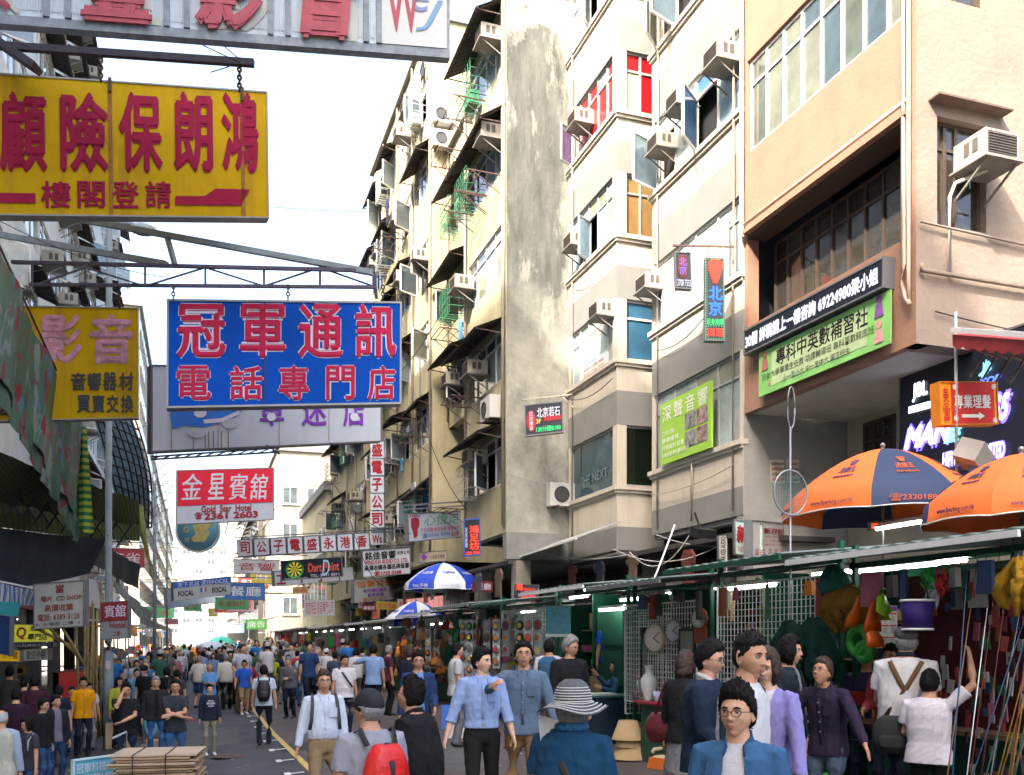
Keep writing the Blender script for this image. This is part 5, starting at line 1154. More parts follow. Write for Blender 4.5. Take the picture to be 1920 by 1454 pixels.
bunch('fishing_net', 'bundle of dark green net hanging on the white grid', PX(1480, 1165, 5.85), .5, .62, NETG, 12, seed=2)
bunch('fishing_net', 'second dark green net bundle, hanging lower and fuller', PX(1525, 1160, 5.8), .55, .7, NETG, 12, seed=3)
bunch('fishing_net', 'ochre net hanging under the tube light', PX(1592, 1100, 5.8), .6, .42, NETY, 12, seed=4)
bunch('fishing_net', 'yellow ochre net at the right edge of the tackle stall', PX(1912, 1045, 5.5), .35, .4, cm('yellow_net', (.38, .2, .01), rough=1), 9, seed=5)
bunch('fishing_net', 'thin green net slung from the stall roof beside the pole', PX(1560, 1060, 5.8), .5, .35, cm('teal_net', (.008, .10, .07)), 7, seed=6)
bunch('rope_bundle', 'bundle of white rope beside the purple bucket', PX(1748, 1092, 5.75), .14, .22, cm('white_rope', (.4, .4, .4)), 8, 'rope', 7)
bunch('rope_bundle', 'bundle of green cord hanging over the bucket', PX(1738, 1065, 5.75), .16, .2, cm('green_cord', (.03, .35, .06)), 8, 'rope', 8)
bunch('rope_bundle', 'bundle of red cord hanging right of the green cord', PX(1762, 1065, 5.75), .08, .26, cm('goods_red', (.5, .03, .03)), 5, 'rope', 9)
for i, (x, y, c_, l_) in enumerate(((1612, 1118, (.85, .16, .01), 'orange rubber flipper pair'), (1640, 1125, (.85, .13, .01), 'second orange flipper'), (1655, 1103, (.3, .6, .02), 'lime green flipper'), (1632, 1155, (.8, .14, .01), 'long orange float'))):
    p = PX(x, y, 5.65); v = MB().tube([p, p + Vector((0, .02, -.08)), p + Vector((0, .06 - i * .04, -.2)), p + Vector((0, .08 - i * .05, -.28))], [(.03, .03), (.05, .03), (.09, .02), (.10, .015)], 8)
    tag(v.build('flipper', cm('flipper_%s' % 'abcd'[i], tuple(v * .6 for v in c_), rough=.35)), l_ + ' hanging among the ochre nets', 'flipper')
p = PX(1720, 1153, 5.6); v = thing('bucket', 'purple canvas bucket with a white rim hanging over the stall', 'bucket', p + Vector((0, 0, -.13)))
MB().lathe([(0, 0), (.115, 0), (.13, .25), (.12, .25), (.105, .01)], n=24).build('body', cm('purple_canvas', (.025, .006, .12)), v)
for z in (.245, .01): MB().torus((0, 0, z), .128 if z > .1 else .118, .011, n=24, k=6).build('rim', WHITEP, v)
MB().tube([(0, .12 * cos(a * pi / 8), .25 + .16 * sin(a * pi / 8)) for a in range(9)], .006, 5).build('handle', BLK, v)
for i, (x, y, R_) in enumerate(((1611, 1203, .115), (1622, 1222, .07))):
    v = MB().torus(PX(x, y, 5.7), R_, .045, M=Matrix.Rotation(pi / 2, 3, 'Y'), n=24); tag(v.build('cord_reel', cm('reel_green', (.02, .22, .02), rough=.3)), ['green cord reel hanging over the boxes', 'smaller green reel below the first'][i], 'reel')
t = thing('poster', 'white price poster with rows of red products on the parasol pole', 'poster', M=Matrix.Translation(P(1659, 1176, 172)) @ Matrix.Rotation(-.34, 4, 'Z')); t['w'] = .27; t['h'] = .46
MB().box((0, 0, 0), (.27, .006, .46)).build('panel', cm('poster_paper', (.55, .5, .5)), t); srect(t, (.02, .01, .98, .12), cm('violet_print', (.15, .04, .3)))
for i in range(3):
    for k in range(3): srect(t, (.05 + k * .32, .17 + i * .28, .31 + k * .32, .2 + i * .28), BRIGHT[0]); srect(t, (.10 + k * .32, .23 + i * .28, .25 + k * .32, .38 + i * .28), cm('print_grey', (.4, .35, .38)))
# rods leaning
RC = [cm('rod_blue', (.01, .05, .13), rough=.3), cm('rod_black', (.015, .015, .02), rough=.3), cm('rod_red', (.12, .012, .015), rough=.3), cm('rod_tan', (.16, .11, .06), rough=.3), cm('rod_silver', (.45, .45, .48), rough=.25, metal=.5), cm('rod_green', (.02, .07, .05), rough=.3), cm('rod_yellow', (.3, .18, .02), rough=.3)]
random.seed(14)
for i in range(46):
    y = random.uniform(4.5, 5.75); x = random.uniform(5.2, 5.85); lean = random.uniform(-.25, .35); L_ = random.uniform(1.7, 2.6)
    a = Vector((x, y, gz(x))); c = Vector((x + random.uniform(.15, .5), y - lean * L_ * .5 - .25, gz(x) + L_)); c = a + (c - a) * 1.0
    t = thing('fishing_rod', 'fishing rod standing in the dense bundle at the tackle stall', 'fishing rod', a, group='fishing rods standing in the bundle')
    d = c - a; MB().tube([(0, 0, 0), d * .3, d], [.008, .006, .003], 6).build('blank', random.choice(RC), t)
    MB().tube([d * .02, d * .16], [.012, .012], 7).build('grip', random.choice([BLK, cm('cork', (.35, .24, .13))]), t)
    if i % 3 == 0:
        for k in range(3): MB().torus(d * (.4 + .2 * k) + Vector((-.015, 0, 0)), .012, .003, n=8, k=4).build('guide', ALU, t)
for i, (x0, y0, x1, y1, c_) in enumerate(((1792, 1470, 1845, 1200, 4), (1805, 1440, 1900, 1090, 4), (1862, 1440, 1915, 1180, 6), (1785, 1350, 1828, 1120, 0), (1835, 1460, 1896, 1200, 3))):
    a = P(x0, y0, 190); c = P(x1, y1, 178); t = thing('fishing_rod', 'long slanting %s fishing rod in front of the bundle' % ['silver', 'thin silver', 'yellow', 'blue', 'tan'][i], 'fishing rod', a); d = c - a
    MB().tube([(0, 0, 0), d * .5, d], [.013, .009, .004], 6).build('blank', RC[c_], t); MB().tube([d * .01, d * .1], .017, 7).build('grip', BLK, t)
a, c = P(1480, 1376, 215), P(1720, 1398, 200); t = thing('fishing_rod', 'thin fishing rod held out level in front of the stall', 'fishing rod', a); MB().tube([(0, 0, 0), c - a], [.004, .009], 6).build('blank', RC[5], t); MB().tube([(c - a) * .75, c - a], .012, 7).build('grip', RC[2], t)
# hanging lure packs: many small cards behind the rods
random.seed(15)
for i in range(200):
    y = 4.9 + 1.75 * random.random(); z = .85 + 1.75 * random.random(); x = 6.05 + random.uniform(-.05, .25)
    q = MB().box((0, 0, 0), (.012, random.uniform(.03, .07), random.uniform(.06, .15))); o = q.build('lure_pack', random.choice(MUTE)); o.location = (x, y, z); o.rotation_euler = (random.uniform(-.15, .15), 0, random.uniform(-.3, .3))
    tag(o, 'small lure pack hanging behind the fishing rods', 'pack', 'lure packs hanging behind the rods')
MB0 = MB().box((6.45, 5.9, 1.6), (.06, 2.8, 2.2)); MB0.build('hanging_board', cm('dark_red_board', (.09, .01, .015), var=.5), ST[0])
for i in range(44):
    y = random.uniform(7.2, 10.1); q = MB().box((0, 0, 0), (random.uniform(.1, .25), random.uniform(.1, .22), random.uniform(.06, .22))); o = q.build('goods_box', random.choice(BRIGHT)); o.location = (random.uniform(6.0, 6.6), y, .85 + gz(6.15) + .02 + random.choice([.06, .1, .2])); o.rotation_euler = (0, 0, random.uniform(-.4, .4))
    tag(o, 'small box or tub heaped on the tackle counter', 'box', 'boxes heaped on the tackle counter')
# fabric flower / yellow thing right edge, bins with tubes
bn = thing('umbrella_bin', 'low bin of coloured tubes standing before the stall counter', 'bin', (5.75, 7.7, gz(5.75)))
MB().lathe([(0, 0), (.16, 0), (.18, .35), (.17, .35), (.15, .01)], n=16).build('tub', cm('goods_green', (.05, .4, .08)), bn)
for i in range(9): MB().tube([(random.uniform(-.1, .1), random.uniform(-.1, .1), .1), (random.uniform(-.16, .16), random.uniform(-.16, .16), .7)], .02, 6).build('tube_roll', random.choice(BRIGHT), bn)
# ---------------- packs in strips on stalls 5 and 6
PKC = [cm('clear_pack', (.45, .47, .48), rough=.2, var=.3, scale=20), cm('silver_disc', (.35, .36, .38), rough=.25, metal=.6)]
def pack_strip(x, y, z, n, k, label, r=.085, group='strips of round packs on the stalls'):
    t = thing('pack_strip', label, 'pack strip', (x, y, z), -pi / 2 + .5, group); rnd = random.Random(k)
    MB().box((0, .012, -n * .115), (.2, .006, n * .23 + .05)).build('backing', PKC[0], t)
    q = Matrix.Rotation(pi / 2, 3, 'X')
    for i in range(n):
        c = (0, 0, -.115 - i * .23); o = MB().lathe([(0, .02), (r * .75, .02), (r, .008), (r * 1.05, 0)], c, 16, M=q).build('pack', rnd.choice([PKC[1], PKC[1], PKC[0], cm('lid_brown', (.2, .12, .08)), cm('lid_black', (.03, .03, .03))]), t)
        if rnd.random() < .6: MB().lathe([(0, .026), (r * .55, .024)], c, 8, M=q).build('price_label', rnd.choice([BRIGHT[5], BRIGHT[5], BRIGHT[4], BRIGHT[2], BRIGHT[0]]), o)
xs5 = [(765, 5), (785, 5), (802, 6), (818, 4), (868, 5), (880, 5), (886, 6), (912, 4), (930, 4), (948, 3), (975, 3), (990, 3), (1008, 3)]
for i, (px, n) in enumerate(xs5):
    p = PX(px, 1165 - max(0, (px - 900)) * .05, 5.72 - (i % 3) * .08)
    pack_strip(p.x, p.y, p.z, n, i, ['round lid pack strip with orange price labels', 'round pack strip hanging near the blue parasol', 'strip of silver lid packs on the stall front'][i % 3] + f', number {i + 1} from the bag stall' if False else ['leftmost strip of round packs, beside the bag stall', 'strip with orange labelled discs second from the bag stall', 'strip of six discs before the dark shelves', 'short strip of discs behind the glasses boy', 'strip of silver lids left of the brightest strip', 'brightest strip of silver lids', 'long strip of lids beside the brightest one', 'short strip over the light blue shirt man', 'strip with dark rings over the blue shirt man', 'three disc strip over the denim shirt man', 'three disc strip with a green label', 'three disc strip with orange labels', 'three disc strip left of the blue poster'][i], r=.09)
random.seed(18)
for i in range(90):
    y = random.uniform(15.9, 22); z = gz(6) + random.choice([.15, .45, .75, 1.05, 1.35]) + random.uniform(0, .1); q = MB().box((0, 0, 0), (.1, random.uniform(.12, .26), random.uniform(.16, .28))); o = q.build('boxed_goods', random.choice(BRIGHT + [BRIGHT[3], BRIGHT[3], BRIGHT[2]])); o.location = (6.05 + (1.6 - z) * -.25 + random.uniform(-.05, .05), y, z); o.rotation_euler = (random.uniform(-.1, .1), .15, random.uniform(-.3, .3))
    tag(o, 'boxed kitchen article standing on the stall front steps', 'box', 'boxed goods stepped on the stall fronts')
MB().box((6.3, 19, 1.3), (.08, 6.2, 2.0)).build('display_board', cm('dark_display', (.05, .05, .06), var=.4), ST[5])
for i in range(60):
    y = random.uniform(15.9, 22); o = MB().lathe([(0, .03), (.06, .025), (.085, 0)], n=12, M=Matrix.Rotation(-pi / 2, 3, 'Y')).build('pan_lid', random.choice([PKC[1], PKC[0], BRIGHT[7], BRIGHT[5], BRIGHT[0], ALU])); o.location = (6.2, y, random.uniform(1.5, 2.65)); tag(o, 'round lid or dish hung on the dark display board', 'lid', 'lids hung on the display board')
t = thing('blue_poster', 'faded blue poster in a clear sleeve hung at the stall corner', 'poster', M=Matrix.Translation(PX(1047, 1163, 5.8)) @ Matrix.Rotation(-.5, 4, 'Z')); MB().box((0, 0, 0), (.42, .01, .48)).build('sheet', cm('faded_blue_poster', (.12, .35, .45), var=.3, scale=8), t); MB().box((0, -.002, -.26), (.44, .02, .05)).build('weight_bar', WHITEP, t)
# leaning boards of packs by the walking men
for i, (px, py) in enumerate(((855, 1385), (842, 1368), (870, 1350), (905, 1340))):
    c = onG(px, py); o = MB().box((0, 0, .24), (.3, .03, .48)).build('display_card', BRIGHT[[3, 1, 3, 4][i]]); o.location = (c.x, c.y, gz(c.x)); o.rotation_euler = (-.25, 0, -.5 + i * .2); tag(o, ['white product card leaning at the foot of the stall', 'blue product card behind the white one', 'second white product card leaning by the discs', 'green product card leaning beside the brown trousers'][i], 'card')
# ---------------- bags
random.seed(19); BG = [cm('leather_brown', (.16, .06, .025), rough=.5), cm('leather_tan', (.36, .15, .05), rough=.5), cm('leather_red', (.3, .03, .02), rough=.5), cm('leather_dark', (.04, .025, .02), rough=.5), cm('leather_orange', (.6, .2, .03), rough=.5)]
def handbag(c, s, m, rz, label, group):
    t = thing('handbag', label, 'handbag', c, rz, group); mb = MB(); pr = [(0, 0), (.9, 0), (1, .12), (.98, .45), (.8, .66), (0, .7)]
    v = []
    for d in (-.22, .22):
        for x, z in ((-.5, 0), (.5, 0), (.55, .2), (.5, .55), (.38, .7), (-.38, .7), (-.5, .55), (-.55, .2)): v.append((x * s, d * s * (.5 if z > .5 else 1), z * s))
    mb.add(v, [tuple(range(8)), tuple(range(8, 16))[::-1]] + [(i + 8, (i + 1) % 8 + 8, (i + 1) % 8, i) for i in range(8)]); mb.build('body', m, t)
    MB().tube([(-.3 * s, 0, .68 * s), (-.22 * s, 0, 1.0 * s), (0, 0, 1.12 * s), (.22 * s, 0, 1.0 * s), (.3 * s, 0, .68 * s)], .02 * s * 2, 6).build('strap', m, t); return t
for i in range(56): handbag((random.uniform(5.5, 6.1), random.uniform(22.4, 27.5), random.uniform(.95, 2.55)), random.uniform(.22, .36), random.choice(BG), -pi / 2 + random.uniform(-.4, .4), 'leather bag hanging in the crowded bag stall', 'bags hanging in the bag stall')
# ---------------- parasols
def parasol(name, label, c, R, H, mats, pole_h, tilt=(0, 0), n=8, rz=0.0, texts=None, val=.22, polem=None):
    t = thing(name, label, 'parasol', c); t.rotation_euler = (tilt[0], tilt[1], rz)
    pm = polem or ALU
    def S(r, a, off=0.0):      # canopy surface, r 0..1
        g = 2 * pi / n; k = (a / g) % 1; f = 1 - .04 * sin(pi * k) ** 1.0 * r
        z = H * (1 - r ** 1.7); v = Vector((R * r * f * cos(a), R * r * f * sin(a), z)); nrm = Vector((cos(a) * H * 1.6 * r, sin(a) * H * 1.6 * r, R)).normalized(); return v + nrm * off
    for i in range(n):
        mb = MB(); a0, a1 = 2 * pi * i / n, 2 * pi * (i + 1) / n; q = 6; rr = [j / 7 for j in range(8)]
        v = [S(r, a0 + (a1 - a0) * k / q) for r in rr for k in range(q + 1)]
        w = [p - Vector((0, 0, .006)) for p in v]
        for k in range(q + 1):      # valance
            a = a0 + (a1 - a0) * k / q; p = S(1, a); d = p + Vector((cos(a) * .03, sin(a) * .03, -val * (1 - .12 * sin(pi * k / q)))); v.append(d); w.append(d - Vector((cos(a), sin(a), 0)) * .006)
        N_ = len(v); fs = [(j * (q + 1) + k, j * (q + 1) + k + 1, (j + 1) * (q + 1) + k + 1, (j + 1) * (q + 1) + k) for j in range(8) for k in range(q)]
        mb.add(v + w, [f[::-1] for f in fs] + [tuple(x + N_ for x in f) for f in fs], True); mb.build('canopy_panel', mats[i % len(mats)], t)
        MB().tube([S(.05, a0, -.02), S(.5, a0, -.02), S(1, a0, -.02)], .008, 5).build('rib', pm, t); MB().tube([(0, 0, H * .3), S(.55, a0, -.02)], .007, 5).build('strut', pm, t)
        e = MB().tube([v[-(q + 1) + k] for k in range(q + 1)], .008, 5); e.build('hem', WHITEP, t)
    MB().tube([(0, 0, H + .06), (0, 0, -pole_h)], .02, 10).build('pole', pm, t); MB().ball((0, 0, H + .05), .035, 8).build('finial', pm, t)
    for (s_, i, r0, r1, wf, m) in (texts or []):
        co, F, tw, th = glyphs(s_, .01); a0 = 2 * pi * i / n; g = 2 * pi / n; V = []
        for x, y, z in co:
            if r0 > 1:      # on the valance
                a = a0 + g * (.5 + wf * x / tw); p = S(1, a); hh = (r0 - 1) + (r1 - r0) * (.5 - y / th); V.append(p + Vector((cos(a) * (.045), sin(a) * (.045), -val * hh)) - Vector((cos(a), sin(a), 0)) * (z * .3) * -1)
            else:
                r = r0 + (r1 - r0) * (.5 - y / th); a = a0 + g * (.5 + wf * x / tw); V.append(S(r, a, .012 + z * .3))
        me = bpy.data.meshes.new('lettering'); me.from_pydata([tuple(v) for v in V], [], F); link('lettering', me, m, t)
    return t
ORG = cm('orange_canvas', (.70, .13, .02), rough=.7, var=.1); NVY = cm('navy_canvas', (.016, .032, .085), rough=.7, var=.1); NVT = cm('navy_print', (.05, .05, .12)); ORT = cm('orange_print', (.6, .12, .03))
def para_at(cx, y_top, y_rim, width, ppm): pass
def orange(px, ytop, D, name_label, rz, R=1.28, yr=985, pole=2.3, texts=None, tilt=(0, 0)):
    top = P(px, ytop, D); rim = P(px, yr, D); H = (top.z - rim.z) * .8
    return parasol('parasol', name_label, (top.x, top.y, top.z - H), R, H, MT, pole, tilt, rz=rz, texts=texts)
MT = [ORG, NVY, ORG, ORG]
def gi(rz, n=8):      # index of the gore facing the camera
    return int(((-pi / 2 - YAW * 0 - .35 - rz) % (2 * pi)) / (2 * pi / n))
TX = []
for gidx in range(8):
    tm = ORT if gidx % 4 == 1 else NVT; TX += [('♛', gidx, .52, .62, .22, tm), ('洗樓王', gidx, .65, .74, .32, tm), ('www.flyerking.com.hk', gidx, 1.38, 1.7, .58, tm) if gidx % 4 != 1 else ('☎23201883', gidx, 1.35, 1.75, .6, tm), ('廣告清潔專門', gidx, .78, .81, .34, tm)]
rzA = -pi / 2 - .35 - pi / 8 - 2 * pi / 8 * 1 - .06
orange(1655, 843, 146, 'orange and navy advertising parasol, the whole one', rzA, texts=TX, yr=966, R=1.24)
orange(1915, 852, 178, 'orange parasol cut by the right edge', rzA + .35 + pi / 4 * 1.2, texts=TX, yr=968, R=.98, pole=2.2)
BW = [cm('royal_canvas', (.01, .05, .45), rough=.6), cm('white_canvas', (.55, .58, .62), rough=.6)]
MT = BW; WT = cm('white_print', (.6, .62, .66)); TB = []
for k in range(8): TB += [('THL通訊手機', k, .66, .76, .6, WT if k % 2 == 0 else BW[0]), ('THL手機', k, 1.25, 1.75, .6, WT)]
orange(832, 1056, 66, 'blue and white parasol over the pack stalls', .3, R=1.12, yr=1104, pole=2.4, texts=TB)
orange(780, 1128, 61, 'lower blue and white parasol beside the bag stall', .62, R=.98, yr=1172, pole=2.0, texts=TB)
for i, (x, y, pm, ms, l_) in enumerate(((396, 1202, 30, [cm('pale_grey_canvas', (.4, .45, .5))], 'pale grey parasol in the far crowd'), (348, 1212, 34, [BRIGHT[5], BRIGHT[2], BRIGHT[4]], 'rainbow parasol over the left crowd'), (372, 1215, 30, [BRIGHT[4], BRIGHT[0]], 'green and red parasol beside the rainbow one'), (415, 1193, 26, [cm('teal_canvas', (.02, .25, .18))], 'teal parasol far down the middle'), (575, 1197, 30, [cm('blue_small', (.1, .25, .5))], 'small blue parasol before the far stalls'))):
    MT = ms; orange(x, y, pm, l_, .2 * i, R=1.1 if i != 4 else .6, yr=y + 16, pole=2.0)
# ---------------- landing net pole
t = thing('landing_net', 'long steel landing net pole with an empty loop on top and a mesh hoop below', 'landing net', P(1482, 1200, 165))
z = lambda y: (1200 - y) / 165
MB().tube([(0, 0, z(1460)), (0, 0, z(800))], .012, 8).build('pole', ALU, t)
MB().tube([Vector((.05 * cos(a * pi / 8) * (1 if 1 else 0) + .01, .05 * sin(a * pi / 8) * 0, z(765) + .24 * sin(a * pi / 8))) for a in range(17)], .008, 6).build('loop', ALU, t)
hc = Vector((-.02, -.03, z(925))); Mx = Matrix.Rotation(pi / 2, 3, 'X') ; MB().torus(hc, .22, .011, M=Mx, n=36, k=6, flat=1.15).build('hoop', ALU, t)
ng = MB()
for i in range(-9, 10):
    w = .22 * sqrt(max(0, 1 - (i / 10) ** 2)); x = i * .022; ng.bar(hc + Vector((x, 0.01, -w * 1.15)), hc + Vector((x, .01, w * 1.15)), .003)
for i in range(-10, 11):
    w = .22 * sqrt(max(0, 1 - (i / 11) ** 2)); zz = i * .023; ng.bar(hc + Vector((-w, 0.012, zz)), hc + Vector((w, .012, zz)), .003)
ng.build('mesh', cm('net_thread', (.08, .15, .14)), t)
# cables under the buildings
random.seed(8); CAB = cm('pale_cable', (.35, .33, .3)); CAD = cm('dark_cable', (.03, .03, .03))
for i, (a, c, s_, m_) in enumerate((((1150, 1030), (1370, 1010), .35, CAB), ((1180, 1035), (1300, 990), .5, CAB), ((1230, 1003), (1480, 990), .3, CAB), ((880, 985), (1075, 1040), .3, CAD), ((945, 1000), (1180, 1040), .35, CAB), ((620, 900), (770, 1000), .5, CAD), ((790, 780), (880, 960), .4, CAD), ((1265, 985), (1225, 1090), .02, WHITEP), ((860, 520), (700, 740), .5, CAD), ((1075, 620), (1000, 752), .0, CAD), ((650, 950), (720, 1100), .5, CAD), ((1500, 650), (1735, 560), .2, CAD))):
    v = MB().tube(sag(P(*a, 92 if a[0] > 1100 else 64), P(*c, 96 if c[0] > 1100 else 66), s_), .012 if m_ is not WHITEP else .02, 5); tag(v.build('cable', m_), 'slack ' + ['pale cable looping under the bay building', 'second pale cable looping from the bay soffit', 'pale cable hanging under the striped building', 'dark cable by the led character sign', 'long cable over the stall roofs', 'dark cable crossing the character boxes', 'dark cable down the recessed tenement', 'white slanting rod over the stall roof', 'dark cable in front of the tall tenement', 'thin stay over the price sign', 'cable by the vertical character boxes', 'cable under the peach overhang'][i], 'cable')
# laundry on racks
def garment(c, w, h, m, label, kind='shirt'):
    c = Vector(c); mb = MB(); d = Vector((0, 1, 0)) * w / 2
    if kind == 'trousers': P2 = [(-1, 0), (1, 0), (1.05, -h), (.3, -h), (0, -h * .35), (-.3, -h), (-1.05, -h)]
    else: P2 = [(-.5, 0), (.5, 0), (1.1, -h * .2), (1.0, -h * .42), (.7, -h * .33), (.7, -h), (-.7, -h), (-.7, -h * .33), (-1.0, -h * .42), (-1.1, -h * .2)]
    v = [c + d * x + Vector((random.uniform(-.02, .02), 0, z)) for x, z in P2]; n = len(v); v += [p + Vector((.05, 0, 0)) for p in v]
    mb.add(v, [tuple(range(n)), tuple(range(n, 2 * n))[::-1]] + [(i + n, (i + 1) % n + n, (i + 1) % n, i) for i in range(n)]); tag(mb.build('hanging_' + kind, m), label, 'laundry')
random.seed(10)
for (x, y, pm, col, k, l_, w, h) in ((862, 602, 62, (.12, .3, .5), 'shirt', 'light blue shirt drying on the recessed tenement', .5, .6), (872, 615, 62, (.04, .03, .03), 'shirt', 'dark shirt drying beside the light blue one', .5, .75), (882, 618, 62, (.25, .06, .03), 'shirt', 'rust brown shirt drying third from the left', .45, .6),
        (861, 678, 60, (.04, .08, .14), 'trousers', 'jeans with spread legs hanging below the shirts', .42, .75), (792, 500, 56, (.01, .01, .012), 'trousers', 'black trousers hanging high on the tall tenement', .3, .9), (796, 637, 55, (.4, .38, .42), 'shirt', 'grey striped shirt on the long rack', .5, .7), (775, 905, 55, (.35, .33, .4), 'shirt', 'patterned white dress drying low on the tall tenement', .5, 1.1), (796, 905, 55, (.03, .12, .28), 'trousers', 'blue jeans drying beside the patterned dress', .45, .9),
        (752, 860, 55, (.05, .2, .3), 'shirt', 'teal shirt on a hanger on the tall tenement', .4, .45), (683, 910, 48, (.05, .01, .02), 'shirt', 'dark red shirt on the low tenement', .5, .7), (725, 375, 52, (.02, .02, .06), 'shirt', 'navy clothes high at the far edge of the tall tenement', .4, .9), (657, 975, 46, (.55, .55, .58), 'shirt', 'white cloth over the character boxes', .6, .4), (790, 120, 55, (.02, .03, .04), 'shirt', 'dark clothes at the very top of the tall tenement', .5, .5)):
    garment(P(x, y, pm), w, h, cm('laundry_%d_%d' % (x, y), col), l_, k)
def rack(a, c, label):
    a = Vector(a); c = Vector(c); mb = MB(); o = Vector((-.9, 0, .02))
    mb.bar(a, a + o, .03); mb.bar(c, c + o, .03); 
    for f in (.35, .6, .85, 1.0): mb.bar(a + o * f, c + o * f, .018)
    mb.bar(a + Vector((0, 0, -.5)), a + o * .9, .02); mb.bar(c + Vector((0, 0, -.5)), c + o * .9, .02); tag(mb.build('laundry_rack', RUST), label, 'rack', 'laundry racks on the tenements')
random.seed(12)
for i in range(20):
    W_ = [W4, W4c, W5, W5, W6][i % 5]; z = random.choice([5.9, 8.7, 11.4, 14.2, 16.9]) + .2
    t0 = random.uniform(.3, W_.L - 1.6); rack(W_.p(t0, z), W_.p(t0 + 1.2, z), f'rusty laundry rack on the {["gable", "recessed", "tall", "tall", "low"][i % 5]} tenement, {"low down" if z < 9 else ("half way up" if z < 14 else "high up")}')
# AC compressor on the gable, compressor pair high
def compressor(c, label, rz=0.0, s=1.0):
    t = thing('compressor_unit', label, 'air conditioner', c, rz); MB().box((0, -.16, .3), (.85 * s, .3, .6 * s)).build('housing', cm('compressor_white', (.5, .5, .46)), t)
    q = Matrix.Rotation(pi / 2, 3, 'X'); MB().torus((-.1, -.32, .3), .2 * s, .012, M=q).build('fan_ring', BLK, t); MB().lathe([(0, 0), (.19 * s, 0)], (-.1, -.314, .3), 20, M=q).build('fan', cm('fan_dark', (.05, .05, .05)), t)
    MB().box((.25, -.2, -.02), (.06, .5, .04)).box((-.25, -.2, -.02), (.06, .5, .04)).build('bracket', RUST, t)
compressor(PY(1052, 952, 22.98), 'white fan compressor on the stained gable near its foot')
compressor(PY(829, 285, 29.9), 'upper fan compressor on the side of the tall tenement', s=.9); compressor(PY(829, 240, 29.9), 'fan compressor above the other on the tall tenement', s=.9)
compressor(P(930, 790, 70), 'round fan compressor on the front of the gable tenement', rz=-pi / 2)
# stall banner red awning top right
aw = thing('red_awning', 'red folding awning with a pale scalloped edge over the neon shop', 'awning')
a, c = P(1786, 628, 150), P(1940, 640, 175); mb = MB(); up = Vector((.9, .3, .25)); n = 14; vs = []
for i in range(n + 1): q = a.lerp(c, i / n); vs += [q, q + up, q + Vector((0, 0, -.14 - .04 * (i % 2))), q + up - Vector((0, 0, .02))]
fs = []
for i in range(n): k = i * 4; fs += [(k, k + 4, k + 5, k + 1), (k, k + 2, k + 6, k + 4), (k + 3, k + 7, k + 6, k + 2)]
mb.add(vs, fs).build('cloth', cm('dark_red_cloth', (.28, .02, .02), var=.3), aw); MB().bar(a + Vector((0, 0, .06)), c + Vector((0, 0, .06)), .06).build('edge_bar', WHITEP, aw)
mb = MB()
for i in range(5):
    q = a.lerp(c, .15 + i * .17); e = q + up * .9 + Vector((0, 0, -.35)); mb.bar(q + Vector((.1, 0, -.15)), e, .02); mb.bar(q + Vector((.1, 0, -.5)), q + up * .9, .02)
mb.build('folding_arm', RUST, aw)
for i, (x, y, w_) in enumerate(((1505, 690, 1.0), (1730, 665, .9), (1318, 1000, 0.8))):
    p = P(x, y, 105); o = MB().box((0, 0, 0), (.5, .18, .16)).bar((0, .1, .08), (.1, .4, .3), .03).build('flood_lamp', BLK); o.location = p; o.rotation_euler = (.3, -.5 if i == 0 else 0, .3); tag(o, ['black flood lamp under the green banner', 'black box lamp under the peach corner', 'black flood lamp under the striped building'][i], 'lamp')
p = P(1825, 855, 150); o = MB().box((0, 0, 0), (.42, .3, .26)).build('flood_lamp', cm('lamp_grey', (.3, .3, .28))); o.location = p; o.rotation_euler = (.4, .3, .5); tag(o, 'grey flood lamp in front of the neon words', 'lamp')
p = P(1830, 915, 150); o = MB().cyl((0, 0, -.3), (0, 0, .3), .09, 14).build('barber_pole', mat('barber_stripe', (.2, .3, .55), var=.8, scale=6)); o.location = p; tag(o, 'blue and white hairdresser pole behind the parasols', 'pole')
# ================================================================ LEFT SIDE
random.seed(40)
ls = thing('left_shop_row', 'dark row of open shopfronts along the left pavement', 'shop row')
XL = -4.55
for i in range(11):
    y = 6.5 + i * 4; MB().box((XL, y, 1.7), (.35, .4, 3.7)).build('pillar', cm('left_pillar', (.05, .045, .04)), ls)
    MB().box((XL - 3.1, y + 2, 1.7), (.1, 3.9, 3.7)).build('back_wall', cm('shop_back_%s' % 'abc'[i % 3], [(.25, .2, .1), (.12, .1, .08), (.3, .26, .16)][i % 3], var=.4), ls)
    MB().box((XL, y + 2, 3.25), (.2, 3.6, .6)).build('fascia', cm('left_fascia_%s' % 'abcd'[i % 4], [(.05, .05, .05), (.2, .02, .02), (.08, .07, .05), (.02, .04, .12)][i % 4], var=.3), ls)
    if i % 2 == 0: tube_lamp((XL - .9, y + 2, 2.75), 1.5, 'lit tube inside the left shops', group='tubes inside the left shops')
    for k in range(4): MB().box((XL - 2.6, y + 2, .6 + k * .6), (.6, 3.4, .03)).build('shelf', WOODM, ls)
MB().box((XL - 1.6, 28, 3.62), (3.2, 44, .1)).build('ceiling', cm('left_ceiling', (.3, .3, .28)), ls)
for i in range(110):
    o = MB().box((0, 0, 0), (.25, random.uniform(.15, .4), random.uniform(.15, .42))).build('shelf_box', random.choice(BRIGHT)); o.location = (XL - 2.5, random.uniform(7, 50), .35 + random.choice([.45, 1.05, 1.65, 2.25])); tag(o, 'small box on the shelves of the left shops', 'box', 'boxes on the left shop shelves')
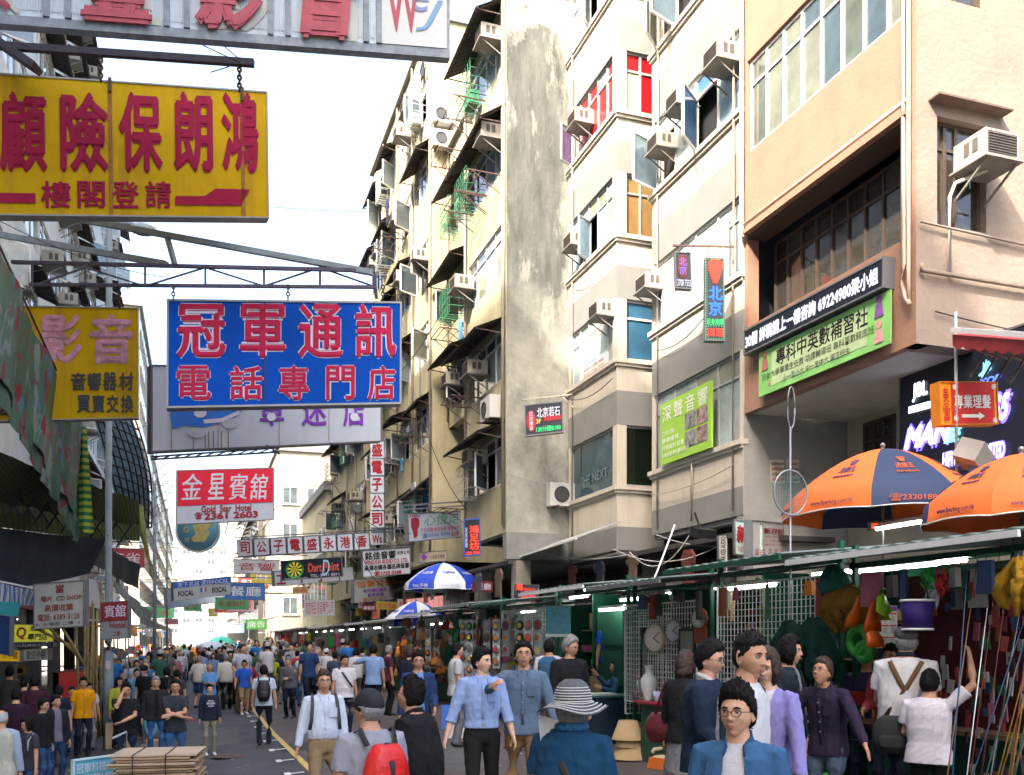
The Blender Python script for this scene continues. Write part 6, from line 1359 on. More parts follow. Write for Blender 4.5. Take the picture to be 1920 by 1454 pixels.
# shutters / wall panels on stalls near left: dark green cladding
# cloth helper
def patch(name, m, TL, TR, BR, BL, nu, nv, f=None, th=.012, parent=None, label=None):
    TL, TR, BR, BL = map(Vector, (TL, TR, BR, BL)); vs = []; nrm = (TR - TL).cross(BL - TL).normalized()
    for j in range(nv + 1):
        for i in range(nu + 1):
            u, v = i / nu, j / nv; p = TL.lerp(TR, u).lerp(BL.lerp(BR, u), v)
            if f: p = p + f(u, v, p, nrm)
            vs.append(p)
    n = len(vs); vs += [p - nrm * th for p in vs]
    fs = [(j * (nu + 1) + i, j * (nu + 1) + i + 1, (j + 1) * (nu + 1) + i + 1, (j + 1) * (nu + 1) + i) for j in range(nv) for i in range(nu)]
    return MB().add(vs, fs + [tuple(x + n for x in q)[::-1] for q in fs], True).build(name, m, parent, label)
def stripe_mat(name, c1, c2, axis='X', scale=1.0, c3=None, noise_=0.0, rough=.8, up=False):
    m = bpy.data.materials.new(name); m.use_nodes = True; N = m.node_tree.nodes; L = m.node_tree.links; b = N['Principled BSDF']; b.inputs['Roughness'].default_value = rough
    g = N.new('ShaderNodeNewGeometry'); w = N.new('ShaderNodeTexWave'); w.bands_direction = axis; w.inputs['Scale'].default_value = scale; w.inputs['Distortion'].default_value = noise_; w.inputs['Detail'].default_value = 2
    L.new(g.outputs['Position'], w.inputs['Vector']); r = N.new('ShaderNodeValToRGB'); r.color_ramp.interpolation = 'CONSTANT'; r.color_ramp.elements[0].color = (*c1, 1); r.color_ramp.elements[1].position = .5; r.color_ramp.elements[1].color = (*c2, 1)
    if c3: e = r.color_ramp.elements.new(.8); e.color = (*c3, 1)
    L.new(w.outputs['Fac'], r.inputs[0]); L.new(r.outputs[0], b.inputs['Base Color']); return m
def floral():
    m = bpy.data.materials.new('flowered_tarpaulin'); m.use_nodes = True; N = m.node_tree.nodes; L = m.node_tree.links; b = N['Principled BSDF']; b.inputs['Roughness'].default_value = .45
    g = N.new('ShaderNodeNewGeometry'); prev = None
    def layer(col, sc, lo, seed, stretch=(1.2, .35, .22)):
        nonlocal prev
        mp = N.new('ShaderNodeMapping'); mp.inputs['Location'].default_value = (seed, seed * 2, seed * 3); mp.inputs['Scale'].default_value = stretch; L.new(g.outputs['Position'], mp.inputs[0])
        n = N.new('ShaderNodeTexNoise'); n.inputs['Scale'].default_value = sc; n.inputs['Detail'].default_value = 3; n.inputs['Distortion'].default_value = 1.2; L.new(mp.outputs[0], n.inputs['Vector'])
        r = N.new('ShaderNodeMapRange'); r.inputs[1].default_value = lo; r.inputs[2].default_value = lo + .03; L.new(n.outputs['Fac'], r.inputs[0]); x = N.new('ShaderNodeMix'); x.data_type = 'RGBA'; L.new(r.outputs[0], x.inputs[0])
        if prev: L.new(prev, x.inputs[6])
        else: x.inputs[6].default_value = (.06, .12, .08, 1)
        x.inputs[7].default_value = (*col, 1); prev = x.outputs[2]
    layer((.06, .13, .09), 3, .5, 1); layer((.02, .09, .05), 5, .56, 4); layer((.17, .22, .21), 6, .58, 7); layer((.2, .015, .035), 6, .60, 11); layer((.2, .03, .1), 9, .63, 15); layer((.05, .16, .28), 6, .64, 19); layer((.17, .17, .04), 7, .66, 25)
    L.new(prev, b.inputs['Base Color']); return m
FLO = floral()
wr = lambda am, fq, ph=0: (lambda u, v, p, n: n * (am * sin(fq * u * 6.28 + ph + 2 * v) + am * .6 * sin(fq * 2.3 * u * 6.28 + 3 * v + ph)) + Vector((0, 0, -am * 1.5 * sin(pi * u))))
tp = thing('flowered_awning', 'awning of flowered green tarpaulin slanting down from the left edge', 'awning')
patch('cloth', FLO, P(-30, 400, 130), P(152, 800, 92), P(150, 985, 90), P(-30, 655, 126), 26, 14, wr(.05, 3), parent=tp)
patch('torn_edge', FLO, P(-30, 640, 126), P(150, 975, 90), P(143, 1015, 90), P(-30, 690, 126), 30, 3, lambda u, v, p, n: n * .05 * sin(u * 60) + Vector((0, 0, -.10 * v * abs(sin(u * 47 + 2 * sin(u * 19))))), parent=tp)
MB().tube([P(-30, 398, 130), P(154, 800, 92)], .02, 8).build('rail', RUST, tp)
GY = stripe_mat('green_yellow_stripe', (.02, .16, .05), (.38, .42, .05), 'Z', 2.2)
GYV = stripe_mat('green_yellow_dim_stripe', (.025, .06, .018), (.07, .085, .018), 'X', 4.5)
tp = thing('striped_valance', 'hanging green and yellow striped flap at the end of the flowered awning', 'awning flap')
patch('cloth', GY, P(143, 790, 92), P(160, 800, 92), P(176, 1000, 90), P(145, 985, 90), 6, 16, wr(.04, 1), parent=tp)
tp = thing('green_awning', 'wide dark green striped awning over the left shops, with scissor arms', 'awning')
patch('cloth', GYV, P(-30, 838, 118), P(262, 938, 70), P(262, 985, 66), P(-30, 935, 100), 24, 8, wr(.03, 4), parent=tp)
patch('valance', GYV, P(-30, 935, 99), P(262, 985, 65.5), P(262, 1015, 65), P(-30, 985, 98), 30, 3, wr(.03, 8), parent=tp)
YG = mat('yellow_green_cloth', (.30, .33, .09), var=.3, scale=5, streak=.4, scol=(.1, .14, .04))
patch('side_flap', YG, P(256, 935, 66), P(268, 950, 64), P(288, 1092, 62), P(262, 1000, 64), 6, 12, wr(.03, 1), parent=tp)
b = MB()
for i in range(9):
    x0 = 10 + i * 26; y0 = 925 + i * 7; pm = 100 - i * 3.6; b.bar(P(x0, y0, pm), P(x0 + 30, y0 + 42, pm), .03); b.bar(P(x0 + 30, y0 + 2, pm), P(x0, y0 + 46, pm), .03)
b.build('scissor_arm', BLK, tp)
# dark sheets under it
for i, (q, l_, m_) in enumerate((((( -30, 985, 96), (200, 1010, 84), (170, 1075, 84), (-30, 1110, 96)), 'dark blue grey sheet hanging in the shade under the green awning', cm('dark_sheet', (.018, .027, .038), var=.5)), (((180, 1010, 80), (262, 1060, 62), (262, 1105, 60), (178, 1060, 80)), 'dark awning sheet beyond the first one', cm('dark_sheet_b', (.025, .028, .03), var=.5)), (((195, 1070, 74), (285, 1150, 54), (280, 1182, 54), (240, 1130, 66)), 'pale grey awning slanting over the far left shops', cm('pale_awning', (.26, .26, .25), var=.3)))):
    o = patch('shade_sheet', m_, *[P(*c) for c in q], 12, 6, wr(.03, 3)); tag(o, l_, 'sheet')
o = patch('striped_blind', stripe_mat('blue_white_stripe', (.05, .12, .3), (.4, .42, .45), 'Y', 4.0), P(-12, 1090, 100), P(80, 1108, 92), P(72, 1136, 92), P(-12, 1128, 100), 20, 4, wr(.02, 8)); tag(o, 'blue and white striped shop blind at the left edge', 'blind')
b = MB(); b.bar(P(-12, 1088, 100), P(80, 1107, 92), .03); tag(b.build('blind_bar', WHITEP), 'white bar along the top of the striped blind', 'bar')
o = patch('teal_shutter', cm('teal_sheet', (.02, .2, .22)), P(-12, 1128, 100), P(38, 1130, 98), P(34, 1156, 98), P(-12, 1156, 100), 10, 4); tag(o, 'ribbed teal sheet under the striped blind', 'sheet')
# blue net bulge with lattice
tp = thing('lattice_awning', 'bulging blue tarpaulin behind a rusty folding lattice', 'awning frame')
bf = lambda u, v: sin(pi * v * .9 + .2)
def bp(u, v, off=0): 
    a = P(172 + 60 * v, 770 + 220 * v, 72 - 8 * v); c = P(244 + 14 * sin(pi * v) + 36 * v, 775 + 215 * v, 66 - 8 * v); p = a.lerp(c, u); return p + Vector((.06 * sin(pi * u) * sin(pi * v) + off, -.08 * sin(pi * u) - off, 0))
BT = mat('blue_tarpaulin', (.20, .32, .46), rough=.35, var=.7, scale=4, bump=.6, bscale=6); vs = [bp(i / 14, j / 18) for j in range(19) for i in range(15)]; n = len(vs)
fs = [(j * 15 + i, j * 15 + i + 1, (j + 1) * 15 + i + 1, (j + 1) * 15 + i) for j in range(18) for i in range(14)]
MB().add(vs + [v + Vector((0, .02, 0)) for v in vs], fs + [tuple(x + n for x in f)[::-1] for f in fs], True).build('cloth', BT, tp)
b = MB()
for k in range(12):
    for (s0, s1) in (((0, k / 11), (1, k / 11 + .15)),): b.tube([bp(u / 6, min(1, max(0, s0[1] + (s1[1] - s0[1]) * u / 6)), .06) for u in range(7)], .024, 5)
for k in range(8): b.tube([bp(k / 7, v / 10, .07) for v in range(11)], .024, 5)
b.build('lattice', BLK, tp)
# outer scissor lattice against the sky, x 255-330
b = MB()
for i in range(16):
    y = 905 + i * 20 - i * 4; pm = 58 - i * .6; b.bar(P(262, y, pm), P(318, y - 38 + i * .8, pm), .014); b.bar(P(280, y - 20, pm), P(324, y - 12, pm), .012)
tag(b.build('thin_lattice', mat('thin_rust', (.2, .12, .12))), 'thin rusty rods of a sign scaffold left of the hotel sign', 'scaffold')
for i in range(12):
    x = 146 + i * 4.6 + random.uniform(-2, 2); c = onG(x + 4, 1398 - i * 2); q = thing('bamboo_pole', 'bamboo pole in the upright bundle by the lamp pole', 'bamboo pole', (c.x, c.y, gz(c.x)), group='bamboo poles bundled by the lamp pole')
    H_ = random.uniform(2.7, 3.8); dx = random.uniform(-.12, .12); MB().tube([(0, 0, 0), (dx * .5, .02, H_ * .5), (dx, 0, H_)], [.035, .03, .024], 7).build('cane', mat('bamboo', (.27, .20, .08), var=.35, scale=6), q)
    for k in range(5): MB().torus((dx * k / 6, .01, H_ * (k + .6) / 6), .031, .006, n=8, k=4).build('node', cm('bamboo_node', (.15, .1, .04)), q)
for i, (a, c) in enumerate((((75, 1160), (150, 1235)), ((100, 1150), (160, 1250)), ((60, 1175), (140, 1215)))):
    v = MB().tube([P(*a, 96), P(*c, 94)], .028, 7); tag(v.build('brace_pole', mat('bamboo', (.27, .20, .08))), ['slanting bamboo brace under the record shop sign', 'second slanting brace, steeper', 'short slanting brace by the lit sign'][i], 'pole')
# cardboard stack on trolley, foreground left
t = thing('cardboard_stack', 'strapped stack of flattened cardboard boxes on a trolley', 'cardboard stack', P(300, 1470, 175), rz=-.12)
random.seed(44)
for i in range(14): MB().box((random.uniform(-.03, .03), random.uniform(-.03, .03), .0 - i * .028 + .12), (.82 + random.uniform(-.06, .06), .75 + random.uniform(-.05, .08), .018), rz=random.uniform(-.04, .04)).build('cardboard_sheet', CARD if i % 3 else cm('cardboard_pale', (.42, .32, .21)), t)
for x in (-.2, .12): MB().box((x, 0, .135), (.012, .86, .008)).box((x, -.43, .0), (.012, .006, .28)).build('strap', BLK, t)
MB().box((0, 0, -.32), (.85, .7, .05)).build('trolley_deck', STEEL, t); MB().tube([(-.4, .35, -.3), (-.42, .4, .3), (-.42, -.3, .3)], .014, 7).build('trolley_handle', ALU, t)
for x in (-.3, .3):
    for y in (-.25, .25): MB().cyl((x - .02, y, -.40), (x + .02, y, -.40), .06, 12).build('wheel', BLK, t)
t.location.z = gz(t.location.x) + .46 + .35
for i, (x, y, w_, d_, h_, m_, l_) in enumerate(((222, 1405, .5, .4, .5, CARD, 'cardboard box standing behind the phone man'), (290, 1412, .32, .3, .22, CARD, 'open cardboard carton between the two standing men'), (226, 1385, .4, .4, .3, cm('cardboard_pale', (.42, .32, .21)), 'second cardboard box by the lamp pole foot'))):
    c = onG(x, y); o = MB().box((0, 0, h_ / 2), (w_, d_, h_)).build('carton', m_); o.location = (c.x, c.y + .3, gz(c.x) + (0.0 if i != 2 else .5)); tag(o, l_, 'carton')
v = MB().ball((0, 0, 0), (.22, .16, .17), 14); o = v.build('plastic_sack', mat('translucent_sack', (.35, .42, .48), rough=.3, bump=1.2, bscale=16)); c = onG(212, 1385); o.location = (c.x, c.y + .2, gz(c.x) + .95); tag(o, 'bulging pale plastic sack on the boxes by the lamp pole', 'sack')
t = thing('hand_trolley', 'upright hand trolley with a pale blue sack between the standing men', 'hand trolley', (onG(283, 1400).x, onG(283, 1400).y, gz(onG(283, 1400).x)))
MB().tube([(-.15, 0, .05), (-.15, .05, 1.0), (.15, .05, 1.0), (.15, 0, .05)], .014, 7).build('frame', ALU, t); MB().box((0, -.15, .04), (.36, .3, .02)).build('toe_plate', ALU, t); MB().ball((0, -.08, .45), (.15, .14, .28), 12).build('sack', mat('pale_blue_sack', (.15, .35, .5), bump=1, bscale=14), t)
# far left: orange tarps and lit stalls
random.seed(50)
for i in range(10):
    ya = 34 + i * 6; m_ = [BRIGHT[3], cm('orange_tarp', (.85, .28, .06)), cm('orange_tarp', (.85, .28, .06)), BRIGHT[3], cm('cream_tarp', (.5, .45, .35)), cm('green_tarp_far', (.05, .3, .2)), BRIGHT[5], BRIGHT[3], BRIGHT[1], BRIGHT[3]][i]
    s = thing('left_stall', 'stall on the left kerb under a %s cover, the %s down the street' % (['white', 'orange', 'orange', 'white', 'cream', 'green', 'deep orange', 'white', 'blue', 'white'][i], ORD[i] if i else 'first'), 'market stall')
    x0 = -4.3 + (0 if i < 3 else .3); MB().box((x0 - .2 + .6, ya + 2.3, 2.75 + .1 * (i % 2)), (2.0, 4.4, .06)).build('roof', m_, s); MB().box((x0 + .2, ya + 2.3, .55), (.9, 4.0, .9)).build('counter', BRIGHT[i % 9], s)
    patch('front_sheet', m_, (x0 + 1.4, ya + .1, 2.72), (x0 + 1.4, ya + 4.5, 2.72), (x0 + 1.45, ya + 4.5, 2.3), (x0 + 1.45, ya + .1, 2.3), 10, 3, wr(.03, 4), parent=s)
    for y in (ya + .15, ya + 4.4): MB().box((x0 + 1.3, y, 1.3), (.05, .05, 2.9)).build('post', ALU, s)
    if i % 2: tube_lamp((x0 + .6, ya + 2.2, 2.5), 1.4, 'lit tube in the far left stalls', group='tubes in the left stalls')
for i in range(60):
    o = MB().box((0, 0, 0), (.2, .3, .3)).build('stall_goods', random.choice(BRIGHT)); o.location = (-3.7, 35 + i, 1.15 + random.uniform(0, .5)); tag(o, 'goods heaped on the far left stalls', 'goods', 'goods on the far left stalls')
for i in range(70):
    o = MB().box((0, 0, 0), (.2, random.uniform(.3, .8), random.uniform(.3, .7))).build('stall_goods', random.choice(BRIGHT)); o.location = (6.1 - (.4 if i > 15 else 0), 27.5 + i * .8, random.uniform(1.2, 2.3)); tag(o, 'goods hung on the far right stalls', 'goods', 'goods on the far right stalls')
# clutter under the overhangs
random.seed(61)
for i in range(4, 16):
    y = 16 + i * 2.1; x = random.uniform(7.2, 7.6)
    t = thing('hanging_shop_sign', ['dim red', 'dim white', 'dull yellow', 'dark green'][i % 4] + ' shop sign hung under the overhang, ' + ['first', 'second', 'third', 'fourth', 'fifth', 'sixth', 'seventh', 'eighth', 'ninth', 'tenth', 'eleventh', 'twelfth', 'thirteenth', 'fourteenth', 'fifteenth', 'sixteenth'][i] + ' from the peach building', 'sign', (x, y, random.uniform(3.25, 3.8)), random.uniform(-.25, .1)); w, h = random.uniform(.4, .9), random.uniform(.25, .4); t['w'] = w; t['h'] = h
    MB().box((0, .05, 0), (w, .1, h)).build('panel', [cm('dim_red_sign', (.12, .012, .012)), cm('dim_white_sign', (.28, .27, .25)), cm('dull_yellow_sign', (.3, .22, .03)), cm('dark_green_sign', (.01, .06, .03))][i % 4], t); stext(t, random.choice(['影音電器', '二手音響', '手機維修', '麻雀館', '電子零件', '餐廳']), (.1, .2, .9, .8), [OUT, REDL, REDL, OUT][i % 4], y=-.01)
for i in range(10):
    garment((random.uniform(8.6, 9.4) if i < 4 else random.uniform(6.9, 7.3), 16.6 + i * 1.5, 3.9), .5, random.uniform(.4, .8), cm('dim_cloth_%s' % 'abc'[i % 3], [(.12, .03, .02), (.1, .06, .04), (.04, .05, .07)][i % 3]), 'dim cloth hanging under the overhang, ' + BAYS[i % 8] + (' from the near end' if i < 8 else ' of the far pair'))
t = thing('corrugated_awning', 'pale corrugated awning sloping out under the stained gable', 'awning'); a = P(950, 1052, 68); c = P(1080, 1010, 88)
b = MB(); n = 30; vs = []
for i in range(n + 1): q = a.lerp(c, i / n) + Vector((0, 0, .02 * (i % 2))); vs += [q, q + Vector((1.2, .3, .45)), q - Vector((0, 0, .015)), q + Vector((1.2, .3, .435))]
fs = []
for i in range(n): k = i * 4; fs += [(k, k + 4, k + 5, k + 1), (k + 2, k + 3, k + 7, k + 6), (k, k + 2, k + 6, k + 4)]
b.add(vs, fs).build('sheet', cm('pale_corrugated', (.3, .31, .3), var=.3), t); MB().bar(a, c, .04).build('edge_bar', WHITEP, t)
# shelves full of goods inside the green stalls
random.seed(71)
for i, s in enumerate(ST[:6]):
    ya, yb = SL[i][0], SL[i][1]
    if i == 3: continue
    for k in range(4): MB().box((8.1, (ya + yb) / 2, .95 + k * .45), (.45, yb - ya - .2, .025)).build('shelf', WOODM, s)
    for k in range(34):
        z = .97 + random.randrange(4) * .45; h = random.uniform(.1, .34); o = MB().box((0, 0, h / 2), (random.uniform(.1, .25), random.uniform(.08, .25), h)).build('shelf_goods', random.choice(BRIGHT + [BRIGHT[7], BRIGHT[6], BRIGHT[9]] * 2)); o.location = (7.95 + random.uniform(-.05, .1), random.uniform(ya + .2, yb - .2), z + .005); o.rotation_euler = (0, 0, random.uniform(-.3, .3))
        tag(o, 'goods on the inner shelves of the ' + ['tackle stall', 'green net stall', 'clock stall', '', 'lid stall', 'round pack stall'][i], 'goods', 'goods on the inner stall shelves')
for i in range(26):
    y = random.uniform(5.2, 12.4); p = Vector((random.uniform(5.6, 6.4), y, 2.78)); h = random.uniform(.12, .4); mb = MB(); mb.tube([p, p - Vector((0, 0, .08))], .004, 4); mb.box(p - Vector((0, 0, .08 + h / 2)), (.05, random.uniform(.06, .2), h), rz=random.uniform(-.5, .5), tap=random.uniform(.5, 1)); tag(mb.build('hanging_packet', random.choice(MUTE + BG)), 'packet hanging from the roof beam of the near green stalls', 'packet', 'packets hanging from the stall beam')
# overhead wires and far signs
random.seed(91)
for i, (a, pa, c, pc_, s) in enumerate((((-20, 300), 120, (745, 395), 55, .3), ((0, 415), 110, (310, 520), 95, .15), ((60, 860), 60, (640, 640), 50, .4), ((250, 640), 70, (315, 700), 90, .05), ((262, 905), 60, (640, 905), 48, .3), ((265, 760), 62, (700, 700), 52, .5), ((290, 1010), 52, (470, 1075), 36, .2), ((313, 1060), 42, (560, 1040), 40, .3), ((262, 1005), 60, (330, 900), 66, .1), ((280, 1080), 50, (640, 1090), 40, .3))):
    o = MB().tube(sag(P(*a, pa), P(*c, pc_), s, 14), .007, 4).build('overhead_wire', CAD); tag(o, 'thin overhead wire across the street, ' + (ORD + ['x'])[i].replace('lowest', 'first') + ' counted away from the camera', 'wire')
CL = ['first', 'second', 'third', 'fourth', 'fifth', 'sixth', 'seventh', 'eighth', 'ninth', 'tenth', 'eleventh', 'twelfth', 'thirteenth', 'fourteenth', 'fifteenth', 'sixteenth', 'seventeenth', 'eighteenth']
FC = [('red', (.4, .05, .05)), ('white', (.5, .5, .5)), ('blue', (.05, .15, .4)), ('green', (.05, .3, .12)), ('yellow', (.5, .4, .05)), ('pink', (.5, .25, .28))]
for i in range(18):
    y = 50 + i * 4.2; x = random.choice([random.uniform(-3.6, -1.5), random.uniform(2.5, 5.2), random.uniform(-1, 3)]); w, h = random.uniform(1.2, 2.8), random.uniform(.6, 1.2); n_, c_ = FC[i % 6]
    t = thing('far_hanging_sign', f'{n_} hanging sign far down the street, {CL[i]} beyond the letter box row', 'sign', (x, y, random.uniform(3.9, 6.8)), random.uniform(-.2, .2)); t['w'] = w; t['h'] = h
    MB().box((0, .08, 0), (w, .16, h)).build('panel', cm('far_face_' + n_, c_), t); MB().box((0, .08, h / 2 + .02), (w + .06, .2, .04)).box((0, .08, -h / 2 - .02), (w + .06, .2, .04)).build('frame', STEEL, t)
    MB().bar((-4.5 - x if x < 1 else 6 - x, .1, h / 2 + .35), (w / 2 if x < 1 else -w / 2, .1, h / 2 + .35), .05).build('arm', RUST, t); stext(t, random.choice(['音響', '電子公司', '酒店', '麻雀', '押', '影音器材', '餐廳']), (.1, .2, .9, .8), [WL, REDL][i % 2])
for i in range(120):
    y = random.uniform(15.8, 22.1); mb = MB(); c_ = random.choice(PKC + BRIGHT + [BRIGHT[3], PKC[0]]); q = mb.box((0, 0, 0), (.015, random.uniform(.07, .16), random.uniform(.1, .24))).build('hanging_pack', c_); q.location = (5.85 + random.uniform(-.1, .2), y, random.uniform(1.15, 2.7)); q.rotation_euler = (random.uniform(-.1, .1), 0, random.uniform(-.4, .4)); tag(q, 'small pack hanging among the round pack strips', 'pack', 'packs hanging among the round pack strips')
# road repairs
RP = [mat('asphalt_patch', (.036, .036, .038), rough=.9, var=.3, scale=3, bump=.4, bscale=80), mat('asphalt_patch_pale', (.085, .083, .08), rough=.9, var=.3, scale=3, bump=.4, bscale=80)]
for i, (x, y, w, l) in enumerate(((-.7, 13, .8, 3.4), (.3, 21, 1.0, 4), (2.6, 10.5, 1.1, 1.6), (3.8, 15, .7, 5), (-1.6, 18, .5, 6), (4.6, 9.2, 1.2, .9), (1.9, 17.5, .9, 1.2), (-.2, 9.5, .5, .6), (-1.3, 27, 1.2, 3))):
    mb = MB(); e2 = .0095 if x > 1.5 else .004; q = [(x - w / 2 + random.uniform(-.05, .05), y - l / 2), (x + w / 2, y - l / 2 + random.uniform(-.08, .08)), (x + w / 2 + random.uniform(-.05, .05), y + l / 2), (x - w / 2, y + l / 2 + random.uniform(-.1, .1))]
    mb.add([(a, c, gz(a) + e2) for a, c in q], [(0, 1, 2, 3)]); structure('road_patch', mb, RP[i % 2])
for i, (x, y) in enumerate(((3.2, 11.8), (-1.0, 22), (4.9, 14))):
    mb = MB().box((x, y, gz(x) + .013), (.5, .5, .012)); 
    for k in range(5): mb.box((x, y - .18 + k * .09, gz(x) + .022), (.42, .02, .006))
    tag(mb.build('drain_cover', RUST), 'square ribbed drain cover in the road, ' + ['near the walking pair', 'by the far left crowd', 'before the disc stall'][i], 'drain cover')
# ragged cloths over the stall fronts, conduits on the facades
random.seed(97)
for i, (W_, px, z0, z1) in enumerate(((W2, 1236, 4.6, 20), (W2, 1378, 4.6, 14), (W3, 1076, 4.3, 19), (W2, 1300, 4.6, 5.9), (W5, 790, 5, 22), (W4, 948, 5, 19))):
    t_ = W_.T(px); o = MB().tube([W_.p(t_, z0, .05), W_.p(t_, (z0 + z1) / 2, .05), W_.p(t_ + .05, (z0 + z1) / 2 + .2, .06), W_.p(t_ + .05, z1, .06)], .022, 6).build('conduit', [CAB, mat('old_pipe', (.3, .26, .2))][i % 2]); tag(o, 'thin conduit running up the ' + ['striped building near its left edge', 'striped building beside the peach corner', 'bay building at its far edge', 'striped building below the green banner', 'tall tenement', 'gable tenement at its corner'][i], 'conduit')
for i, (a, c, s_) in enumerate(((W3.p(.2, 8.4, .12), W3.p(W3.L, 8.2, .12), .18), (W2.p(.2, 5.4, .12), W2.p(W2.L, 5.5, .12), .12), (W2.p(.5, 8.6, .1), W2.p(3, 8.9, .1), .25), (W3.p(.5, 11.3, .1), W3.p(2.8, 11.2, .1), .2), (WS.p(.3, 6.9, .05), WS.p(5, 6.8, .05), .1), (G4.p(.1, 6.4, .06), G4.p(1.8, 6.3, .06), .12))):
    tag(MB().tube(sag(a, c, s_, 12), .011, 5).build('cable', [CAD, CAB][i % 2]), 'slack cable across the ' + ['bay building under its drapes window', 'striped building under its banner', 'striped building above the banner', 'bay building under the amber window', 'beige side wall', 'stained gable near its foot'][i], 'cable')

hang_true()
# ================================================================ PEOPLE
BAKE = []
def ell(mb, rings, n=20, f=None):
    """stack of horizontal ellipses: (centre, rx, ry)"""
    vs = []
    for c, rx, ry in rings:
        for j in range(n):
            a = 2 * pi * j / n; ca, sa = cos(a), sin(a)
            e = .82; v = Vector((c[0] + rx * math.copysign(abs(ca) ** e, ca), c[1] + ry * math.copysign(abs(sa) ** e, sa), c[2]))
            vs.append(f(v) if f else v)
    k = len(rings); fs = [(i * n + j, i * n + (j + 1) % n, (i + 1) * n + (j + 1) % n, (i + 1) * n + j) for i in range(k - 1) for j in range(n)]
    fs += [tuple(range(n))[::-1], tuple((k - 1) * n + j for j in range(n))]
    mb.add(vs, fs, True)
def ik(S, T, a, b, pole):
    S, T = Vector(S), Vector(T); d = T - S; L = min(d.length, (a + b) * .999); d.normalize(); T = S + d * L
    c = (a * a + L * L - b * b) / (2 * a * L); c = max(-1, min(1, c)); pl = Vector(pole); pl = (pl - d * pl.dot(d)); pl.normalize()
    return S + d * (a * c) + pl * (a * sqrt(1 - c * c)), T
def ss(a, b, x):
    t = max(0, min(1, (x - a) / (b - a))); return t * t * (3 - 2 * t)
def gs(x, y): return math.exp(-(x * x + y * y))
_H = {}
def head_pts(nu, nv, age=0):
    """parametric head centred on its middle, face towards +y"""
    k = (nu, nv)
    if k in _H: return _H[k]
    vs = []
    for i in range(nv + 1):
        t = pi * i / nv
        for j in range(nu):
            a = 2 * pi * j / nu; sx = sin(t) * cos(a); sy = sin(t) * sin(a); sz = cos(t)
            x = .075 * sx; y = .094 * sy; z = .120 * sz
            lo = ss(0, -.12, z); x *= 1 - .30 * lo ** 1.2; y *= (1 - .10 * lo) if sy > 0 else (1 - .42 * lo)
            y += .010 * lo; x *= 1 - .05 * ss(.04, .12, z)
            if sy > 0:
                w = ss(0, .35, sy); q = 0
                q -= .006 * gs(x / .06, (z + .02) / .08)
                q += .013 * math.exp(-(x / .0095) ** 2) * ss(.024, -.02, z) * (1 - ss(-.030, -.044, z)) + .009 * gs(x / .013, (z + .028) / .010)
                for s in (-1, 1):
                    q += .006 * gs((x - s * .013) / .007, (z + .033) / .008)
                    q -= .0105 * gs((x - s * .031) / .016, (z - .006) / .011); q += .005 * gs((x - s * .03) / .02, (z - .028) / .009)
                    q += .004 * gs((x - s * .045) / .02, (z + .025) / .02)
                q += .0065 * gs(x / .022, (z + .056) / .007) + .0065 * gs(x / .018, (z + .071) / .007) - .006 * gs(x / .024, (z + .0635) / .0028)
                q += .008 * gs(x / .02, (z + .100) / .016) - .004 * gs(x / .03, (z + .083) / .006)
                y += q * w
            vs.append(Vector((x, y, z)))
    fs = [(i * nu + j, (i + 1) * nu + j, (i + 1) * nu + (j + 1) % nu, i * nu + (j + 1) % nu) for i in range(nv) for j in range(nu)]
    _H[k] = (vs, fs); return _H[k]
def hair_pts(style, nu, nv, seed, under=False):
    vs, fs = head_pts(nu, nv); out = []; rnd = random.Random(seed); off = Vector((rnd.random() * 9, rnd.random() * 9, rnd.random() * 9))
    for i, p in enumerate(vs):
        d = p.normalized() if p.length > 1e-6 else Vector((0, 0, 1)); fy = d.y / max(1e-3, sqrt(d.x ** 2 + d.y ** 2)); z = p.z
        if style in ('bob', 'long'): zl = .062 if fy > .72 else (-.02 - .09 * ss(.72, .5, fy)); th = .026
        elif style == 'bald': zl = .02 - .06 * ss(.1, -.6, fy) if fy < .35 else .2; th = .008
        else: zl = (.066 - .02 * abs(d.x)) * ss(.15, .75, fy) + (.0) * (1 - ss(.15, .75, fy)) - .072 * ss(.1, -.5, fy); th = .017
        if style == 'bald' and z > .085: zl = .3
        n0 = noise.noise(Vector((d.x * 16, d.y * 16, 3)) + off); zl += .012 * n0; c = ss(zl - .004, zl + .014, z)
        n = noise.noise(Vector((d.x * 7, d.y * 7, d.z * 4)) + off); n2 = noise.noise(Vector((d.x * 22, d.y * 22, d.z * 9)) + off)
        top = ss(.03, .11, z); t = th * (1 + .35 * n) + top * (.012 + .006 * n) + .004 * n2
        if style == 'spiky': t += top * (.004 + .018 * n2 + .008 * ss(-.2, .9, fy))
        if style == 'buzz': t = .007 + .004 * top + (.008 if z > .06 else 0)
        if style in ('bob', 'long') and z < .02: t += .012 * ss(.02, -.08, z)
        if under and z > .022: t = min(t, .002)
        q = d * (t * c - .010 * (1 - c)); out.append(p + q)
    return out, fs
SKIN = [mat('skin_%s' % 'abcde'[i], c, rough=.6, var=.16, scale=22, spec=.22, bump=.25, bscale=260) for i, c in enumerate(((.56, .32, .21), (.50, .27, .17), (.42, .215, .13), (.62, .38, .26), (.46, .25, .155)))]
HB = mat('hair_black', (.006, .005, .005), rough=.6, spec=.15, var=.3, scale=30, bump=.5, bscale=120); HBR = mat('hair_brown', (.035, .016, .009), rough=.5, var=.3, scale=30, bump=.5, bscale=120)
HG = mat('hair_grey', (.20, .20, .20), rough=.6, var=.4, scale=30, bump=.5, bscale=120); HW = mat('hair_white', (.38, .38, .37), rough=.6, var=.2, scale=30, bump=.5, bscale=120)
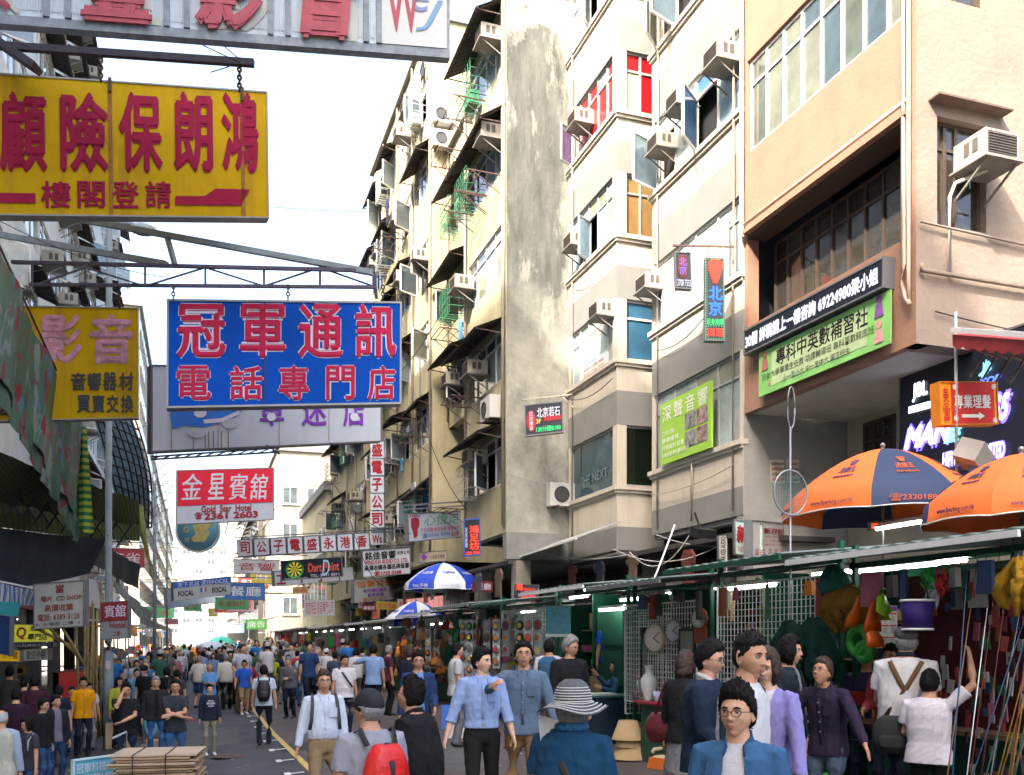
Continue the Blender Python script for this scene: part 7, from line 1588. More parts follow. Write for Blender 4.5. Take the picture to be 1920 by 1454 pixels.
EYEW = mat('eye_white', (.45, .42, .40), rough=.3, var=0); EYEB = mat('eye_dark', (.012, .008, .006), rough=.15, var=0); LIP = mat('lip_skin', (.30, .10, .08), rough=.5, var=.05); SHOE = mat('shoe_leather', (.02, .018, .016), rough=.45, var=.1); SOLE = mat('shoe_white', (.5, .5, .5), rough=.6)
_C = {}
def cloth(c, rough=.85, pat=None):
    k = (tuple(c), pat)
    if k in _C: return _C[k]
    i = len(_C)
    if pat: m = stripe_mat(f'cloth_pattern_{i}', c, pat[0], pat[1], pat[2], rough=.9)
    else: m = mat(f'cloth_{i}', c, rough=rough, var=.10, scale=9, bump=.35, bscale=160, spec=.2)
    _C[k] = m; return m
def folds(co, no, amp, seed, freq=1.0):
    r = np.random.RandomState(seed); d = np.zeros(len(co))
    for i in range(7):
        k = r.normal(size=3) * np.array([17, 17, 9]) * freq * (1 + .35 * i); w = r.normal(size=3) * 9
        s = np.sin(co @ k + r.rand() * 6 + 1.6 * np.sin(co @ w + r.rand() * 6)); d += (1 - np.abs(s)) ** 2 * (.9 ** i) - .25
    return co + no * (d * amp * .42)[:, None]
def hand(mb, wrist, d, up, side, curl=.35, s=1.0, lod=0, thumb=1):
    """wrist -> palm and five fingers; up = back of the hand"""
    d = Vector(d).normalized(); up = Vector(up); up = (up - d * up.dot(d)).normalized(); x = d.cross(up) * side; w = Vector(wrist)
    mb.tube([w - d * .02, w + d * .03 * s, w + d * .065 * s, w + d * .09 * s], [(.026 * s, .021 * s), (.034 * s, .018 * s), (.040 * s, .016 * s), (.036 * s, .013 * s)], 10, up=up)
    if lod > 1: mb.tube([w + d * .085 * s, w + d * .13 * s - up * .02 * s, w + d * .15 * s - up * .05 * s], [(.036 * s, .012 * s), (.033 * s, .011 * s), (.028 * s, .009 * s)], 8, up=up); mb.tube([w + d * .03 * s + x * .03 * s, w + d * .09 * s + x * .05 * s], [.011 * s, .009 * s], 6); return
    for i, L in enumerate((.070, .080, .075, .058)):
        p = w + d * .085 * s + x * (1.5 - i) * .0195 * s; q = [p - d * .012]; a = curl * (1 + .12 * i) * .5; r0 = .0092 * s
        for k, f in enumerate((.45, .32, .23)): p = p + (d * cos(a) - up * sin(a)) * L * f * s; q.append(p); a += curl * 1.25
        mb.tube(q, [r0, r0, r0 * .93, r0 * .8], 7, up=up)
    p = w + d * .02 * s + x * .028 * s; a = (d * .75 + x * .65 - up * .25 * thumb).normalized(); b2 = (d * .95 + x * .2 - up * .35 * thumb).normalized()
    mb.tube([p - a * .01, p + a * .04 * s, p + a * .04 * s + b2 * .03 * s, p + a * .04 * s + b2 * .052 * s], [.0135 * s, .012 * s, .010 * s, .008 * s], 7, up=up)
def person(label, px, heady, ppm, face=0, group=None, lod=0, sx=None, skin=0, hair='short', hairm=None, yaw=0, pitch=0, lean=0, twist=0, side=0, wid=1.0, hipdz=0,
           R=None, L=None, Rp=None, Lp=None, Rup=None, Lup=None, Rc=.35, Lc=.35, feet=None, stride=0, top=None, sleeve='short', slm=None, hem=.86, ease=.014, opn=None, inner=None, bottom=None, shorts=False, shoe=None, belt=None,
           glasses=None, hat=None, hatm=None, collar=None, tucked=False, female=False, H=None, longhair=False, ground=None, cat='person', mouth=True, fat=0, skirt=None, pos=None, frills=None):
    rnd = random.Random(hash_(label + str(px)))
    if pos is None: base = P(px, 1300, ppm); x, y = base.x, base.y
    else: x, y = pos
    g0 = gz(x) if ground is None else ground
    zt = CAMZ + (HOR - heady) / ppm if H is None else None
    Hh = H if H else (zt - g0 - hipdz * 0)
    if hipdz and H is None: Hh = (zt - g0) / (1 + hipdz / 1.75)
    Hh = max(1.1, min(1.95, Hh)); S = Hh / 1.75
    to = Vector((x, y, 0)).normalized(); rt = Vector((to.y, -to.x, 0)); fa = radians(face); h = -to * cos(fa) + rt * sin(fa)
    t = thing('person', label, 'person', (x, y, g0), atan2(-h.x, h.y), group); t.scale = (S, S, S)
    V = Vector; sk = SKIN[skin]; W_ = wid
    cy, sy_ = cos(twist), sin(twist)
    def U(p):       # bend of the upper body
        f = max(0, min(1, (p.z - .95) / .45)); a = lean * f; q = V((p.x, p.y, p.z - .95)); tw = twist * f
        q = V((q.x * cos(tw) - q.y * sin(tw), q.x * sin(tw) + q.y * cos(tw), q.z)); q = V((q.x + side * f * max(0, q.z), q.y * cos(a) + max(0, q.z) * sin(a), q.z * cos(a) - q.y * sin(a) if q.z > 0 else q.z))
        return q + V((0, 0, .95 + hipdz))
    def Dn(p): return V(p) + V((0, 0, hipdz))
    fem = .92 if female else 1.0
    sh = {s: U(V((s * .172 * W_ * fem, -.01, 1.425))) for s in (1, -1)}
    # arms: +x is the person's right
    tg = {1: V(R or (.25 * W_, .03, .80)), -1: V(L or (-.25 * W_, .03, .80))}
    for s, a in ((1, R), (-1, L)):
        if a is None: tg[s] = U(V((s * .245 * W_, .02, .83))) if lean else V((s * .25 * W_, .035 + .09 * stride * -s, .815 + hipdz))
    pole = {1: V(Rp or (.25, -1, -.25)), -1: V(Lp or (-.25, -1, -.25))}
    el, wr_ = {}, {}
    for s in (1, -1): el[s], wr_[s] = ik(sh[s], tg[s], .285, .25, pole[s])
    ft = feet or ((.10, .16 * stride, 0), (-.10, -.16 * stride, 0)); ft = {1: V(ft[0]), -1: V(ft[1])}
    hip = {s: Dn((s * .088 * W_, 0, .92)) for s in (1, -1)}; kn, an = {}, {}
    for s in (1, -1): kn[s], an[s] = ik(hip[s], ft[s] + V((0, -.03, .085)), .43, .43, (s * .12, 1, .1))
    # ---- skin body: one continuous mesh
    mb = MB(); n = 16 if lod < 2 else 8
    f_ = fat
    prof = [(.86, .13, .10), (.95, .158, .115), (1.06, .138 + .03 * f_, .098 + .05 * f_), (1.2, .148 + .02 * f_, .108 + .03 * f_), (1.32, .165, .115), (1.41, .160, .10), (1.452, .115, .078), (1.487, .066, .062), (1.53, .055, .057), (1.60, .052, .058)]
    ell(mb, [((0, (-.012 if z < 1.45 else -.005 + (z - 1.48) * .25), z), rx * W_ * (fem if z < 1.47 else .97 * fem), ry) for z, rx, ry in prof], n, U)
    for s in (1, -1):
        fd = (wr_[s] - el[s]).normalized(); mb.tube([sh[s] - V((s * .02, 0, 0)), sh[s].lerp(el[s], .35), el[s], el[s].lerp(wr_[s], .35), wr_[s]], [.052 * fem, .046 * fem, .038, .039 * fem, .026], n if n > 8 else 7)
        if lod < 2: hand(mb, wr_[s], fd, (Rup if s == 1 else Lup) or (s * 1, -.2, .15), -s if False else s, Rc if s == 1 else Lc, lod=lod)
        else: hand(mb, wr_[s], fd, (s, -.2, .15), s, lod=2)
        if shorts or skirt or lod >= 9: mb.tube([hip[s], kn[s], kn[s].lerp(an[s], .3), an[s], ft[s] + V((0, 0, .04))], [.08, .055, .056, .036, .035], n if n > 8 else 7)
    hc = U(V((0, .022, 1.618))); hy = radians(yaw); hp_ = radians(pitch)
    HM = Matrix.Translation(hc) @ Matrix.Rotation(hy + twist * .6, 4, 'Z') @ Matrix.Rotation(-hp_ - lean * .5, 4, 'X')
    HM = HM @ Matrix.Diagonal((.95 if female else 1, .97 if female else 1, .96 if female else 1, 1))
    nu, nv = ((88, 64) if lod < 0 else (56, 42)) if lod < 1 else ((36, 28) if lod == 1 else (16, 12))
    hv, hf = head_pts(nu, nv)
    def post_body(co, fs):
        mbh = MB(); mbh.add([HM @ p for p in hv], hf, True)
        for s in (1, -1):
            e = MB(); e.torus((0, 0, 0), .021, .007, n=12, k=6, flat=.62); e.ball((0, 0, 0), (.018, .010, .005), 8)
            Me = HM @ Matrix.Translation((s * .076, -.008, -.004)) @ Matrix.Rotation(s * .35, 4, 'Z') @ Matrix.Rotation(pi / 2, 4, 'Y') @ Matrix.Rotation(.1, 4, 'Z') @ Matrix.Diagonal((1.45, .95, 1, 1))
            mbh.add([Me @ V(v) for v in e.v], e.f, True)
        return mbh
    BAKE.append(dict(mb=mb, vox=.0105 if lod < 1 else (.0125 if lod == 1 else None), name='body', m=sk, parent=t, extra=post_body, amp=0, lod=lod))
    # ---- face parts
    if lod < 2 or ppm > 55:
        e1, e2, br = MB(), MB(), MB()
        for s in (1, -1):
            e1.ball(HM @ V((s * .031, .0735, .005)), (.0125, .0125, .0085), 10, M=HM.to_3x3()); e2.ball(HM @ V((s * .031, .0815, .005)), (.0062, .0055, .0058), 8, M=HM.to_3x3())
            br.tube([HM @ V((s * .014, .0885, .0235)), HM @ V((s * .030, .0875, .0285)), HM @ V((s * .047, .077, .0225))], [.0028, .0044, .0022], 6)
            e2.tube([HM @ V((s * .018, .0845, .0085)), HM @ V((s * .031, .0865, .0135)), HM @ V((s * .045, .0790, .0085))], .0017, 5)
        e1.build('eye', EYEW, t); e2.build('iris', EYEB, t); br.build('eyebrow', hairm or HB, t)
        lp = MB(); lp.tube([HM @ V((-.023, .0835, -.064)), HM @ V((-.012, .0915, -.0585)), HM @ V((0, .0935, -.0595)), HM @ V((.012, .0915, -.0585)), HM @ V((.023, .0835, -.064))], [.001, .0035, .004, .0035, .001], 6)
        lp.tube([HM @ V((-.021, .0835, -.065)), HM @ V((0, .0925, -.0695)), HM @ V((.021, .0835, -.065))], [.001, .0052, .001], 6); lp.build('lips', LIP, t)
    if glasses:
        gm = glasses if not isinstance(glasses, bool) else BLK; gb = MB(); Mr = HM @ Matrix.Rotation(pi / 2, 4, 'X'); rr = .0018 if lod >= 0 else .0022
        for s in (1, -1):
            gb.torus(HM @ V((s * .031, .098, .002)), .0225, rr, M=HM.to_3x3() @ Matrix.Rotation(pi / 2, 3, 'X'), n=18, k=5, flat=.85)
            gb.tube([HM @ V((s * .053, .095, .006)), HM @ V((s * .073, .07, .008)), HM @ V((s * .080, -.005, .006))], .002, 5)
        gb.tube([HM @ V((-.009, .0985, .004)), HM @ V((0, .101, .007)), HM @ V((.009, .0985, .004))], .002, 5); gb.build('glasses', gm, t)
    # ---- hair
    if hair and hair != 'none':
        hp2, hf2 = hair_pts(hair, nu, nv, rnd.random() * 999, bool(hat)); hb = MB(); hb.add([HM @ p for p in hp2], hf2, True)
        if longhair:
            for k in range(16):
                a = pi + (k - 7.5) / 7.5 * 1.5; x0 = .075 * sin(a - pi); y0 = -.075 * cos(a - pi) - .012; r_ = random.Random(k).uniform(.8, 1.1)
                hb.tube([HM @ V((x0, y0, .03)), HM @ V((x0 * 1.15, y0 * 1.12, -.08)), HM @ V((x0 * 1.25, y0 * 1.15, -.2)), HM @ V((x0 * 1.0, y0 * 1.0, -.34 * r_))], [.018, .024, .022, .006], 7)
        if lod <= 0 and not hat and hair != 'bald':
            r_ = random.Random(5)
            for k in range(320):
                p0 = r_.choice(hp2); d = p0.normalized()
                if (p0 - hv[hp2.index(p0)]).dot(d) < .008: continue
                f = (d + Vector((r_.uniform(-.6, .6), r_.uniform(-.3, .9), r_.uniform(-.5, .2) if hair != 'spiky' else r_.uniform(0, .8)))).normalized()
                if hair in ('bob', 'long'): f = (d * .35 + Vector((0, 0, -1))).normalized()
                L_ = r_.uniform(.010, .019); q = p0 - d * .006; hb.tube([HM @ q, HM @ (q + (f + d * .35) * L_ * .5), HM @ (q + f * L_)], [.0032, .0026, .0006], 4, sm=True, cap=False)
        hb.build('hair', hairm or HB, t)
    if hat: hat(t, HM, hatm)
    # ---- top
    A = 0 if lod >= 2 else .0075
    def sleeve_pts(s, kind, e):
        a, b_, c = sh[s], el[s], wr_[s]; r = e; n0 = U(V((s * .11, -.01, 1.445)))
        if kind == 'short': q = a.lerp(b_, .72); return [n0, a, a.lerp(b_, .35), q], [.040, .056 + r, .062 + r, .062 + r]
        if kind == 'elbow': return [n0, a, a.lerp(b_, .5), b_, b_.lerp(c, .25)], [.040, .055 + r, .056 + r, .050 + r, .050 + r]
        if kind == 'roll': return [n0, a, a.lerp(b_, .5), b_, b_.lerp(c, .38), b_.lerp(c, .52)], [.040, .055 + r, .058 + r, .052 + r, .048 + r, .055 + r]
        return [n0, a, a.lerp(b_, .4), a.lerp(b_, .8), b_, b_.lerp(c, .4), b_.lerp(c, .96)], [.040, .055 + r, .058 + r, .052 + r, .052 + r, .046 + r, .040 + r]
    def top_rings(hm, e, z1=1.475):
        pr = [(z, rx, ry) for z, rx, ry in prof if hm < z <= z1 + .02]; z0, rx0, ry0 = hm, .168 + .01 * f_, .122 + .03 * f_
        pr = [(z0, rx0 if not tucked else .150, ry0 if not tucked else .108)] + pr
        return [((0, -.012, z), (rx + e + (.012 if z < 1.25 else 0)) * W_ * fem, ry + e + (.010 if z < 1.25 else .0)) for z, rx, ry in pr[:-1]] + [((0, -.01, pr[-1][0]), (pr[-1][1] + e) * W_ * fem, pr[-1][2] + e)]
    if top is not None:
        if inner is not None:
            mb = MB(); ell(mb, top_rings(hem + .02, ease * .35), n, U); BAKE.append(dict(mb=mb, vox=.014 if lod < 2 else None, name='inner_shirt', m=inner, parent=t, amp=A * .7, lod=lod, seed=rnd.random()))
        mb = MB(); ell(mb, top_rings(hem, ease), n, U)
        if sleeve != 'none' and slm is None:
            for s in (1, -1): p_, r_ = sleeve_pts(s, sleeve, ease * .3); mb.tube(p_, r_, n if n > 8 else 7)
        if collar: 
            mb2 = MB(); 
            for s in (1, -1): mb2.tube([U(V((0, -.068, 1.515))), U(V((s * .05, -.045, 1.515))), U(V((s * .068, .01, 1.495))), U(V((s * .045, .065, 1.455))), U(V((s * .05, .10, 1.42)))], [(.010, .018), (.010, .020), (.010, .020), (.010, .022), (.004, .006)], 8)
            mb2.build('collar', collar if not isinstance(collar, bool) else top, t)
        BAKE.append(dict(mb=mb, vox=(.0115 if lod < 1 else .0145) if lod < 2 else None, name='shirt', m=top, parent=t, amp=A * (1 + ease * 5), lod=lod, opn=opn, seed=rnd.random()))
        if slm is not None:
            mb = MB()
            for s in (1, -1):
                p_, r_ = sleeve_pts(s, sleeve, ease * .45); p_ = [U(V((s * .05, -.005, 1.465)))] + p_; r_ = [.040] + r_; r_[1] = .052; mb.tube(p_, r_, n if n > 8 else 7)
            BAKE.append(dict(mb=mb, vox=.0125 if lod < 2 else None, name='sleeve', m=slm, parent=t, amp=A, lod=lod, seed=rnd.random()))
        if opn is None and lod < 2 and collar:
            for z in (1.36, 1.27, 1.18, 1.09): 
                q = U(V((0, .118 + ease + .03 * f_, z))); MB().ball(q, (.006, .004, .006), 6).build('button', EYEW, t)
            MB().box(U(V((-.085, .112 + ease + .02 * f_, 1.29))), (.085, .008, .10)).build('pocket', top, t)
            pb = MB(); pb.tube([U(V((0, .108 + ease + .02 * f_, z))) for z in (1.40, 1.3, 1.15, hem + .1)], [(.014, .004)] * 4, 6, up=V((0, 1, 0))); pb.build('placket', top, t)
    # ---- trousers / skirt
    if bottom is not None and not skirt:
        mb = MB(); ell(mb, [(Dn((0, -.008, z)), rx * W_, ry) for z, rx, ry in ((.83, .135, .105), (.88, .165, .122), (.96, .168, .120), (1.03, .150, .108))], n)
        for s in (1, -1):
            k_, a_ = kn[s], an[s]
            if shorts: mb.tube([hip[s], hip[s].lerp(k_, .5), k_ + V((0, 0, .02))], [(.10, .10), .092, .085], n if n > 8 else 7)
            else: mb.tube([hip[s] + V((0, 0, .02)), hip[s].lerp(k_, .4), k_, k_.lerp(a_, .5), a_ + V((0, -.0, -.045))], [.098, .086, .068, .060, .060], n if n > 8 else 7)
        BAKE.append(dict(mb=mb, vox=.015 if lod < 2 else None, name='trousers', m=bottom, parent=t, amp=A * 1.1, lod=lod, seed=rnd.random()))
        if belt: 
            b2 = MB(); ell(b2, [(Dn((0, -.008, z)), .158 * W_, .116) for z in (1.0, 1.035)], 20); b2.build('belt', BLK, t)
            MB().box(Dn((0, .112, 1.018)), (.045, .012, .035)).build('buckle', ALU, t)
    if skirt is not None:
        mb = MB(); ell(mb, [(Dn((0, -.008, z)), rx, ry) for z, rx, ry in ((.42, .22, .19), (.6, .20, .17), (.88, .17, .125), (1.03, .145, .105))], n); BAKE.append(dict(mb=mb, vox=.015 if lod < 2 else None, name='skirt', m=skirt, parent=t, amp=A * 2.5, lod=lod, seed=rnd.random()))
    for s in (1, -1):
        f = ft[s]; b2 = MB(); b2.tube([f + V((0, -.075, .045)), f + V((0, -.03, .055)), f + V((0, .06, .042)), f + V((0, .155, .028)), f + V((0, .185, .022))], [(.028, .030), (.040, .050), (.043, .040), (.045, .026), (.028, .016)], 10); b2.build('shoe', shoe or SHOE, t)
    return t
def hash_(s):
    h = 7
    for ch in s: h = (h * 131 + ord(ch)) % 1000003
    return h
def bake_all():
    tmp = []
    for b in BAKE:
        me = b['mb'].mesh(b['name'])
        if b['vox']:
            o = bpy.data.objects.new('bake', me); COL.objects.link(o); r = o.modifiers.new('r', 'REMESH'); r.mode = 'VOXEL'; r.voxel_size = b['vox']; r.use_smooth_shade = True
            s = o.modifiers.new('s', 'SMOOTH'); s.iterations = 3 if b['name'] != 'body' else 2; s.factor = .5
            tmp.append((b, o, me))
        else: tmp.append((b, None, me))
    dg = bpy.context.evaluated_depsgraph_get()
    for b, o, me in tmp:
        if o is not None:
            nm = bpy.data.meshes.new_from_object(o.evaluated_get(dg)); nm.name = b['name']; n = len(nm.vertices); co = np.zeros(n * 3); nm.vertices.foreach_get('co', co); co = co.reshape(-1, 3)
            if b['amp']:
                no = np.zeros(n * 3); nm.vertices.foreach_get('normal', no); co = folds(co, no.reshape(-1, 3), b['amp'], int(b.get('seed', 0) * 9999)); nm.vertices.foreach_set('co', co.ravel())
            if b.get('opn'):
                w0, w1 = b['opn']; bm = bmesh.new(); bm.from_mesh(nm); kill = []
                for f in bm.faces:
                    c = f.calc_center_median(); k = max(0, min(1, (1.5 - c.z) / .6))
                    if c.y > 0.0 and abs(c.x) < w0 + (w1 - w0) * k: kill.append(f)
                bmesh.ops.delete(bm, geom=kill, context='FACES'); bm.to_mesh(nm); bm.free()
            nm.polygons.foreach_set('use_smooth', [True] * len(nm.polygons)); nm.update()
            me = nm
        if b.get('extra'):
            eb = b['extra'](None, None); bm = bmesh.new(); bm.from_mesh(me); em = eb.mesh('e'); bm.from_mesh(em); bm.to_mesh(me); bm.free(); bpy.data.meshes.remove(em)
            me.polygons.foreach_set('use_smooth', [True] * len(me.polygons))
        link(b['name'], me, b['m'], b['parent'])
    for b, o, me in tmp:
        if o is not None: bpy.data.objects.remove(o)
    BAKE.clear()
# ---- hats
def cap(t, HM, m, back=False, brimm=None):
    b = MB(); vs, fs = head_pts(36, 28)
    b.ball(HM @ Vector((0, -.004, .036)), (.086, .107, .106), 24, M=HM.to_3x3()); o = b.build('cap', m, t)
    s = -1 if back else 1; b = MB(); p = [HM @ Vector((x, s * (.085 + .075 * sqrt(max(0, 1 - (x / .085) ** 2))), .040 - .9 * x * x)) for x in [-.078 + .0195 * i for i in range(9)]]
    q = [HM @ Vector((x, s * .070, .05 - .9 * x * x)) for x in [-.078 + .0195 * i for i in range(9)]]
    vs = p + q; vs2 = [v + Vector((0, 0, -.008)) for v in vs]; b.add(vs + vs2, [(i, i + 1, i + 10, i + 9) for i in range(8)] + [(i + 18, i + 27, i + 28, i + 19) for i in range(8)] + [(i, i + 18, i + 19, i + 1) for i in range(8)], True); b.build('brim', brimm or m, t)
def flatcap(t, HM, m):
    b = MB(); b.ball(HM @ Vector((0, .008, .062)), (.092, .118, .062), 20, M=HM.to_3x3()); b.build('flat_cap', m, t)
    b = MB(); b.ball(HM @ Vector((0, .105, .04)), (.06, .05, .010), 14, M=HM.to_3x3()); b.build('brim', m, t)
def sunhat(t, HM, m):
    b = MB(); pr = [(.002, .148), (.05, .145), (.085, .120), (.101, .075), (.106, .025), (.112, .012), (.150, -.012), (.195, -.032), (.215, -.030), (.212, -.036), (.15, -.02), (.100, .01)]
    n = 44; vs = []
    for r, z in pr:
        for j in range(n): a = 2 * pi * j / n; w = (r - .11) * .35 * sin(3 * a + .7) if r > .12 else 0; vs.append(HM @ Vector((r * cos(a), r * 1.1 * sin(a) - .005, z + .02 + w * .6)))
    b.add(vs, [(i * n + j, i * n + (j + 1) % n, (i + 1) * n + (j + 1) % n, (i + 1) * n + j) for i in range(len(pr) - 1) for j in range(n)], True)
    b.build('sun_hat', m, t)
    # braided stripes: proud rings
    for k in range(9):
        z = .150 - k * .016; r = [.045, .075, .090, .099, .104, .107, .109, .110, .111][k]; rb = MB(); rb.torus(HM @ Vector((0, -.005, z)), r + .003, .0042, M=HM.to_3x3(), n=44, k=6, flat=1.1); rb.build('hat_braid', mat('braid_white', (.5, .5, .48), rough=.8), t)
    for k in range(4):
        r = .125 + k * .024; rb = MB(); vs = []
        rb.tube([HM @ Vector((r * cos(a), r * 1.1 * sin(a) - .005, .020 + (.012 - (r - .112) * .5) + (r - .11) * .21 * sin(3 * a + .7) + .004)) for a in [2 * pi * i / 44 for i in range(45)]], .0035, 5); rb.build('hat_braid', mat('braid_white', (.5, .5, .48)), t)
def worn_bag(name, label, t, c, d, m, straps=None, cat='backpack', rz=0, strapm=None):
    """a bag carried by person t; c, d in the person's local metres"""
    b = thing(name, label, cat, M=t.matrix_basis.copy()); mb = MB(); n = 14
    rings = []
    for k in range(9):
        f = k / 8; s = (sin(pi * min(1, max(0, .12 + .8 * f))) ** .45); rings.append(((c[0], c[1], c[2] - d[2] / 2 + d[2] * f), d[0] / 2 * s, d[1] / 2 * s))
    ell(mb, rings, 20); mb.build('body', m, b)
    p2 = MB(); ell(p2, [((c[0], c[1] + math.copysign(d[1] * .36, c[1]), c[2] - d[2] * .36 + d[2] * .35 * k / 4), d[0] * .36 * sin(pi * (.15 + .7 * k / 4)) ** .4, d[1] * .22) for k in range(5)], 16); p2.build('pocket', m, b)
    if straps:
        for st in straps: MB().tube([Vector(p) for p in st], [(.020, .006)] * len(st), 7, up=Vector((0, 1, 0))).build('strap', strapm or m, b)
    return b
# ---------------------------------------------------------------- the people of the street
C = cloth; NAVY = (.012, .016, .035); BLKC = (.010, .010, .012); JEAN = (.03, .07, .16); KHAKI = (.23, .165, .09); WHT = (.50, .50, .52); GRY = (.14, .14, .15)
# --- nearest, right
person('young man in round glasses, open denim shirt over a white vest, closest to the camera', 1384, 1285, 400, -12, lod=-1, hair='spiky', yaw=-8, pitch=-3, skin=0, glasses=True, top=C((.035, .10, .21)), inner=C((.5, .48, .52)), sleeve='long', opn=(.045, .075), ease=.02, bottom=C(JEAN), collar=C((.025, .06, .14)))
person('tall man in a dark and white raglan shirt seen in profile behind the denim one', 1398, 1185, 325, 70, lod=-1, hair='buzz', yaw=-18, pitch=4, skin=1, top=C(WHT), slm=C((.02, .035, .06)), sleeve='elbow', bottom=C(NAVY), R=(.24, .02, .80), ease=.012)
person('woman in a lilac cardigan with one hand raised to her chin and a red watch', 1440, 1216, 278, -28, lod=0, female=True, hair='bob', hairm=HBR, yaw=10, pitch=6, skin=3, top=C((.21, .19, .43)), inner=C((.55, .55, .62)), opn=(.07, .09), sleeve='long', bottom=C((.1, .1, .14)), R=(.10, .26, 1.36), L=(-.30, .12, .88), hem=.84)
person('man in a navy jacket and glasses in profile left of the raglan shirt', 1325, 1201, 262, 75, lod=0, hair='short', yaw=-5, pitch=8, skin=0, glasses=True, top=C((.012, .022, .045)), sleeve='long', ease=.032, bottom=C(JEAN), collar=C((.5, .5, .5)), R=(.2, .24, 1.0))
pgirl = person('woman with long dark hair, black top and grey skirt, turned to the clock stall', 1283, 1222, 200, 150, lod=0, female=True, hair='long', hairm=HBR, longhair=True, skin=0, top=C(BLKC), sleeve='long', skirt=C((.15, .15, .16)), shorts=False, bottom=C(BLKC), yaw=-12)
worn_bag('shoulder_bag', 'soft maroon leather shoulder bag carried by the long haired woman', pgirl, (-.30, .05, .98), (.34, .20, .30), mat('maroon_leather', (.11, .015, .02), rough=.35, bump=.8, bscale=14), [[(-.26, .05, 1.12), (-.22, 0, 1.45), (-.30, -.05, 1.12)]], cat='bag')
person('woman in a navy hooded top with chin length hair, profile, by the net stall', 1478, 1193, 215, 65, lod=0, female=True, hair='bob', skin=0, top=C((.014, .022, .035)), inner=C((.2, .22, .24)), opn=(.035, .05), sleeve='long', bottom=C(NAVY), yaw=10, ease=.025)
person('man in a dark purple zip jumper and glasses looking down with arms spread', 1552, 1232, 228, -28, lod=0, hair='short', hairm=HBR, skin=2, yaw=-5, pitch=-22, glasses=True, top=C((.022, .014, .035)), sleeve='long', bottom=C((.06, .09, .13)), R=(.48, .20, 1.0), L=(-.52, .26, .92), lean=.12, collar=True, Lc=.2)
pc = person('man in a grey flat cap and white polo shirt seen from behind', 1698, 1172, 226, 172, lod=0, hair='short', hairm=HG, hat=flatcap, hatm=cloth((.10, .10, .11)), skin=1, top=C((.55, .54, .55)), sleeve='short', bottom=C(NAVY), yaw=28, pitch=-10, R=(.16, .24, 1.02), L=(-.18, .24, 1.02), ease=.028, fat=.5, collar=C(NAVY), wid=1.08, tucked=True)
worn_bag('sling_bag', 'dark grey sling bag on a brown strap worn by the man in the flat cap', pc, (-.06, -.17, .88), (.34, .12, .30), C((.03, .03, .03)), [[(.14, -.12, 1.46), (.03, -.165, 1.25), (-.14, -.15, 1.0)], [(-.10, -.13, 1.46), (-.02, -.165, 1.3), (.12, -.15, 1.02)]], cat='bag', strapm=cloth((.12, .06, .03)))
person('small boy in a white T-shirt reaching up with one arm beside the flat cap', 1742, 1257, 236, 165, lod=0, hair='short', skin=1, top=C((.58, .55, .60)), sleeve='short', bottom=C(BLKC), R=(.34, .10, 1.86), Rp=(1, -.2, -.6), L=(-.2, .2, 1.0), ease=.03, wid=1.08)
person('boy looking over the shoulder of the man in the flat cap', 1672, 1208, 205, -20, lod=1, hair='short', skin=2, top=C((.3, .04, .05)), sleeve='long', bottom=C(NAVY), R=(.18, .25, 1.1), ground=.45)
# --- walking pair and the middle
person('man in a light blue shirt and black trousers walking with a cigarette', 903, 1215, 188, 8, lod=0, hair='short', skin=3, yaw=48, top=C((.24, .32, .54)), sleeve='roll', bottom=C(BLKC), belt=True, collar=True, R=(.36, .06, .86), L=(-.30, .14, .84), stride=.8, hem=.98, tucked=True, Rup=(1, .2, 0), ease=.02)
person('man in glasses and a grey blue denim shirt with brown chinos, one hand raised', 982, 1203, 187, -5, lod=0, hair='short', skin=1, yaw=8, pitch=-10, glasses=True, top=C((.09, .135, .20)), sleeve='long', bottom=C((.17, .10, .05)), collar=True, R=(.26, .26, 1.34), Rp=(1, -.2, -.8), L=(-.34, .14, .88), stride=-.5, hem=.87)
person('man in a blue knitted vest and sandals seen from behind at the pack stall', 1030, 1199, 122, 165, lod=1, hair='short', skin=1, top=C((.03, .09, .17)), slm=C((.45, .45, .47)), sleeve='short', bottom=C((.11, .085, .06)), shoe=BLK)
person('grey haired man in glasses and a black jumper beside the booth', 1068, 1193, 152, 25, lod=0, hair='short', hairm=HG, glasses=True, skin=1, yaw=35, pitch=8, top=C(BLKC), sleeve='long', bottom=C((.05, .05, .05)), ease=.03)
person('woman in a blue overall sitting with her chin on her hand by the folding table', 1156, 1238, 108, -82, lod=1, female=True, hair='short', skin=1, top=C((.03, .08, .17)), sleeve='long', bottom=C((.02, .04, .08)), hipdz=-.46, feet=((.1, .38, 0), (-.1, .3, 0)), R=(.05, .34, 1.02), L=(-.2, .3, .80), pitch=-5)
person('person in a bright blue shirt and backwards cap inside the green booth', 1144, 1163, 105, 178, lod=1, hair='short', hat=lambda t, HM, m: cap(t, HM, m, True), hatm=cloth((.3, .3, .22)), skin=1, top=C((.01, .07, .42)), sleeve='short', bottom=C(BLKC), ground=gz(7) + .35, H=1.7)
pw = person('woman in a grey striped sun hat and teal top seen from behind in the foreground', 1072, 1283, 335, 160, lod=-1, female=True, hair='bob', hairm=HG, hat=sunhat, hatm=mat('hat_grey_braid', (.10, .10, .11), rough=.9, bump=.8, bscale=60), skin=3, top=C((.006, .045, .10)), sleeve='short', bottom=C(NAVY), ease=.035, wid=1.12, R=(.2, .2, 1.0), L=(-.2, .2, 1.0), fat=.6)
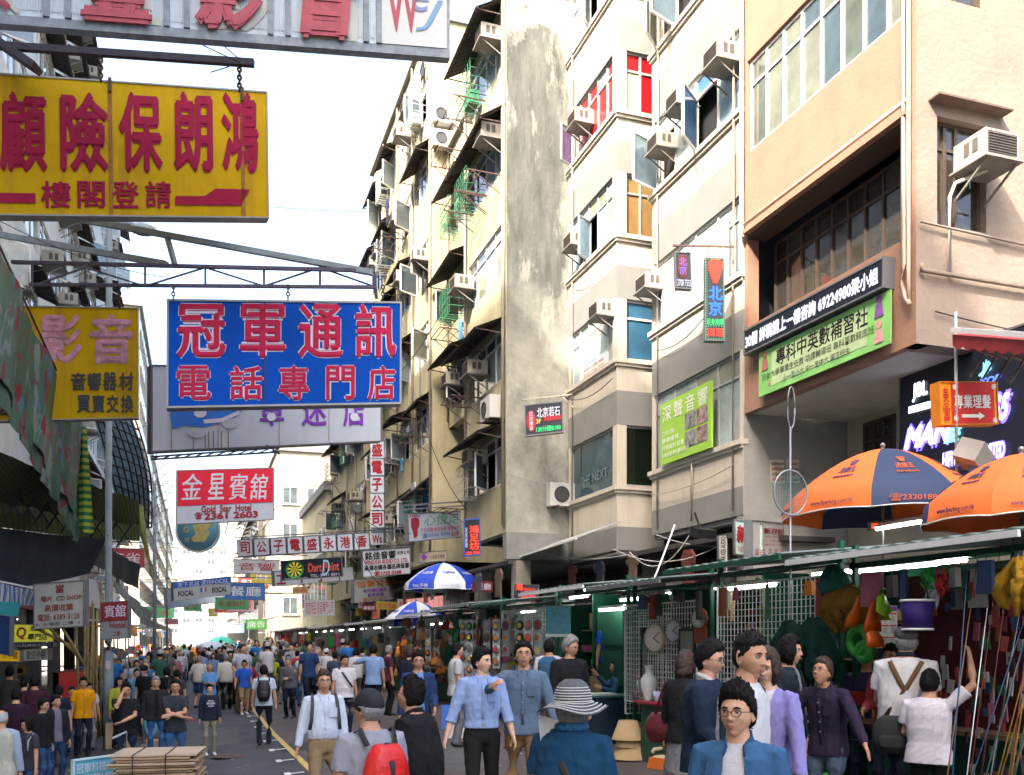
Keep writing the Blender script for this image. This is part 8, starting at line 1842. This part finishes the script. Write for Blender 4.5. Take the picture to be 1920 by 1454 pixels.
sb = thing('sling_strap', 'black buckled sling strap across the teal top', 'strap', M=pw.matrix_basis.copy()); MB().tube([Vector(p) for p in ((-.10, -.02, 1.50), (-.08, -.125, 1.42), (.03, -.175, 1.25), (.14, -.165, 1.08), (.19, -.1, .95))], [(.024, .006)] * 5, 8, up=Vector((0, 1, 0))).build('webbing', BLK, sb); MB().box((.06, -.185, 1.2), (.05, .012, .04)).build('buckle', ALU, sb)
sc_ = MB().torus(Vector((0, 0, 1.505)), .075, .026, n=24, k=10); o = sc_.build('neck_scarf', mat('blue_scarf', (.01, .10, .22), var=.8, scale=40)); o.matrix_world = pw.matrix_basis.copy(); tag(o, 'blue patterned scarf round the neck under the striped hat', 'scarf')
o = patch('face_mask', mat('white_paper', (.6, .6, .6)), P(1008, 1340, 335), P(1048, 1352, 335), P(1040, 1392, 335), P(1014, 1396, 335), 8, 8, lambda u, v, p, n: n * .03 * sin(pi * u)); tag(o, 'white paper sheet held up beside the striped hat', 'paper')
# --- foreground left of centre
pk = person('man in a black baseball cap and grey shirt seen from behind', 694, 1293, 292, 150, lod=-1, hair='short', hairm=HG, hat=cap, hatm=mat('black_cap', (.012, .013, .018), rough=.8), skin=1, yaw=-28, glasses=True, top=C((.26, .26, .31)), sleeve='short', bottom=C(NAVY), ease=.03, wid=1.05, yaw_=0) if False else person('man in a black baseball cap and grey shirt seen from behind', 694, 1293, 292, 205, lod=-1, hair='short', hairm=HG, hat=cap, hatm=mat('black_cap', (.012, .013, .018), rough=.8), skin=1, yaw=28, pitch=-6, glasses=True, top=C((.26, .26, .31)), sleeve='short', bottom=C(NAVY), ease=.03, wid=1.05)
worn_bag('backpack', 'bright red backpack on the back of the man in the black cap', pk, (0, -.24, 1.20), (.31, .20, .42), mat('red_nylon', (.55, .012, .012), rough=.4, var=.15, scale=8, bump=.8, bscale=12), [[(-.10, -.17, 1.40), (-.12, -.1, 1.50), (-.13, .06, 1.44)], [(.10, -.17, 1.40), (.12, -.1, 1.50), (.13, .06, 1.44)], [(0, -.25, 1.42), (0, -.33, 1.3), (0, -.34, 1.15)]], strapm=cloth((.04, .04, .045)))
person('stocky man in a black polo shirt and glasses looking down to the left', 782, 1272, 258, -118, lod=0, hair='spiky', skin=1, pitch=-22, glasses=True, top=C(BLKC), sleeve='short', bottom=C(NAVY), fat=.8, wid=1.12, ease=.03, collar=True, R=(.24, .16, .84), L=(-.2, .2, .86), lean=.05)
p20 = person('man in glasses, pale blue white shirt, belt and khaki trousers walking towards the camera', 607, 1257, 176, 8, lod=0, hair='short', hairm=HBR, skin=1, glasses=True, pitch=-8, top=C((.50, .56, .66)), sleeve='long', bottom=C(KHAKI), belt=True, tucked=True, hem=.99, collar=True, stride=.5, fat=.6, R=(.31, .04, .80))
sb = thing('backpack_strap', 'grey backpack straps over the pale blue white shirt', 'strap', M=p20.matrix_basis.copy())
for s in (1, -1): MB().tube([Vector((s * .11, -.10, 1.44)), Vector((s * .125, .0, 1.49)), Vector((s * .135, .10, 1.40)), Vector((s * .15, .135, 1.22)), Vector((s * .165, .08, 1.10))], [(.020, .006)] * 5, 7, up=Vector((0, 1, 0))).build('webbing', cloth((.06, .06, .07)), sb)
person('boy in glasses and an open navy jacket over a blue shirt by the pack stall', 784, 1222, 142, 5, lod=1, hair='spiky', skin=1, glasses=True, top=C((.015, .035, .10)), inner=C((.12, .25, .5)), opn=(.06, .08), sleeve='long', bottom=C(NAVY), L=(-.2, .22, 1.0))
person('man in a pale blue shirt and navy trousers seen from behind with raised elbow', 700, 1209, 86, 172, lod=1, hair='short', skin=1, top=C((.22, .33, .55)), sleeve='short', bottom=C(NAVY), L=(-.25, .2, 1.35), Lp=(-1, 0, -.3))
p23 = person('man in a white T-shirt with a strap bag across his chest', 645, 1228, 98, 20, lod=1, hair='short', skin=2, yaw=10, top=C((.55, .53, .56)), sleeve='short', bottom=C(NAVY), fat=.7, wid=1.1)
sb = thing('bag_strap', 'dark strap across the white T-shirt', 'strap', M=p23.matrix_basis.copy()); MB().tube([Vector((.12, .02, 1.48)), Vector((.04, .15, 1.32)), Vector((-.12, .18, 1.08))], [(.02, .006)] * 3, 6, up=Vector((0, 1, 0))).build('webbing', cloth((.04, .03, .03)), sb)
person('person in a dark navy coat stooping at the pack stall', 768, 1213, 95, 140, lod=1, hair='bob', hairm=HBR, female=True, skin=0, top=C(NAVY), sleeve='long', bottom=C(NAVY), ease=.04, pitch=-15)
person('man in a maroon shirt at the bag stall', 728, 1211, 80, 110, lod=1, hair='short', hairm=HG, skin=2, top=C((.07, .015, .03)), sleeve='short', bottom=C(BLKC))
person('person in a pale sleeveless top in front of the disc packs', 856, 1206, 112, 100, lod=1, hair='short', skin=1, top=C((.4, .4, .4)), sleeve='short', bottom=C(GRY))
# --- street middle
p26 = person('man with a black backpack walking away down the middle of the road', 495, 1248, 98, 178, lod=1, hair='short', skin=1, top=C((.42, .50, .60)), sleeve='short', bottom=C((.012, .014, .022)), stride=.3, wid=1.06)
worn_bag('backpack', 'black backpack on the man walking away down the road', p26, (0, -.21, 1.20), (.30, .18, .46), mat('black_nylon', (.012, .012, .014), rough=.5), [[(-.11, -.15, 1.40), (-.12, -.05, 1.48), (-.13, .06, 1.42)], [(.11, -.15, 1.40), (.12, -.05, 1.48), (.13, .06, 1.42)]])
pboy = person('boy in a navy lettered sweatshirt and khaki cargo trousers', 393, 1283, 104, 12, lod=1, hair='short', skin=0, pitch=-4, top=C((.012, .018, .035)), sleeve='long', bottom=C((.22, .2, .14)), L=(-.22, .16, .86), shoe=SOLE, ease=.03)
for s_, z_, h_ in (('MOTOR', 1.345, .04), ('RACING', 1.285, .055), ('CLUB', 1.22, .04)):
    o = text(s_, pboy, 0, 0, .2 if h_ > .05 else .13, h_, OUT, y=0, bold=.03); o.matrix_local = Matrix.Translation((0, .148, z_)) @ Matrix.Rotation(pi, 4, 'Z')
person('man in a bright blue polo and khaki shorts striding towards the camera', 458, 1238, 70, 10, lod=1, hair='short', skin=1, yaw=-15, glasses=True, top=C((.02, .09, .45)), sleeve='short', bottom=C(KHAKI), shorts=True, stride=.8, shoe=SOLE, R=(.3, .1, .95))
person('man in a sky blue T-shirt looking at his phone', 393, 1243, 78, 0, lod=1, hair='short', hairm=HG, skin=1, pitch=-20, top=C((.10, .28, .55)), sleeve='short', bottom=C(NAVY), R=(.06, .28, 1.2), L=(-.06, .28, 1.18))
person('man in an olive T-shirt and grey trousers walking away', 530, 1237, 63, 165, lod=1, hair='short', skin=2, top=C((.05, .07, .035)), sleeve='short', bottom=C((.12, .13, .13)), stride=.6)
person('man in a white cap, grey waistcoat and blue jeans', 566, 1224, 66, 30, lod=1, hair='short', hairm=HG, hat=cap, hatm=C((.5, .5, .5)), skin=1, yaw=20, top=C((.13, .15, .13)), slm=C((.35, .4, .38)), sleeve='short', bottom=C((.04, .1, .26)))
person('person in a red and white plaid shirt in the crowd', 586, 1230, 62, 160, lod=2, hair='short', skin=1, top=C((.4, .03, .04), pat=((.5, .45, .45), 'Z', 5)), sleeve='long', bottom=C(BLKC))
for i, (x, y, pm, c_, hm, lb) in enumerate(((597, 1215, 60, (.3, .3, .28), HW, 'white haired man in a pale shirt in the crowd'), (612, 1216, 62, (.5, .5, .5), None, 'man in a white cap and white shirt with a dark bag strap'), (628, 1222, 72, (.05, .06, .09), None, 'man in a dark waistcoat before the white shirted strap man'), (545, 1222, 48, (.25, .27, .25), HW, 'white haired man in a grey green jacket'), (600, 1222, 50, (.06, .02, .1), HB, 'person in a purple shirt among the caps'), (513, 1231, 55, (.4, .42, .03), HB, 'man in dark clothes with a yellow green scarf'), (476, 1228, 50, (.1, .05, .07), HB, 'man in a plum shirt behind the backpack'), (432, 1230, 52, (.07, .04, .07), HB, 'man in a dark plum polo beside the blue polo'), (444, 1240, 62, (.02, .02, .02), HB, 'woman in black left of the blue polo'), (660, 1216, 58, (.5, .08, .2), HB, 'person in a pink top near the bag stall'), (680, 1213, 66, (.1, .11, .13), HB, 'man in a slate shirt near the bag stall'))):
    capped = i in (1,)
    person(lb, x, y, pm, [20, 150, 165, 170, 10, 15, 175, 160, 5, 140, 130][i], lod=2, hair='short', hairm=hm, hat=cap if capped else None, hatm=C((.55, .55, .55)) if capped else None, skin=i % 5, top=C(c_), sleeve='short' if i % 2 else 'long', bottom=C(GRY if i % 2 else NAVY))
# --- left side
person('man in a black T-shirt and glasses holding a phone to his ear, one arm folded', 236, 1281, 124, 12, lod=0, hair='spiky', skin=1, yaw=-8, glasses=True, top=C(BLKC), sleeve='short', bottom=C((.015, .025, .05)), R=(.10, .16, 1.56), Rp=(.5, .4, -1), L=(.10, .22, 1.10), Lp=(-1, .1, -.6), Rup=(1, .3, 0), Rc=.9, fat=.4, wid=1.05)
person('grey haired man in a dark zip jacket and jeans standing behind the two young men', 292, 1269, 106, 5, lod=1, hair='short', hairm=HG, skin=1, top=C((.02, .018, .02)), inner=C(BLKC), opn=(.03, .04), sleeve='long', bottom=C((.03, .09, .22)), ease=.05, wid=1.08, fat=.5)
person('man in a dark grey T-shirt and glasses with folded arms', 328, 1274, 126, 8, lod=0, hair='short', skin=1, yaw=-5, glasses=True, top=C((.025, .032, .04)), sleeve='short', bottom=C((.03, .09, .22)), R=(-.10, .24, 1.12), Rp=(1, .1, -.5), L=(.10, .22, 1.16), Lp=(-1, .1, -.5))
person('man in a black cap and black T-shirt behind the lamp pole', 271, 1247, 84, -35, lod=1, hair='short', hat=cap, hatm=C(BLKC), skin=0, top=C(BLKC), sleeve='short', bottom=C(NAVY))
person('woman with black hair in dark clothes right of the capped man', 312, 1251, 80, 160, lod=1, hair='bob', female=True, skin=0, top=C(BLKC), sleeve='long', bottom=C(BLKC))
person('person with black hair carrying a yellow bag behind the folded arms', 331, 1256, 82, 170, lod=1, hair='short', skin=1, top=C((.05, .045, .05)), sleeve='short', bottom=C(NAVY))
person('person in a light blue shirt behind the capped man', 256, 1254, 80, 20, lod=2, hair='short', skin=1, top=C((.1, .25, .4)), sleeve='short', bottom=C(GRY))
person('young man in an orange yellow polo shirt with hands behind his back', 156, 1270, 98, 10, lod=0, hair='short', skin=2, yaw=-10, top=C((.60, .25, .0)), sleeve='short', bottom=C((.012, .016, .03)), collar=True, ease=.03)
person('person in a white T-shirt half hidden by the yellow polo shirt', 167, 1281, 92, 15, lod=1, hair='short', skin=1, top=C((.5, .5, .52)), sleeve='short', bottom=C((.25, .27, .28)))
person('man in an open dark jacket over a grey T-shirt and jeans', 104, 1303, 124, 25, lod=0, hair='short', skin=1, yaw=15, top=C((.012, .016, .024)), inner=C((.16, .14, .18)), opn=(.06, .08), sleeve='long', bottom=C((.02, .05, .12)), ease=.03)
pl = person('woman in a dark checked blouse with a white bag strap, looking left', 52, 1345, 150, -55, lod=0, female=True, hair='bob', skin=1, pitch=8, top=C((.04, .035, .05)), sleeve='short', bottom=C(JEAN), ease=.03, wid=1.08)
sb = thing('bag_strap', 'white bag strap over the checked blouse', 'strap', M=pl.matrix_basis.copy()); MB().tube([Vector((-.13, -.08, 1.42)), Vector((-.14, .0, 1.48)), Vector((-.15, .10, 1.36)), Vector((-.18, .13, 1.2))], [(.024, .006)] * 4, 7, up=Vector((0, 1, 0))).build('webbing', C((.45, .5, .52)), sb)
person('grey haired old man in a cream waistcoat and pale blue shirt, left edge', 2, 1331, 165, 160, lod=0, hair='bald', hairm=HW, skin=1, top=C((.42, .40, .32)), slm=C((.3, .36, .45)), sleeve='long', bottom=C(GRY), ease=.03)
for i, (x, y, pm, c_, fc, lb) in enumerate(((30, 1291, 120, (.03, .01, .025), 160, 'person in a dark plaid shirt in the dark left doorway'), (65, 1267, 105, (.04, .012, .02), 175, 'person in a maroon top facing the lit shop'), (80, 1310, 128, (.01, .01, .012), 60, 'young person in a black top with a small emblem, behind the grey T-shirt'), (110, 1286, 105, (.012, .012, .03), 170, 'person in dark navy near the green lit sign'), (45, 1272, 95, (.1, .12, .1), 150, 'person in a grey green shirt before the lit shop window'), (135, 1288, 95, (.03, .025, .03), 0, 'person half hidden behind the yellow polo shirt, on the left'), (222, 1270, 92, (.3, .3, .03), 30, 'woman in a yellow top behind the phone man'), (188, 1262, 80, (.1, .1, .12), 160, 'person between the bamboo poles and the lamp pole'), (18, 1250, 90, (.05, .04, .03), 170, 'person deepest in the left doorway'))):
    person(lb, x, y, pm, fc, lod=1 if pm > 100 else 2, hair='short' if i != 6 else 'bob', skin=(i * 2) % 5, top=C(c_), sleeve='short' if i % 2 else 'long', bottom=C([NAVY, BLKC, JEAN][i % 3]))
# right background behind the stalls
for i, (x, y, ppm_, c_, lb) in enumerate(((1408, 1158, 128, (.3, .05, .04), 'stall keeper in red behind the grid'), (1432, 1175, 140, (.4, .38, .34), 'person in a cream top and cap beside the blue glow'), (1240, 1205, 120, (.03, .03, .04), 'person in dark clothes between the clock grid and the booth'), (930, 1210, 90, (.2, .2, .22), 'person in grey between the walking pair'), (1625, 1215, 190, (.05, .04, .1), 'stall keeper in dark violet behind the tackle counter'))):
    person(lb, x, y, ppm_, [10, 150, 170, 160, 0][i], lod=1, hair='short', skin=i % 5, top=C(c_), sleeve='short', bottom=C(NAVY), hat=cap if i == 1 else None, hatm=C((.35, .28, .1)))
# --- the crowd down the street
random.seed(77)
protos = []
for i in range(16):
    t = person('crowd', 0, 0, 40, 0, lod=2, H=[1.72, 1.66, 1.78, 1.6][i % 4], hair=['short', 'bob', 'short', 'spiky'][i % 4], female=i % 4 == 1, skin=i % 5, hairm=[HB, HB, HBR, HG][i % 4], top=C((.05, .05, .05)), sleeve=['short', 'long', 'short', 'long'][i % 4], bottom=C(NAVY), stride=[.8, 0, -.7, .3][i % 4] * (1 if i % 3 else .6), pos=(0, 30), R=[None, (.10, .30, 1.2), (.22, .2, 1.05), None, (.12, .2, 1.5), None, (.35, .2, 1.0), None][i % 8], L=[None, None, (-.2, .25, 1.1), (-.05, .28, 1.15), None, (-.3, .15, .95)][i % 6], shorts=i in (6, 11), lean=[0, .06, 0, .12][i % 4], pitch=[0, -12, 5, -6, 0][i % 5], yaw=[0, 30, -25, 0, 15, -40][i % 6], wid=[1, 1.08, .96, 1.12][i % 4], fat=[0, .8, 0, .5][i % 4], hat=cap if i in (5, 12) else None, hatm=C((.4, .4, .42)))
    protos.append(t)
bake_all()
CB0 = thing('shoulder_bag', 'black bag on the first far walker', 'bag', (0, 24, 0)); MB().box((.30, .02, .88), (.10, .26, .26), tap=.85).build('body', C(BLKC), CB0); MB().tube([(.26, .02, 1.0), (.2, .0, 1.44), (.27, -.04, 1.0)], .008, 4).build('strap', C(BLKC), CB0)
TOPC = [((.50, .50, .52), 'white'), ((.03, .03, .035), 'black'), ((.02, .05, .14), 'navy'), ((.15, .25, .42), 'pale blue'), ((.28, .03, .03), 'red'), ((.12, .12, .13), 'grey'), ((.42, .44, .50), 'light grey'), ((.24, .34, .50), 'light blue'), ((.50, .48, .42), 'cream'), ((.30, .32, .34), 'silver grey'), ((.06, .07, .04), 'olive'), ((.28, .24, .16), 'beige'), ((.07, .02, .06), 'plum'), ((.02, .12, .35), 'bright blue'), ((.32, .12, .16), 'pink'), ((.03, .1, .07), 'dark green')]
BOTC = [(C(NAVY), 'dark trousers'), (C(JEAN), 'jeans'), (C(KHAKI), 'khaki trousers'), (C(BLKC), 'black trousers'), (C(GRY), 'grey trousers')]
used = [False] * 16; taken = [(o.location.x, o.location.y) for o in COL.objects if o.name.startswith('person') and o.parent is None and o not in protos]; cnt = 0; tries = 0
while cnt < 190 and tries < 9000:
    tries += 1; f = random.random(); y = 23.5 + 66 * f ** 1.25; x = random.uniform(-2.7, 4.7)
    if y < 30 and x < .6 and random.random() < .8: continue
    if y < 26 and x < 2.5 and random.random() < .6: continue
    if any((x - a) ** 2 + (y - b) ** 2 < .30 for a, b in taken): continue
    taken.append((x, y)); k = random.randrange(16); tc, tn = random.choice(TOPC); bm_, bn = random.choice(BOTC); away = random.random() < .5
    rz = random.uniform(-.5, .5) + (0 if away else pi); lb = f'{"far walker seen from behind" if away else "far walker facing us"}, {tn} top, {bn}, ' + ('left side' if x < 0 else ('near the stalls' if x > 2.8 else 'mid street'))
    gr = 'people in the far crowd'
    if not used[k]: o = protos[k]; used[k] = True; o.location = (x, y, gz(x)); o.rotation_euler = (0, 0, rz); o['label'] = lb; o['group'] = gr
    else: o = copy_tree(protos[k], (x, y, gz(x)), rz, lb, gr)
    s = random.uniform(.9, 1.07) * protos[k].scale[0] if used[k] else 1; o.scale = (s,) * 3 if abs(s - 1) < .2 else (1, 1, 1)
    for ch in o.children:
        if ch.name.startswith('shirt'): setmat(ch, C(tc))
        if ch.name.startswith('trousers'): setmat(ch, bm_)
    cnt += 1
    if cnt % 7 == 0:
        bg_ = copy_tree(CB0, None, None, 'dark bag carried by a %s topped walker in the far crowd, ' % tn + ('left side' if x < 0 else 'right side'), 'bags carried in the far crowd'); bg_.matrix_world = o.matrix_basis.copy()
q = [o for o in COL.objects if o.get('group') == 'people in the far crowd'][0]; CB0.matrix_world = q.matrix_basis.copy()
